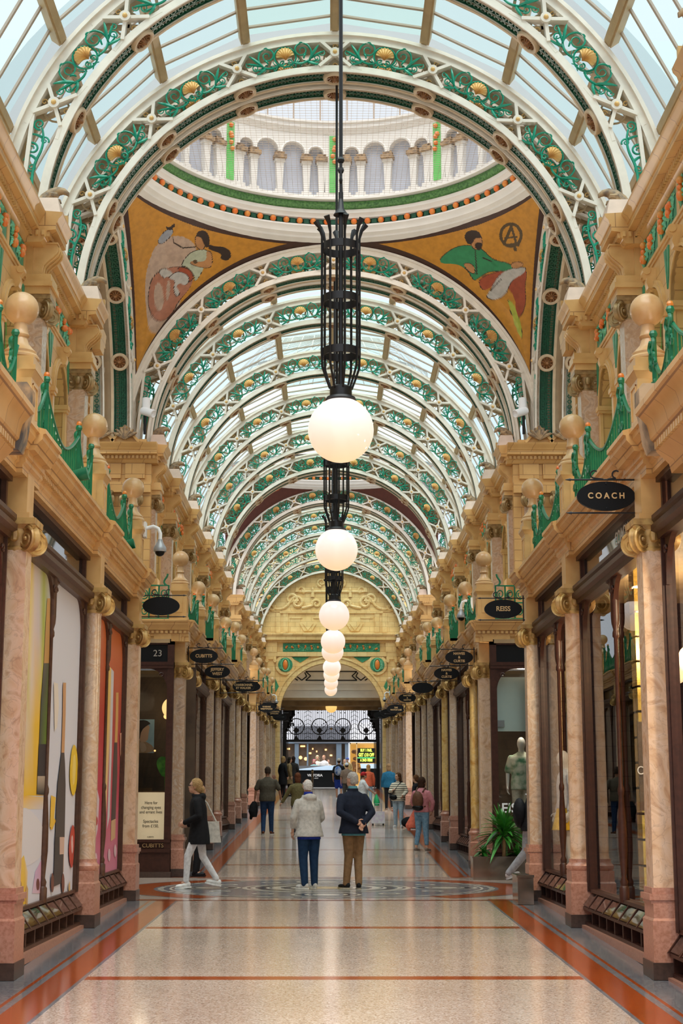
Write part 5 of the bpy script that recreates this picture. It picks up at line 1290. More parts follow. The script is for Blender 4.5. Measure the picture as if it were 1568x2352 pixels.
class Wall_Print(Print):
    lay = 0
    def px(s, pts, cols, sm=0):              # points read off the poster in the photograph, laid on the poster's own plane
        if sm: pts = smooth_poly(pts, sm)
        s.lay += .0006; P = [at(x*K6, 1200+y*K6, X=XP+s.lay) for x, y in pts]; s.poly([tuple(p) for p in P], cols if not (isinstance(cols, list) and len(cols) != len(P)) else cols[0])
    def grid(s, rows):
        s.lay += .0006; pr = [[tuple(at(x*K6, 1200+y*K6, X=XP+s.lay)) for x in xs] for y, xs, c in rows]
        for (a, b_), (ra, rb) in zip(zip(pr, pr[1:]), zip(rows, rows[1:])):
            for k in range(len(a)-1): s.poly([a[k], a[k+1], b_[k+1], b_[k]], [ra[2][k], ra[2][k+1], rb[2][k+1], rb[2][k]])
def rect_on(P, y0, y1, z0, z1, cb, ct, n=1): P.poly([(XP,y0,z0),(XP,y1,z0),(XP,y1,z1),(XP,y0,z1)], [cb,cb,ct,ct])
def poster(label, y0, y1, fill):
    z0 = zfloor((y0+y1)/2)+.46; z1 = 4.02
    t = thing('window_poster', label, 'poster', group=None)
    P = Wall_Print(); fill(P, y0, y1, z0, z1); P.build('print', t)
    return t
Y_, LG, BG, PK, LM_ = (.80,.50,.02), (.36,.42,.02), (.62,.63,.72), (.66,.50,.60), (.55,.50,.10)
def art1(P, y0, y1, z0, z1):
    rect_on(P, y0, y1, z0, z1, (.66,.67,.76), BG)
    P.grid([(110, [132,150,166,188,208,244], [Y_,(.8,.6,.1),(.68,.6,.55),(.6,.58,.45),(.45,.48,.1),BG]), (500, [120,140,160,182,204,240], [Y_,(.78,.62,.25),(.7,.56,.5),(.6,.5,.5),LG,BG]),
            (760, [112,128,148,170,196,236], [(.45,.45,.05),(.62,.55,.2),(.72,.6,.5),(.74,.5,.2),(.62,.52,.1),BG]), (950, [106,122,140,165,194,230], [(.6,.5,.1),(.7,.58,.45),(.72,.55,.3),(.8,.5,.04),Y_,BG]), (1282, [100,116,132,160,190,222], [Y_,Y_,(.8,.5,.03),(.78,.47,.02),(.78,.5,.1),(.68,.62,.6)])])
    P.px([(100,1280),(214,1290),(210,1345),(98,1345)], [(.8,.45,.01),(.75,.55,.3),(.66,.62,.66),(.8,.6,.25)])
    P.px([(92,1345),(130,1335),(190,1400),(212,1470),(210,1560),(92,1640)], (.70,.68,.72), 2)
    P.px([(86,1600),(112,1560),(130,1640),(122,1790),(86,1800)], [(.8,.5,.03),(.8,.55,.1),(.75,.6,.4),(.75,.45,.02),(.8,.5,.02)])
    P.px([(150,1740),(165,1640),(200,1570),(214,1580),(208,1740)], [PK,(.6,.42,.62),(.65,.35,.5),(.7,.32,.42),(.68,.4,.5)], 0)
    for cx, cy, rx, ry in ((92,1700,8,28),(178,1698,8,28)): P.px([(cx+rx*cos(2*pi*i/14), cy+ry*sin(2*pi*i/14)) for i in range(14)], (.18,.06,.05))
    P.px([(120,1720),(126,1700),(132,1720),(130,1790),(122,1795)], (.55,.34,.12))
    # tall bottle with gilt neck, green shoulder, dark label
    P.px([(222,356),(236,356),(234,480),(230,660),(206,660),(214,480)], [(.62,.36,.12)]*2+[(.5,.27,.08)]*4)
    P.px([(206,660),(230,660),(226,860),(222,1040),(184,1040),(192,840)], [(.10,.08,.08),(.10,.11,.05),(.16,.22,.02),(.14,.24,.02),(.06,.06,.05),(.05,.05,.05)])
    P.px([(183,1040),(222,1040),(218,1190),(176,1190)], (.035,.03,.035)); P.px([(176,1190),(218,1190),(216,1278),(173,1276)], [(.5,.4,.3),(.45,.36,.28),(.02,.02,.02),(.02,.02,.02)])
    # second half
    P.px([(252,750),(272,756),(276,860),(268,960),(256,980)], [(.74,.66,.58)]*5); P.px([(250,1380),(262,1400),(246,1440),(236,1440)], [(.8,.45,.02)]*4); P.px([(240,1280),(262,1290),(250,1430),(234,1430)], [(.8,.5,.05)]*4)
    P.px([(296,752),(310,752),(308,900),(302,1086),(288,1086),(294,900)], [(.56,.30,.14)]*6)
    P.px([(288,1080),(302,1080),(305,1130),(308,1230),(306,1340),(303,1478),(259,1478),(264,1340),(271,1220),(282,1130)], [(.06,.05,.05)]*10)
    P.px([(260,1476),(302,1476),(298,1640),(254,1640)], [(.62,.42,.34)]*4); P.px([(256,1560),(298,1556),(294,1690),(250,1710)], (.05,.045,.045)); P.px([(258,1476),(280,1476),(280,1560),(256,1560)], (.04,.035,.035))
    P.px([(326,1180),(334,1080),(346,1036),(360,1060),(366,1140),(360,1240),(346,1290),(332,1260)], (.78,.52,.02), 2); P.px([(340,1110),(352,1080),(358,1140),(350,1220),(340,1240)], (.82,.62,.15), 1)
    P.px([(322,1520),(332,1440),(344,1410),(352,1460),(346,1560),(340,1630),(326,1600)], (.50,.05,.03), 2); P.px([(332,1480),(342,1460),(344,1540),(336,1560)], (.7,.4,.4), 1)
    for cx, cy in ((246,1690),(296,1692)): P.px([(cx+7*cos(2*pi*i/14), cy+46*sin(2*pi*i/14)) for i in range(14)], (.17,.06,.04))
    P.px([(322,1700),(328,1680),(330,1740),(322,1750)], (.6,.4,.15))
def art2(P, y0, y1, z0, z1):
    h = z1-z0; zs = [z0, z0+h*.3, z0+h*.62, z1]; cs = [(.62,.22,.34),(.56,.06,.11),(.46,.05,.035),(.62,.15,.03)]
    for a in range(3): P.poly([(XP,y0,zs[a]),(XP,y1,zs[a]),(XP,y1,zs[a+1]),(XP,y0,zs[a+1])], [cs[a],cs[a],cs[a+1],cs[a+1]])
    P.px([(500,664),(522,684),(516,1000),(494,1440),(484,1440),(494,1000)], [(.8,.5,.02),(.8,.55,.2),(.7,.45,.3),(.8,.55,.3),(.8,.5,.05),(.8,.45,.02)])
    P.px([(522,684),(534,700),(524,1080),(514,1380),(502,1440),(516,1000)], [(.65,.62,.66)]*6)
    P.px([(544,798),(556,798),(554,920),(550,1032),(538,1032),(542,920)], [(.66,.36,.10)]*6)
    P.px([(536,1032),(550,1032),(550,1180),(540,1440),(520,1440),(528,1200)], [(.05,.03,.03)]*6); P.px([(522,1400),(542,1390),(540,1480),(520,1496)], [(.6,.38,.2)]*4)
    P.px([(440,1260),(452,1230),(466,1300),(458,1440),(440,1520)], [(.7,.55,.6)]*5, 0)
    for cx, cy in ((448,1330),(452,1400),(444,1290)): P.px([(cx+7*cos(2*pi*i/10), cy+22*sin(2*pi*i/10)) for i in range(10)], (.5,.04,.05))
    for cx, cy in ((450,1580),(540,1540),(512,1560),(566,1480)): P.px([(cx+6*cos(2*pi*i/12), cy+30*sin(2*pi*i/12)) for i in range(12)], (.72,.5,.56))
    P.px([(562,990),(572,985),(574,1060),(564,1100)], [(.62,.3,.2)]*4)
def art0(P, y0, y1, z0, z1):
    rect_on(P, y0, y1, z0, z1, (.45,.02,.02), (.60,.02,.015))
    P.poly([(XP+.001,12.9,2.9),(XP+.001,13.2,2.9),(XP+.001,13.2,3.15),(XP+.001,12.9,3.1)], (.03,.02,.02)); P.poly([(XP+.001,12.95,3.15),(XP+.001,13.2,3.15),(XP+.001,13.2,3.3),(XP+.001,12.95,3.25)], (.6,.55,.5))
poster('large poster of a bottle, fruit and yellow stripes on pale lilac in the left window', 13.82, 17.67, art1)
poster('orange to pink poster with a dark bottle in the second left window', 18.21, 21.33, art2)
poster('plain red poster at the left edge of the picture', 8.3, 13.19, art0)

# ================================================================== hanging oval shop signs
def oval_sign(label, px, py, Y, s, lines, size=.1, w=.535, h=.27, reach=None):
    p = at(px, py, Y=Y); t = thing('hanging_sign', label, 'sign', tuple(p), 0, 'oval shop signs on iron brackets')
    b = MB(); n = 40; b.prism([(w/2*cos(2*pi*i/n), h/2*sin(2*pi*i/n)) for i in range(n)], 1, -.018, .018); b.build('plate', M['signblack'], t, 50)
    xe = reach if reach is not None else (2.74-abs(p.x-AX)); xe = max(xe, w/2+.04); b = MB()
    for z in (h/2+.02, -h/2-.02): b.tube([(-s*(w/2+.08), 0, z), (s*xe, 0, z)], .008, 6); b.tube([(-s*(w/2+.1), 0, z), (-s*(w/2+.05), 0, z)], [.003, .014], 6)
    b.tube([(s*(xe-.02), 0, -h/2-.04), (s*(xe-.02), 0, h/2+.06)], .01, 6)
    for e in (-1, 1): b.tube([(e*.1+.035*cos(a*.42)*(1 if a < 8 else 1), 0, h/2+.07+.035*sin(a*.42)) for a in range(2, 12)] + [(e*.02, 0, h/2+.025)], .008, 5)
    for z in (h/2-.02, -h/2+.02): b.sphere((0,-.02,z), .008, 6)
    b.build('bracket', M['black'], t)
    for i, l in enumerate(lines): text('lettering', l, M['goldtext'], t, (0, -.02, ((len(lines)-1)/2-i)*size*1.05), size, bold=.002, ext=.003, sx=.95)
    return t
oval_sign('blank black oval sign in front of green railing on the left, before the crossing', 370, 1392, 21.9, -1, [], reach=.27)
oval_sign('black oval sign of the optician at the far left corner of the crossing', 468, 1507, 28.9, -1, ['CUBITTS'], .085)
oval_sign('black oval sign with two lines of lettering, below the optician sign', 499, 1543, 32, -1, ['JEFFERY', 'WEST'], .085)
oval_sign('black oval sign with a long name in two lines, third on the left', 559, 1577, 37.5, -1, ['CHARBONNEL', 'ET WALKER'], .072)
oval_sign('black oval sign just behind the long-named one on the left', 574, 1577, 39.5, -1, ['FINE', 'DUO'], .07)
oval_sign('small black oval sign far down the left side, with two lines', 612, 1626, 56, -1, ['VIVIENNE', 'WESTWOOD'], .075, .66, .32)
oval_sign('small blank black oval sign just behind the far two-line one on the left', 617, 1622, 60, -1, [], .075, .62, .32)
oval_sign('small black oval sign with dull grey lettering far down the left', 630, 1637, 63, -1, ['GOLDSMITHS', 'JEWELLERS'], .07, .62, .32)
oval_sign('last and lowest small black oval sign on the left, beside the exit', 642, 1647, 69, -1, [], .07, .62, .32)
oval_sign('large black oval sign nearest the camera on the right', 1391, 1140, 13.65, 1, ['C O A C H'], .075, reach=.33)
oval_sign('black oval sign in front of green railing on the right, at the crossing', 1155, 1399, 21.5, 1, ['REISS'], .095, reach=.30)
oval_sign('black oval sign with three lines at the far right corner of the crossing', 1054, 1510, 29.2, 1, ['HAWES', '&', 'CURTIS'], .068)
oval_sign('black oval sign with three lines, lower one of the matching two on the right', 1025, 1547, 32.4, 1, ['HAWES', '&', 'CURTIS'], .068)
oval_sign('blank black oval sign beyond the two matching ones on the right', 970, 1580, 38.4, 1, [])
oval_sign('small black oval sign beyond the blank one on the right', 935, 1603, 47, 1, ['MATTEO', '&', 'NOTTO'], .065)
oval_sign('far small black oval sign on the right, upper of the last three', 909, 1628, 56, 1, ['THE', 'WATCH LAB'], .075, .66, .32)
oval_sign('far small black oval sign on the right, middle of the last three', 893, 1637, 60, 1, [], .08, .66, .32)
oval_sign('far small black oval sign on the right, lowest of the last three', 876, 1642, 64, 1, [], .08, .66, .32)

# ================================================================== cameras and lights fixed to the building
def cctv(label, px, py, Y, s, k=1.0):
    p = at(px, py, Y=Y); t = thing('dome_camera', label, 'camera', tuple(p), 0, None)
    b = MB(); b.lathe([(0,.17),(.035,.17),(.04,.14),(.06,.1),(.092,.05),(.095,0),(.09,-.01),(0,-.01)], n=24); b.build('housing', M['grey'], t)
    b = MB(); b.sphere((0,0,-.01), .07, 20, (1,1,.95)); b.build('lens_dome', M['signblack'], t)
    b = MB(); b.tube([(0,0,.15),(0,0,.26),(s*.03,0,.33),(s*.1,0,.36),(s*.22,.0,.33)], .028, 10); b.box(min(s*.2,s*.24), max(s*.2,s*.24), -.08, .08, .2, .42); b.build('arm', M['whiteplastic'], t)
    t.scale = (k,)*3
cctv('grey dome camera on a curved arm by the third left ball finial', 367, 1266, 21.7, -1)
cctv('grey dome camera on a curved arm on the right beyond the crossing', 1059, 1418, 32.4, 1)
cctv('small white dome camera beside the exit arch on the left', 634, 1614, 70, -1); cctv('small white dome camera beside the exit arch on the right', 883, 1608, 70, 1)
for s, px in ((-1, 335), (1, 1200)):
    p = at(px, 950, Y=28.75)
    t = thing('spotlight', f'pair of white cylinder spotlights on the {SN[s]} corner cornice under the dome', 'spotlight', tuple(p))
    for nm, c, d in (('upper_can', (0,0,.16), (0,0,1)), ('lower_can', (-s*.06,-.1,0), (-s*.75,-.55,-.35))):
        b = MB(); q = Vector((0,0,1)).rotation_difference(Vector(d)).to_matrix().to_4x4(); b.lathe([(0,-.16),(.075,-.16),(.08,-.14),(.08,.14),(.07,.15),(.065,.13),(0,.12)], c, 20, q); b.build(nm, M['whiteplastic'], t)
    b = MB(); b.bar((s*.02,.05,-.4), (s*.02,.05,.2), .04, .04); b.bar((s*.02,.05,0), (-s*.06,-.1,0), .03, .03); b.build('bracket', M['black'], t)
for i, (px, py, Y) in enumerate(((180, 1092, 15.6), (292, 1252, 20.6))):
    p = at(px, py, Y=Y); t = thing('floodlight', 'green cylinder floodlight on the left balcony edge, ' + ('nearer one' if i == 0 else 'farther one'), 'floodlight', tuple(p))
    b = MB(); q = Matrix.Rotation(rad(75), 4, 'Y'); b.lathe([(0,-.1),(.06,-.1),(.07,.1),(.06,.1),(0,.07)], (0,0,0), 18, q); b.build('can', M['railgreen'], t); b = MB(); b.bar((0,0,0), (-.12,0,.02), .03, .03); b.build('bracket', M['railgreen'], t)

# ================================================================== corner windows facing the crossing
# left: lit notice, portrait poster, leafy plant, imitated globe reflection, numerals
pos = at(345, 1934, Y=28.42)
t = thing('notice_board', 'lit cream notice in a thin brown frame in the dark left corner window', 'sign', (pos.x, 28.42, pos.z))
M['lit'] = mat('lit_panel', (.66,.5,.33), .5, emit=(1,.74,.46), es=.36); M['brownframe'] = mat('brown_frame', (.12,.05,.02), .4)
b = MB(); b.box(-.265,.265,.0,.03,0,.91); b.build('frame', M['brownframe'], t, 0); b = MB(); b.box(-.245,.245,-.006,.002,.02,.89); b.build('panel', M['lit'], t, 0)
for i, l in enumerate(['Here for', 'changing eyes', 'and errant lives', '', 'Spectacles', 'from \u00a3150.']): 
    if l: text('lettering', l, M['signblack'], t, (0,-.012,.70-i*.083), .078, sx=.85)
text('lettering', 'CUBITTS', M['signblack'], t, (0,-.012,.09), .03)
text('lettering', '23', M['lettergrey'], CSHOP[-1], tuple(at(362, 1501, Y=28.25)), .17); text('lettering', 'CUBITTS', M['goldtext'], CSHOP[-1], (at(350, 1945, Y=28.2).x, 28.25, zfloor(28.3)+.56), .10)
pos = at(328, 1730, Y=28.9)
t = thing('portrait_poster', 'poster of a dark-haired person in a tan jacket in the left corner window', 'poster', (pos.x, 28.75, pos.z))
P = Print()
def pp(pts, c, lay): P.poly([(x, -lay*.002, z) for x, z in smooth_poly(pts, 1)], c)
P.poly([(-.3,0,0),(.22,0,0),(.22,0,.62),(-.3,0,.62)], (.26,.36,.38))
pp([(-.3,0),(.22,0),(.22,.12),(.05,.22),(-.1,.24),(-.3,.16)], (.34,.20,.11), 1); pp([(-.05,.2),(.04,.2),(.1,.06),(0,0),(-.04,.1)], (.45,.30,.2), 2)
pp([(-.06,.2),(.1,.2),(.12,.4),(.14,.5),(.02,.55),(-.08,.45)], (.52,.30,.18), 2); pp([(-.16,.18),(-.05,.22),(-.02,.42),(.1,.52),(.16,.54),(.06,.61),(-.1,.6),(-.2,.48),(-.24,.3)], (.03,.018,.012), 3)
P.build('print', t)
pos = at(384, 1840, Y=28.8)
t = thing('leafy_plant', 'tall plant with bright green paddle leaves in the left corner window', 'plant', (pos.x, 28.85, zfloor(28.3)+.3))
M['leaf'] = mat('plant_leaf', (.10,.38,.03), .35, c2=(.03,.2,.015), scale=12); M['leaf2'] = mat('dracaena_leaf', (.06,.28,.035), .35, c2=(.02,.13,.015), scale=8)
def leaf_blade(b, p0, d, L, w, droop, n=6, up=(0,0,1)):
    d = Vector(d).normalized(); sd = d.cross(Vector(up)); sd = sd.normalized() if sd.length > .01 else Vector((1,0,0)); vs = []; fs = []
    for i in range(n+1):
        t_ = i/n; c = Vector(p0) + d*L*t_ + Vector((0,0,-droop*L*t_*t_)); ww = w*(sin(pi*min(1,.12+.88*t_))**.8)*(1 if t_ < 1 else 0)
        vs += [c - sd*ww + Vector((0,0,ww*.3)), c, c + sd*ww + Vector((0,0,ww*.3))]
    for i in range(n): fs += [(3*i,3*i+1,3*i+4,3*i+3), (3*i+1,3*i+2,3*i+5,3*i+4)]
    b.add(vs, fs)
for k, (dx, z, L, w) in enumerate(((-.06,1.5,.52,.13),(.06,1.12,.45,.13),(-.02,.8,.4,.1),(.1,1.3,.35,.08))):
    b = MB(); leaf_blade(b, (dx,0,z), (dx*1.5,-.25,.9), L, w, .25, 8, (0,-1,.2)); b.build('leaf', M['leaf'], t, 60, False)
b = MB(); b.tube([(0,0,0),(-.02,0,.8),(-.06,0,1.55)], .015, 6); b.tube([(0,0,.2),(.06,0,.8)], .012, 6); b.build('stem', M['leaf'], t); b = MB(); b.lathe([(0,0),(.12,0),(.15,.25),(0,.25)], n=18); b.build('pot', M['signblack'], t)
pos = at(396, 1626, Y=29.2)
t = thing('reflection_disc', 'half-round glow standing in for a globe reflection in the left corner window', 'lamp', tuple(pos)); b = MB(); n = 20; b.prism([(-.2*sin(pi*i/n), .2*cos(pi*i/n)) for i in range(n+1)], 1, 0, .05); b.build('half_disc', mat('reflection_glow', (1,.7,.35), .5, emit=(1,.62,.24), es=.9), t, 0)  # glowing half disc imitates a lamp globe mirrored in the window
t = thing('optician_display', 'dark display stand with small lights inside the left corner window', 'display', (pos.x-.5, 29.6, zfloor(28.3)))
b = MB(); b.box(-.7,.9,0,.05,0,3.9); b.build('back_panel', M['interior'], t, 0); b = MB(); b.box(-.5,.1,-.03,0,1.25,1.6); b.build('picture', mat('dark_print', (.16,.08,.03), .4, var=.5, scale=4), t, 0)
b = MB(); b.sphere((.35,-.1,2.95), .05, 10); b.sphere((.15,-.1,2.3), .02, 8); b.build('spot', M['warmspot'], t)

# right: mannequin window
M['blind'] = mat('pale_blind', (.50,.60,.58), .6); pos = at(1165, 1680, Y=28.5)
t = thing('window_blind', 'pale blue-green blind in the upper half of the right corner window', 'blind', (pos.x+.35, 28.45, pos.z)); b = MB(); b.box(-.66,.62,0,.03,0,1.0); b.build('fabric', M['blind'], t, 0); b = MB()
for x in (-.5, .2): b.box(x-.09, x+.09, -.03, .04, .08, .2)
b.build('clip', M['grey'], t, 0)
text('lettering', 'REISS', M['whiteplastic'], CSHOP[1], (at(1168, 1857, Y=28.2).x-.0, 28.26, at(1168, 1857, Y=28.2).z), .24, bold=.004)

# ================================================================== polished planters and plants at the right of the crossing
def planter(label, x0, x1, y0, y1, z, h):
    t = thing('planter', label, 'planter', ((x0+x1)/2, (y0+y1)/2, z)); dx, dy = (x1-x0)/2, (y1-y0)/2
    b = MB(); b.box(-dx,dx,-dy,dy,0,h-.02); b.box(-dx-.01,dx+.01,-dy-.01,-dy+.03,h-.03,h); b.box(-dx-.01,dx+.01,dy-.03,dy+.01,h-.03,h); b.box(-dx-.01,-dx+.03,-dy,dy,h-.03,h); b.box(dx-.03,dx+.01,-dy,dy,h-.03,h); b.build('trough', M['steel'], t, 0)
    b = MB(); b.box(-dx+.03,dx-.03,-dy+.03,dy-.03,h-.03,h-.012); b.build('soil', M['soil'], t, 0)
    return t
planter('long polished steel planter at the far right corner of the crossing', 2.50, 3.42, 27.25, 27.75, .42, .40)
planter('short polished steel planter beside the third right column', 2.49, 2.70, 20.75, 21.35, .41, .38)
def dracaena(label, loc, h, n, L, seed):
    t = thing('dracaena', label, 'plant', loc); rnd = random.Random(seed); b = MB(); b.tube([(0,0,-.02),(.01,0,h*.5),(0,0,h)], [.035,.03,.028], 8); b.build('trunk', mat('palm_trunk', (.28,.15,.06), .7, var=.3), t)
    b = MB()
    for i in range(n):
        a = rnd.uniform(0, 2*pi); el = rnd.uniform(-.35, 1.35); l = L*rnd.uniform(.75, 1.1); leaf_blade(b, (0,0,h+rnd.uniform(-.12,.08)), (cos(a)*cos(el), sin(a)*cos(el), sin(el)), l, .035, .35*cos(el)+.05, 7)
    b.build('leaves', M['leaf2'], t, 60, False)
dracaena('spiky green dracaena standing in the long planter', (3.06, 27.45, .80), .42, 95, .60, 4)
for i, (x, y, z, lab) in enumerate(((2.72, 27.5, .8, 'low grassy plant at the left end of the long planter'), (3.3, 27.5, .8, 'low grassy plant behind the walking man in the long planter'))): dracaena(lab, (x, y, z), .03, 34, .24, 9+i)

# ================================================================== right-hand shop displays
t = thing('display_column', 'gold glass-block display column behind the near right shop window', 'display', (3.32, 16.0, .3))
M['goldglass'] = mat('gold_blocks', (.75,.50,.10), .15, .6, c2=(.5,.3,.05), scale=12)
b = MB()
for i in range(16): b.box(-.13,.13,-.13,.13,.03+i*.26,.03+i*.26+.235)
b.build('blocks', M['goldglass'], t, 0); b = MB(); b.box(-.15,.15,-.17,-.14,1.35,2.25); b.build('dark_panel', M['interior'], t, 0)
text('lettering', 'COACH', M['whiteplastic'], t, (0,-.18,1.75), .12, sx=.8)
text('lettering', 'COACH', mat('etched_letters', (.5,.48,.42), .5), None, (AX+2.93, 15.3, 4.41), .2, (pi/2, 0, -pi/2), .002)
bpy.data.objects['lettering'] if 0 else None
for o in [q for q in COL.objects if q.type == 'MESH' and q.name.startswith('lettering') and q.parent is None]: o.name = 'transom_lettering'; tag(o, 'etched shop name on the glass band over the near right window', 'lettering')
for i, (y, z) in enumerate(((14.6, 3.5), (19.2, 3.5), (20.5, 3.5))):
    t = thing('shop_lamp', ['warm round lamp inside the near right window', 'warm round lamp in the second right window', 'warm round lamp in the second right window, nearer the crossing'][i], 'lamp', (4.6, y, z)); b = MB(); b.sphere((0,0,0), .22, 20); b.build('globe', M['lampwarm'] if 'lampwarm' in M else M.setdefault('lampwarm', mat('warm_lamp', (1,.8,.5), .4, emit=(1,.72,.38), es=1.3)), t); b = MB(); b.tube([(0,0,.2),(0,0,1.05)], .01, 6); b.build('cord', M['black'], t)
for y in (12.5, 15.5, 19.5):
    L = bpy.data.lights.new('shop_light', 'POINT'); L.energy = 170; L.color = (1,.78,.5); L.shadow_soft_size = .2; link('shop_light', L, None, (AX+3.9, y-.9, 3.7))  # point fill added to brighten the near right displays, no fixture
L = bpy.data.lights.new('shop_light', 'POINT'); L.energy = 130; L.color = (1,.88,.7); L.shadow_soft_size = .2; link('shop_light', L, None, (AX+3.7, 28.75, 4.0))  # fill added so the corner mannequin shows, no fixture
L = bpy.data.lights.new('shop_light', 'POINT'); L.energy = 7; L.color = (1,.8,.55); L.shadow_soft_size = .2; link('shop_light', L, None, (AX-3.5, 28.7, 3.6))  # weak fill added to bring out the plant, no fixture
t = thing('window_plinth', 'low white display plinth inside the second right window', 'display', (3.26, 21.1, .40)); b = MB(); b.box(-.28,.28,-.4,.4,0,.34); b.build('block', M['whiteplastic'], t, 0)
# ================================================================== people and mannequins
CM = {}
def cloth(c, rough=.8, c2=None, sc=20):
    k = (c, rough, c2, sc)
    if k not in CM: CM[k] = mat('cloth', c, rough, var=.22, c2=c2, scale=sc, bump=.35, spec=.15)
    return CM[k]
def remesh(b, vox, mats, name, sm=4, fac=.5):
    me = b.mesh('tmp', mats); o = bpy.data.objects.new('tmp', me); COL.objects.link(o)
    r = o.modifiers.new('r', 'REMESH'); r.mode = 'VOXEL'; r.voxel_size = vox; r.use_smooth_shade = True
    s_ = o.modifiers.new('s', 'SMOOTH'); s_.factor = fac; s_.iterations = sm
    out = bpy.data.meshes.new_from_object(o.evaluated_get(bpy.context.evaluated_depsgraph_get())); out.name = name
    bpy.data.objects.remove(o); bpy.data.meshes.remove(me)
    out.materials.clear()
    for m in (mats if isinstance(mats, (list, tuple)) else [mats]): out.materials.append(m)
    out.shade_smooth(); return out
def limb(b, pts, rs, n=12):
    P = [Vector(p) for p in pts]; Q = []; Rr = []
    for i in range(len(P)-1):
        for k in range(4): Q.append(P[i].lerp(P[i+1], k/4)); Rr.append(rs[i]+(rs[i+1]-rs[i])*k/4)
    Q.append(P[-1]); Rr.append(rs[-1]); b.tube(Q, Rr, n)
    for p, r in zip(P, rs): b.sphere(p, r, n)
def loft(b, rings, n=20):
    vs = []; fs = []
    for (c, rx, ry, tw) in rings:
        for k in range(n):
            q = 2*pi*k/n; x, y = rx*cos(q), ry*sin(q); vs.append((c[0]+x*cos(tw)-y*sin(tw), c[1]+x*sin(tw)+y*cos(tw), c[2]))
    m = len(rings)
    for i in range(m-1):
        for k in range(n): fs.append((i*n+k, i*n+(k+1) % n, (i+1)*n+(k+1) % n, (i+1)*n+k))
    b.add(vs, fs + [tuple(range(n))[::-1], tuple((m-1)*n+k for k in range(n))])
def hand(b, wrist, direction, palm_n, curl=.35, side=1):
    d = Vector(direction).normalized(); nrm = Vector(palm_n); nrm = (nrm - d*d.dot(nrm)).normalized(); sd = d.cross(nrm)*side; w = Vector(wrist)
    R_ = Matrix((sd, nrm, d)).transposed().to_4x4()
    b.sphere(w+d*.045, .05, 10, (.8,.38,1.0), R_)
    for i, (o, L) in enumerate(((-.031,.066),(-.01,.078),(.011,.073),(.03,.056))):
        p = w+d*.082+sd*o; a = curl*.6; pts = [p]; dd = d
        for k, f in enumerate((.45,.32,.23)): dd = (dd*cos(a)+nrm*sin(a)).normalized(); p = p+dd*L*f; pts.append(p); a = curl
        b.tube(pts, [.0095,.009,.008,.0065], 6); b.sphere(pts[-1], .0065, 6)
    p = w+d*.03-sd*.036; q = p+(d*.6-sd*.7+nrm*.3).normalized()*.036; b.tube([p, q, q+(d*.85-sd*.2+nrm*.4).normalized()*.032], [.013,.011,.008], 6)
SKIN = (.55,.30,.20)
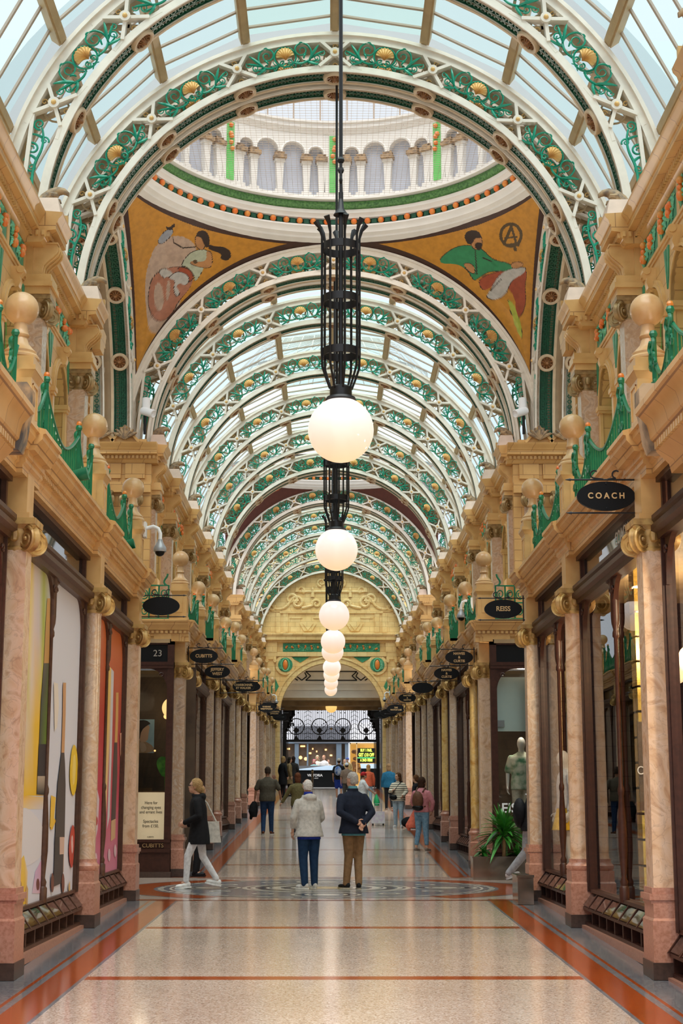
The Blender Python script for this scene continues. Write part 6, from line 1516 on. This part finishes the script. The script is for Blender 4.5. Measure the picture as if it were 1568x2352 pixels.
def person(label, px, py, top, facing, sp, cat='person', group=None, loc=None, h=None, name='person'):
    """sp: pose and clothes, in metres for a 1.75 m figure facing +y"""
    P = loc if loc is not None else on_floor(px, py)
    if h is None:
        y1 = top; hh = 1.6
        for _ in range(20): hh += (project(Vector((P.x, P.y, P.z+hh)))[1]-top)/FPX*P.y*.9
        h = hh
    k = h/1.75; t = thing(name, label, cat, (P.x, P.y, P.z), rad(facing), group); t.scale = (k, k, k)
    vox = sp.get('vox', .013); skin = sp.get('skinm') or cloth_skin(sp.get('skin', SKIN)); ln = sp.get('lean', .0); tw = rad(sp.get('twist', 0)); fat = sp.get('fat', 1.0)
    sh = sp.get('sh', .18); hipx = .09
    legs = sp.get('legs', {}); arms = sp.get('arms', {}); H = {}
    for e, K_ in ((-1, 'L'), (1, 'R')):
        lg = legs.get(K_, {}); H[K_] = dict(hip=(e*hipx, 0, .93), knee=lg.get('knee', (e*.095, .02, .50)), ank=lg.get('ank', (e*.10, -.02, .085)), toe=lg.get('toe', (e*.13, .16, .03)))
        ar = arms.get(K_, {}); s0 = Vector((e*sh*cos(tw), e*sh*sin(tw)+ln, 1.375))
        H[K_].update(sho=tuple(s0), elb=ar.get('elb', (e*.245, ln-.02, 1.14)), wri=ar.get('wri', (e*.25, ln+.06, .89)), hd=ar.get('hd'), pn=ar.get('pn', (-e, .2, 0)), curl=ar.get('curl', .4))
    nk = Vector((0, ln-.005, 1.47)); hc = Vector(sp.get('head', (0, ln+.035, 1.635))); hr = rad(sp.get('headturn', 0)); hp = rad(sp.get('headpitch', 0))
    HM = Matrix.Translation(hc) @ Matrix.Rotation(hr, 4, 'Z') @ Matrix.Rotation(-hp, 4, 'X')
    # ---- body
    b = MB()
    loft(b, [((0,0,.86),.14*fat,.10*fat,0),((0,0,.95),.16*fat,.115*fat,0),((0,ln*.3,1.08),.135*fat,.10*fat,tw*.4),((0,ln*.7,1.25),.155*fat,.105*fat,tw),((0,ln,1.38),.165,.085,tw),((0,ln,1.43),.11,.07,tw),((0,ln,1.47),.062,.058,tw)])
    limb(b, [nk-Vector((0,.0,.05)), hc-Vector((0,.015,.07))], [.058,.052])
    for K_ in 'LR':
        q = H[K_]; limb(b, [q['sho'], q['elb'], q['wri']], [.046,.038,.026]); limb(b, [q['hip'], q['knee'], q['ank']], [.078*fat,.052,.036]); limb(b, [q['ank'], Vector(q['ank']).lerp(Vector(q['toe']), .3)], [.034,.026])
    b.M = HM
    if not sp.get('faceless'):
        b.sphere((0,0,.015), .1, 18, (.76,.94,1.05)); b.sphere((0,.03,-.05), .07, 14, (.82,.9,.95)); b.sphere((0,.062,-.085), .028, 10, (1.2,1,.8))
        b.tube([(0,.088,.02),(0,.106,-.02),(0,.096,-.032)], [.011,.014,.011], 8); b.sphere((0,.085,.03), .03, 8, (1.6,.5,.4)); b.sphere((0,.088,-.06), .016, 8, (1.5,.7,.6))
        for e in (-1, 1): b.sphere((e*.077,-.005,-.005), .026, 8, (.35,.8,1.2))
    else: b.sphere((0,.0,.0), .1, 20, (.74,.92,1.15)); b.sphere((0,.02,-.05), .07, 16, (.8,.9,1))
    b.M = None
    me = remesh(b, min(vox, .012), skin, 'body', 3)
    b2 = MB()
    for e, K_ in ((-1, 'L'), (1, 'R')):
        q = H[K_]; w = Vector(q['wri']); d = Vector(q['hd']) if q['hd'] else w-Vector(q['elb']); hand(b2, w-d.normalized()*.01, d, q['pn'], q['curl'], -e)
    m2 = b2.mesh('h', skin, 60); bm = bmesh.new(); bm.from_mesh(me); bm.from_mesh(m2)
    bm.to_mesh(me); bm.free(); me.shade_smooth(); body = link('body', me, t)
    if not sp.get('faceless'):
        b = MB(HM)
        for e in (-1, 1): b.sphere((e*.032,.082,.012), .011, 8)
        b.build('eyes', M['signblack'], t); b = MB(HM); b.sphere((0,.099,-.058), .012, 8, (2.0,.5,.5)); b.build('mouth', cloth((.35,.10,.08)), t)
    # ---- trousers / skirt
    tr = sp.get('trousers')
    if tr:
        b = MB(); c, L, wd = tr[0], tr[1], tr[2]
        loft(b, [((0,0,.84),.15*fat,.115*fat,0),((0,0,.95),.172*fat,.13*fat,0),((0,ln*.3,1.03),.155*fat,.118*fat,tw*.3)])
        for K_ in 'LR':
            q = H[K_]; hip, kn, an = Vector(q['hip']), Vector(q['knee']), Vector(q['ank'])
            if L > .5: limb(b, [hip, kn, kn.lerp(an, (L-.5)*2)], [.095*fat*wd, .068*wd, .052*wd])
            else: limb(b, [hip, hip.lerp(kn, L*2)], [.098*fat*wd, .082*wd])
        link('trousers', remesh(b, vox, cloth(c, .75, tr[3] if len(tr) > 3 else None), 'trousers', 3), t)
    if sp.get('skirt'):
        c, zb = sp['skirt']; b = MB(); loft(b, [((0,.01,zb),.24,.20,0),((0,0,.86),.2,.155,0),((0,0,1.0),.15,.12,0),((0,0,1.06),.135,.105,0)]); link('skirt', remesh(b, vox, cloth(c, .6), 'skirt', 3), t)
    # ---- top: shirt, jumper, jacket or coat
    tp = sp.get('top')
    if tp:
        c, hem, sl, bulk = tp[:4]; m = cloth(c, .8, tp[4] if len(tp) > 4 else None) if not isinstance(c, str) else M[c]
        f = fat*bulk; b = MB(); R_ = []
        if hem < .84: R_ += [((0,.0,hem), .205*f, .17*f, 0), ((0,0,(hem+.95)/2), .195*f, .16*f, 0)]
        else: R_ += [((0,0,hem), .178*f, .14*f, 0)]
        if hem < .94: R_.append(((0,0,.96), .178*f, .142*f, 0))
        R_ += [((0,ln*.35,1.09), .162*f, .13*f, tw*.4), ((0,ln*.75,1.26), .178*f, .132*f, tw), ((0,ln,1.36), .188*bulk, .118*bulk, tw), ((0,ln,1.405), .175*bulk, .105*bulk, tw), ((0,ln,1.44), .135*bulk, .092, tw), ((0,ln,1.47), .09, .075, tw), ((0,ln,1.495), .068, .066, tw)]
        loft(b, R_)
        for K_ in 'LR':
            q = H[K_]; s0, el, wr = Vector(q['sho']), Vector(q['elb']), Vector(q['wri'])
            if sl > .5: limb(b, [s0, s0.lerp(el, .35), el, el.lerp(wr, (sl-.5)*2)], [.058*bulk, .062*bulk, .053*bulk, .042*bulk])
            else: limb(b, [s0, s0.lerp(el, sl*2)], [.06*bulk, .062*bulk])
        if sp.get('hood'): b.sphere((0, ln-.075, 1.455), .1, 14, (1.25,.62,.68)); b.tube([(.085*cos(a), ln+.01+.075*sin(a), 1.485+.01*cos(a)) for a in [2*pi*i/20 for i in range(20)]], .024, 8, True)
        if sp.get('collar'): b.tube([(.068*cos(a), ln+.066*sin(a), 1.50) for a in [2*pi*i/20 for i in range(20)]], .02, 8, True)
        link('top', remesh(b, vox, m, 'top', 3), t)
    if sp.get('under'):                      # shirt showing at hem and neck
        c, z = sp['under']; b = MB(); loft(b, [((0,0,z),.181*fat,.142*fat,0),((0,0,z+.1),.172*fat,.135*fat,0)]); b.build('undershirt', cloth(c), t); b = MB(); b.lathe([(.066,1.46),(.078,1.50),(.068,1.55),(.058,1.545)], (0,ln,0), 18); b.build('shirt_collar', cloth(c), t)
    # ---- shoes
    if sp.get('shoes'):
        c, sole = sp['shoes']
        for K_ in 'LR':
            q = H[K_]; a, to = Vector(q['ank']), Vector(q['toe']); d = to-a; pitch = atan2(-(to.z-.03)+(a.z-.085), .2)
            fl = Vector((d.x, d.y, 0)).normalized(); sd = Vector((-fl.y, fl.x, 0)); R_ = Matrix((sd, fl, Vector((0,0,1)))).transposed().to_4x4()
            tip = Vector((0,0,0)); c0 = a+Vector((0,0,-.085+.045)); tilt = Matrix.Rotation(-atan2(a.z-.085-(to.z-.03), .2), 4, sd); MM = Matrix.Translation(a) @ tilt @ R_.copy() @ Matrix.Translation((0,0,-.085))
            b = MB(MM); b.sphere((0,.02,.045), .055, 12, (.8,1.2,.8)); b.sphere((0,.1,.04), .055, 12, (.82,1.5,.62)); b.sphere((0,-.03,.055), .045, 12, (.85,1,1.1))
            sh_ = link('shoe', remesh(b, .011, cloth(c, .5), 'shoe', 2), t)
            b = MB(MM); n = 20; b.prism([(.046*cos(2*pi*i/n), .055+.135*sin(2*pi*i/n)) for i in range(n)], 2, -.005, .022); b.build('sole', cloth(sole, .6), sh_)
    # ---- hair, caps
    hr_ = sp.get('hair')
    if hr_:
        c, style = hr_; b = MB(HM); e = sp.get('bald', 0)
        if style == 'short':
            b.sphere((0,-.012,.03-.01*e), .104, 16, (.80,.95,1.0)); b.sphere((0,-.045,-.01), .085, 14, (.88,.8,1.0))
        elif style == 'long': b.sphere((0,-.012,.032), .108, 16, (.84,.98,1.02)); b.sphere((0,-.06,-.07), .09, 14, (1.0,.65,1.5)); b.sphere((.05,-.02,-.06), .05, 10, (.6,1,1.9)); b.sphere((-.05,-.02,-.06), .05, 10, (.6,1,1.9))
        elif style == 'bun': b.sphere((0,-.015,.032), .108, 16, (.84,.98,1.0)); b.sphere((0,-.055,-.02), .08, 14, (.95,.8,1.1)); b.sphere((0,-.11,-.03), .05, 12, (1,1,.9)); b.sphere((0,-.13,-.08), .035, 10, (.9,.9,1.5))
        elif style == 'scarf': b.sphere((0,-.01,.02), .118, 16, (.85,.98,1.1)); b.sphere((0,0,-.13), .1, 14, (1.2,.9,.9))
        elif style == 'cap': b.sphere((0,-.03,.0), .09, 14, (.88,.8,.95))
        h0 = remesh(b, .011, cloth(c, .85, None, 40), 'hair', 1)
        if style in ('short', 'long', 'bun', 'scarf', 'cap'):   # trim the hair away from the face
            bm = bmesh.new(); bm.from_mesh(h0); inv = HM.inverted(); kill = []
            for f in bm.faces:
                p = inv @ f.calc_center_median()
                lim = .045 if style == 'scarf' else .05-.35*max(0, .05-p.z) if style != 'short' else .035-.5*max(0, .06-p.z)
                if p.y > lim and p.z < (.085 if not e else .06) and abs(p.x) < .2: kill.append(f)
                elif e and p.y > -.055 and p.z > .06: kill.append(f)
                elif style == 'short' and (p.z < -.06 or (abs(p.x) > .056 and p.z < .028 and p.y > -.04)): kill.append(f)
            bmesh.ops.delete(bm, geom=kill, context='FACES')
            if style != 'scarf':
                rn = random.Random(len(bm.verts))
                for v in bm.verts: v.co += v.normal*rn.uniform(-.005, .006)
            bm.to_mesh(h0); bm.free(); h0.shade_smooth()
        link('headscarf' if style == 'scarf' else 'hair', h0, t)
    if sp.get('cap'):
        b = MB(HM); b.sphere((0,-.005,.035), .108, 18, (.84,.98,.85)); b.prism([(.075*cos(a), .06+.1*sin(a)) for a in [pi*i/12 for i in range(13)]], 2, .035, .045)
        link('cap', remesh(b, .010, cloth(sp['cap'], .7), 'cap', 1), t)
    if sp.get('glasses'):
        b = MB(HM)
        for e in (-1, 1): b.tube([(e*.033+.024*cos(a), .1, .012+.018*sin(a)) for a in [2*pi*i/12 for i in range(12)]], .0025, 4, True); b.tube([(e*.057,.098,.014),(e*.08,.0,.014)], .0025, 4)
        b.build('glasses', M['signblack'], t)
    return t, H, k
def cloth_skin(c):
    if c not in CM: m, nt, b = new_mat('skin'); b.inputs['Base Color'].default_value = rgba(c); b.inputs['Roughness'].default_value = .5; b.inputs['Subsurface Weight'].default_value = .1; b.inputs['Subsurface Radius'].default_value = (.02,.008,.004); CM[c] = m
    return CM[c]
def held(name, label, cat, owner, M_=None):
    """a carried thing: stays top-level, placed with its carrier's own frame"""
    o, H, k = owner; t = thing(name, label, cat); t.location = o.location; t.rotation_euler = o.rotation_euler; t.scale = o.scale; return t
NAVY, JEAN, LJEAN, BLACKC = (.012,.016,.03), (.02,.045,.11), (.30,.42,.52), (.012,.012,.014)
WHITEC, GREYC = (.72,.71,.70), (.42,.39,.36)
# 1 two older men in the middle of the crossing
p1 = person('white-haired man in a light grey hooded jacket and dark jeans, back to camera', 709, 2042, 1790, 24, dict(lean=.04, fat=1.1, sh=.185, hood=True, twist=4, top=((.50,.47,.43), .83, .80, 1.10), trousers=((.012,.035,.085), 1.0, 1.12), under=((.02,.04,.30), .79), shoes=((.62,.60,.56), (.7,.68,.64)), hair=((.66,.62,.58), 'short'), bald=1, headturn=-14,
    arms=dict(L=dict(elb=(-.265,.03,1.13), wri=(-.24,.12,.90)), R=dict(elb=(.26,.08,1.13), wri=(.17,.22,.98))), legs=dict(L=dict(ank=(-.08,-.02,.085), toe=(-.17,.14,.03)), R=dict(ank=(.11,.03,.085), toe=(.12,.22,.03)))))
p2 = person('grey-haired man in a navy jacket with hands clasped behind his back', 812, 2042, 1775, 20, dict(lean=.03, fat=1.06, sh=.19, collar=True, top=(NAVY, .83, .97, 1.11), trousers=((.22,.125,.06), 1.0, 1.05), under=((.10,.28,.33), .80), shoes=((.012,.012,.012), (.45,.40,.3)), hair=((.40,.37,.34), 'short'), headturn=22,
    arms=dict(L=dict(elb=(-.265,-.10,1.15), wri=(-.02,-.20,1.0), hd=(1,-.05,-.35), pn=(0,-1,0), curl=.5), R=dict(elb=(.265,-.10,1.15), wri=(.08,-.21,.98), hd=(-.6,-.2,-.9), pn=(0,-1,0), curl=.6)), legs=dict(L=dict(knee=(-.06,.05,.5), ank=(-.10,.05,.085), toe=(-.17,.22,.03)), R=dict(knee=(.10,.07,.5), ank=(.06,-.06,.085), toe=(.12,.11,.03)))))
# 2 walking woman on the left
p3 = person('blonde woman in a black coat and white trousers walking to the left', 455, 2041, 1788, 90, dict(lean=.03, fat=1.0, hood=True, top=(BLACKC, .70, .97, 1.08), trousers=((.72,.71,.73), .97, .92), shoes=((.78,.77,.76), (.8,.8,.8)), hair=((.40,.25,.11), 'bun'), glasses=True, head=(0,.075,1.62), headpitch=-6,
    arms=dict(L=dict(elb=(-.25,-.02,1.15), wri=(-.14,.23,1.04), hd=(.35,1,-.3), pn=(1,.0,-.3), curl=.6), R=dict(elb=(.24,-.05,1.14), wri=(.12,.2,1.0), hd=(-.3,1,-.1), pn=(-1,.2,0), curl=.7)), legs=dict(L=dict(knee=(-.09,.17,.51), ank=(-.09,.19,.10), toe=(-.1,.38,.07)), R=dict(knee=(.09,-.06,.5), ank=(.09,-.30,.13), toe=(.1,-.13,.035)))))
t = held('tote_bag', 'white canvas tote bag hanging behind the woman in the black coat', 'bag', p3)
b = MB(); b.fr((.20,.27,-.34,-.06,.72), (.21,.26,-.30,-.04,1.06)); b.build('bag', cloth((.62,.58,.52)), t, 30); b = MB(); b.tube([(.235,-.26,1.05),(.22,-.1,1.36),(.2,.0,1.46),(.22,.04,1.36),(.235,-.1,1.05)], .012, 6); b.build('strap', cloth((.62,.58,.52)), t)
b = MB(); b.lathe([(.034,-.015),(.036,0),(.034,.015)], (0,0,0), 14, Matrix.Rotation(rad(80), 4, 'X')); o = b.build('watch', M['whiteplastic'], p3[0]); o.location = (-.145, .2, 1.045)
person('person in black trousers mostly hidden behind the blonde woman', 452, 2013, 1800, -90, dict(top=(BLACKC, .86, .97, 1.05), trousers=(BLACKC, 1.0, 1.1), shoes=(BLACKC, (.02,.02,.02)), hair=((.03,.02,.015), 'short')), h=1.66)
# 3 couple walking away hand in hand
p5 = person('man in an olive polo shirt and jeans walking away, jacket in his left hand', 613, 1917, 1762, 0, dict(fat=1.12, sh=.21, top=((.085,.07,.05), .86, .42, 1.1), trousers=(JEAN, 1.0, 1.08), shoes=((.14,.05,.025), (.5,.45,.4)), hair=((.05,.03,.02), 'short'), skin=(.36,.17,.10), headturn=12,
    arms=dict(L=dict(elb=(-.30,.0,1.16), wri=(-.33,.05,.92), curl=1.1), R=dict(elb=(.31,.0,1.16), wri=(.36,.06,.93), hd=(.3,.2,-1), curl=1.0)), legs=dict(L=dict(knee=(-.1,.06,.5), ank=(-.1,-.06,.09)), R=dict(knee=(.1,.05,.5), ank=(.11,.1,.085), toe=(.16,.27,.03)))))
t = held('black_jacket', 'black jacket carried by the man in the olive polo shirt', 'jacket', p5)
b = MB(); loft(b, [((-.36,.05,.45),.09,.07,0),((-.37,.06,.6),.13,.1,.4),((-.36,.06,.75),.11,.09,.2),((-.345,.06,.86),.05,.05,0)]); limb(b, [(-.40,.05,.7),(-.43,.05,.42)], [.05,.04]); link('cloth', remesh(b, .014, cloth(BLACKC), 'cloth', 2), t)
person('woman in an olive jacket with red-brown hair holding his hand', 683, 1920, 1775, 6, dict(top=((.15,.12,.05), .84, .95, 1.12), trousers=((.03,.03,.04), 1.0, 1.0), shoes=((.2,.18,.16), (.5,.5,.5)), hair=((.14,.045,.02), 'long'), arms=dict(L=dict(elb=(-.31,.02,1.16), wri=(-.44,.06,.93), hd=(-.6,.1,-.6), curl=1.0))), h=1.60)
# 4 farther groups
p7 = person('man in a grey cap, black top and blue shorts with a blue backpack', 778, 1838, 1742, -6, dict(vox=.018, top=((.012,.012,.016), .86, .42, 1.1), trousers=((.02,.05,.30), .42, 1.2), shoes=((.7,.7,.7), (.8,.8,.8)), hair=((.05,.03,.02), 'cap'), cap=(.42,.38,.34), legs=dict(L=dict(knee=(-.1,.1,.5), ank=(-.1,.16,.09), toe=(-.1,.35,.06)))))
t = held('backpack', 'blue and white backpack on the man in blue shorts', 'backpack', p7); b = MB(); b.sphere((-.02,-.2,1.22), .16, 14, (.95,.6,1.25)); b.build('bag', cloth((.04,.10,.30), .7, (.45,.5,.6), 6), t)
person('man in a taupe T-shirt and pale cap walking away', 796, 1846, 1752, -4, dict(vox=.018, fat=1.1, top=((.19,.14,.105), .86, .42, 1.1), trousers=((.06,.06,.055), 1.0, 1.1), shoes=((.05,.04,.04), (.3,.3,.3)), hair=((.05,.03,.02), 'cap'), cap=(.55,.60,.66)))
p9 = person('woman in a red cap, white T-shirt and pale jeans turning to the right', 833, 1893, 1773, -75, dict(fat=1.1, top=((.68,.67,.68), .84, .42, 1.06), trousers=(LJEAN, 1.0, 1.05), shoes=(WHITEC, WHITEC), hair=((.10,.05,.02), 'cap'), cap=(.42,.02,.025), headpitch=-14, arms=dict(R=dict(elb=(.24,.12,1.18), wri=(.16,.36,1.03), hd=(-.1,1,-.5), curl=.9))))
t = held('carrier_bag', 'green plastic bag held out by the woman in the red cap', 'bag', p9); b = MB(); loft(b, [((.14,.45,.62),.11,.08,0),((.14,.45,.75),.13,.1,.3),((.14,.44,.9),.07,.06,.2),((.14,.44,1.0),.025,.02,0)], 14); b.build('bag', cloth((.04,.45,.16), .35), t)
c = on_floor(868, 1896)
t = thing('shopping_trolley', 'small lilac patterned trolley bag on wheels below the green bag', 'bag', (c.x, c.y, c.z)); b = MB(); b.fr((-.2,.2,-.12,.12,.06), (-.19,.19,-.1,.1,.4)); b.build('bag', cloth((.55,.45,.55), .6, (.62,.6,.6), 10), t, 20); b = MB(); b.tube([(-.1,.1,.35),(-.1,.12,.62),(.1,.12,.62),(.1,.1,.35)], .014, 6); b.build('handle', M['grey'], t)
for x in (-.15, .15):
    b = MB(); b.lathe([(0,-.02),(.05,-.02),(.05,.02),(0,.02)], (x,.0,.05), 14, Matrix.Rotation(pi/2, 4, 'Y')); b.build('wheel', M['black'], t)
person('person in an orange top walking away behind the red-capped woman', 846, 1852, 1757, 2, dict(vox=.018, top=((.62,.13,.06), .84, .95, 1.08), trousers=(LJEAN, 1.0, 1.05), shoes=(WHITEC, WHITEC), hair=((.45,.25,.09), 'long')))
person('woman in a teal-blue jacket and black trousers walking away on the right', 893, 1862, 1755, 4, dict(vox=.016, fat=1.08, top=((.015,.11,.20), .86, .95, 1.12), trousers=(BLACKC, 1.0, 1.0), shoes=((.3,.2,.15), (.5,.4,.3)), hair=((.26,.16,.08), 'long'), legs=dict(R=dict(knee=(.1,.0,.5), ank=(.1,-.18,.14), toe=(.1,-.03,.03)))))
# stripes for the jumper
m, nt, bs = new_mat('striped_knit'); tc = nt.nodes.new('ShaderNodeTexCoord'); sp_ = nt.nodes.new('ShaderNodeSeparateXYZ'); mm = nt.nodes.new('ShaderNodeMath'); mm.operation = 'MULTIPLY'; mm.inputs[1].default_value = 14.5; fr_ = nt.nodes.new('ShaderNodeMath'); fr_.operation = 'FRACT'; lt = nt.nodes.new('ShaderNodeMath'); lt.operation = 'LESS_THAN'; lt.inputs[1].default_value = .28; mx = nt.nodes.new('ShaderNodeMix'); mx.data_type = 'RGBA'; mx.inputs[6].default_value = (.66,.58,.45,1); mx.inputs[7].default_value = (.02,.018,.025,1)
for a, c_ in ((tc.outputs['Object'], sp_.inputs[0]), (sp_.outputs[2], mm.inputs[0]), (mm.outputs[0], fr_.inputs[0]), (fr_.outputs[0], lt.inputs[0]), (lt.outputs[0], mx.inputs[0]), (mx.outputs[2], bs.inputs['Base Color'])): nt.links.new(a, c_)
bs.inputs['Roughness'].default_value = .85; M['stripes'] = m
p12 = person('woman in a cream jumper with black stripes and pale jeans, facing the camera', 915, 1901, 1776, 165, dict(fat=1.12, headturn=-50, top=('stripes', .86, .95, 1.18), trousers=((.36,.46,.55), 1.0, 1.12), shoes=((.7,.7,.7), (.8,.8,.8)), hair=((.10,.045,.02), 'long'), arms=dict(R=dict(elb=(.27,.02,1.16), wri=(.16,.2,1.18), hd=(-.5,.5,.5), curl=.8), L=dict(elb=(-.28,.0,1.16), wri=(-.2,.16,1.02)))))
t = held('crossbody_bag', 'black crossbody bag on the woman in the striped jumper', 'bag', p12); b = MB(); b.sphere((.13,.19,.97), .1, 12, (1.3,.5,.9)); b.build('bag', M['signblack'], t); b = MB(); b.tube([(.2,.17,1.02),(.05,.17,1.25),(-.1,.1,1.46),(-.13,0,1.5),(-.1,-.1,1.42),(.1,-.17,1.15),(.22,.05,1.0)], .011, 6); b.build('strap', M['signblack'], t)
person('girl in a black T-shirt with tied-back hair beside the right columns', 957, 1905, 1781, 60, dict(top=((.015,.014,.018), .86, .42, 1.05), trousers=((.05,.05,.07), 1.0, 1.0), shoes=(BLACKC, WHITEC), hair=((.14,.06,.025), 'bun')))
c = on_floor(940, 1902); t = thing('holdall', 'black bag standing on the floor behind the striped jumper woman', 'bag', tuple(c)); b = MB(); b.sphere((0,0,.16), .16, 14, (1.5,.8,1)); link('bag', remesh(b, .02, cloth(BLACKC), 'bag', 2), t)
p14 = person('woman in a pink top and blue jeans with a brown backpack, seen from behind', 969, 1956, 1785, -28, dict(fat=1.05, headturn=-22, headpitch=-10, top=((.55,.22,.25), .92, .95, 1.06), trousers=((.12,.24,.36), .88, 1.04, (.2,.33,.46)), shoes=((.22,.17,.14), (.5,.45,.4)), hair=((.05,.025,.015), 'long'), head=(0,.05,1.625), arms=dict(R=dict(elb=(.28,.04,1.15), wri=(.22,.1,.95)), L=dict(elb=(-.27,.05,1.17), wri=(-.24,.16,1.0), curl=1.0)), legs=dict(L=dict(ank=(-.14,-.04,.085)), R=dict(ank=(.12,.02,.085)))))
t = held('backpack', 'brown leather backpack with dark base worn over the pink top', 'backpack', p14); b = MB(); b.sphere((-.01,-.2,1.2), .17, 14, (.85,.58,1.3)); b.build('bag', cloth((.13,.06,.035), .5), t); b = MB(); b.sphere((-.01,-.2,1.03), .14, 14, (1.05,.68,.55)); b.build('base', M['signblack'], t)
b = MB()
for e in (-1, 1): b.tube([(e*.09,-.13,1.40),(e*.1,-.02,1.50),(e*.11,.13,1.36),(e*.15,.06,1.12),(e*.13,-.12,1.05)], .018, 6)
b.build('strap', cloth((.13,.06,.035), .5), t)
t = held('coral_jacket', 'coral jacket hanging from the hand of the woman with the brown backpack', 'jacket', p14); b = MB(); loft(b, [((-.30,.12,.55),.16,.10,.3),((-.29,.13,.62),.19,.12,.2),((-.26,.15,.8),.12,.10,0),((-.24,.17,.98),.05,.05,0)]); limb(b, [(-.36,.1,.7),(-.39,.1,.52)], [.05,.045]); link('cloth', remesh(b, .014, cloth((.68,.16,.10)), 'cloth', 2), t)
# 5 man leaving to the right behind the third column
c = on_floor(1196, 2030)
p15 = person('man in grey joggers striding right, half hidden by the third right column', 0, 0, 1800, -90, dict(lean=.07, top=((.018,.018,.02), .86, .97, 1.12), trousers=((.38,.38,.40), 1.0, 1.15), shoes=((.75,.74,.73), (.7,.7,.7)), hair=((.16,.07,.03), 'short'), legs=dict(L=dict(knee=(-.09,-.06,.52), ank=(-.09,-.36,.17), toe=(-.1,-.21,.045)), R=dict(knee=(.09,.2,.52), ank=(.09,.24,.09), toe=(.1,.43,.05)))), loc=Vector((c.x+.17, c.y, .42)), h=1.74)
t = held('backpack', 'black backpack with pale strap marks on the man leaving right', 'backpack', p15); b = MB(); b.sphere((0,-.17,1.16), .18, 14, (.9,.62,1.4)); b.build('bag', cloth((.012,.012,.014), .6), t); b = MB()
for z in (1.05, 1.2): b.tube([(-.14,-.22,z),(-.17,-.15,z+.05),(-.16,-.1,z+.12)], .008, 5)
b.tube([(-.13,-.05,1.47),(-.12,.05,1.43),(-.14,.08,1.3)], .014, 6); b.build('strap', M['whiteplastic'], t)
# 6 people near the exit and in the street
for i, (px, py, tp_, f, lab, c, hs) in enumerate(((649, 1832, 1738, -50, 'person in black with fair hair, first of the dark group by the exit at left', BLACKC, ((.35,.22,.09), 'long')), (663, 1829, 1740, -80, 'person in a long tan coat in the dark group by the exit at left', (.22,.15,.07), ((.02,.015,.01), 'long')), (673, 1826, 1738, -20, 'person in dark clothes, last of the group by the exit at left', (.03,.025,.025), ((.03,.015,.012), 'long')))):
    person(lab, px, py, tp_, f, dict(vox=.022, top=(c, .55, .97, 1.1), trousers=(BLACKC, 1.0, 1.0), shoes=(BLACKC, BLACKC), hair=hs))
for i, (px, tp_, Y, f, lab, c, hs, cap) in enumerate(((721, 1745, 88.6, 175, 'person in a pink headscarf behind the black barrier', (.25,.45,.48), ((.75,.20,.28), 'scarf'), None), (728.5, 1736, 89.3, 180, 'person in a pale yellow headscarf and white dress behind the barrier', (.66,.64,.58), ((.72,.60,.36), 'scarf'), None), (744, 1735, 88.6, 150, 'man in a white shirt leaning behind the barrier', (.70,.69,.70), ((.45,.25,.15), 'short'), None), (753, 1744, 89, 200, 'woman in a beige coat behind the barrier, right of the white shirt', (.55,.44,.34), ((.10,.06,.04), 'long'), None), (798, 1740, 84, 170, 'man in a blue cap and sand jacket in the street', (.45,.32,.13), ((.3,.15,.08), 'cap'), (.06,.10,.35)), (791, 1748, 84.8, 190, 'person in navy beside the man in the sand jacket', (.05,.05,.12), ((.45,.3,.2), 'long'), None))):
    q = at(px, tp_, Y=Y); zf = zfloor(80)+.05; d = dict(vox=.024, top=(c, .8, .95, 1.1), trousers=((.10,.22,.30), 1.0, 1.0), shoes=(BLACKC, BLACKC), hair=hs)
    if cap: d['cap'] = cap
    person(lab, 0, 0, 0, f, d, loc=Vector((q.x, Y, zf)), h=max(1.55, min(1.95, q.z-zf)))
# ---- shop mannequins
M['mann'] = mat('mannequin_white', (.62,.61,.60), .35); M['leafshirt'] = mat('leaf_print', (.58,.60,.50), .7, c2=(.05,.20,.11), scale=7)
q = at(1190, 1693, Y=28.75)
person('white mannequin in a green leaf-print shirt and cream trousers in the right corner window', 0, 0, 0, 172, dict(skinm=M['mann'], faceless=True, top=('leafshirt', .84, .42, 1.12), trousers=((.60,.56,.47), 1.0, 1.1)), 'mannequin', None, Vector((q.x+.05, 28.75, q.z-1.86)), 1.86, 'mannequin')
q = at(1303, 1692, Y=20.2)
person('white mannequin in a yellow skirt and pale top in the second right window', 0, 0, 0, 100, dict(skinm=M['mann'], faceless=True, top=((.66,.67,.72), .95, .9, 1.0), skirt=((.80,.50,.02), .66), shoes=((.6,.45,.25), (.5,.35,.2))), 'mannequin', None, Vector((3.22, 21.1, .72)), 1.72, 'mannequin')
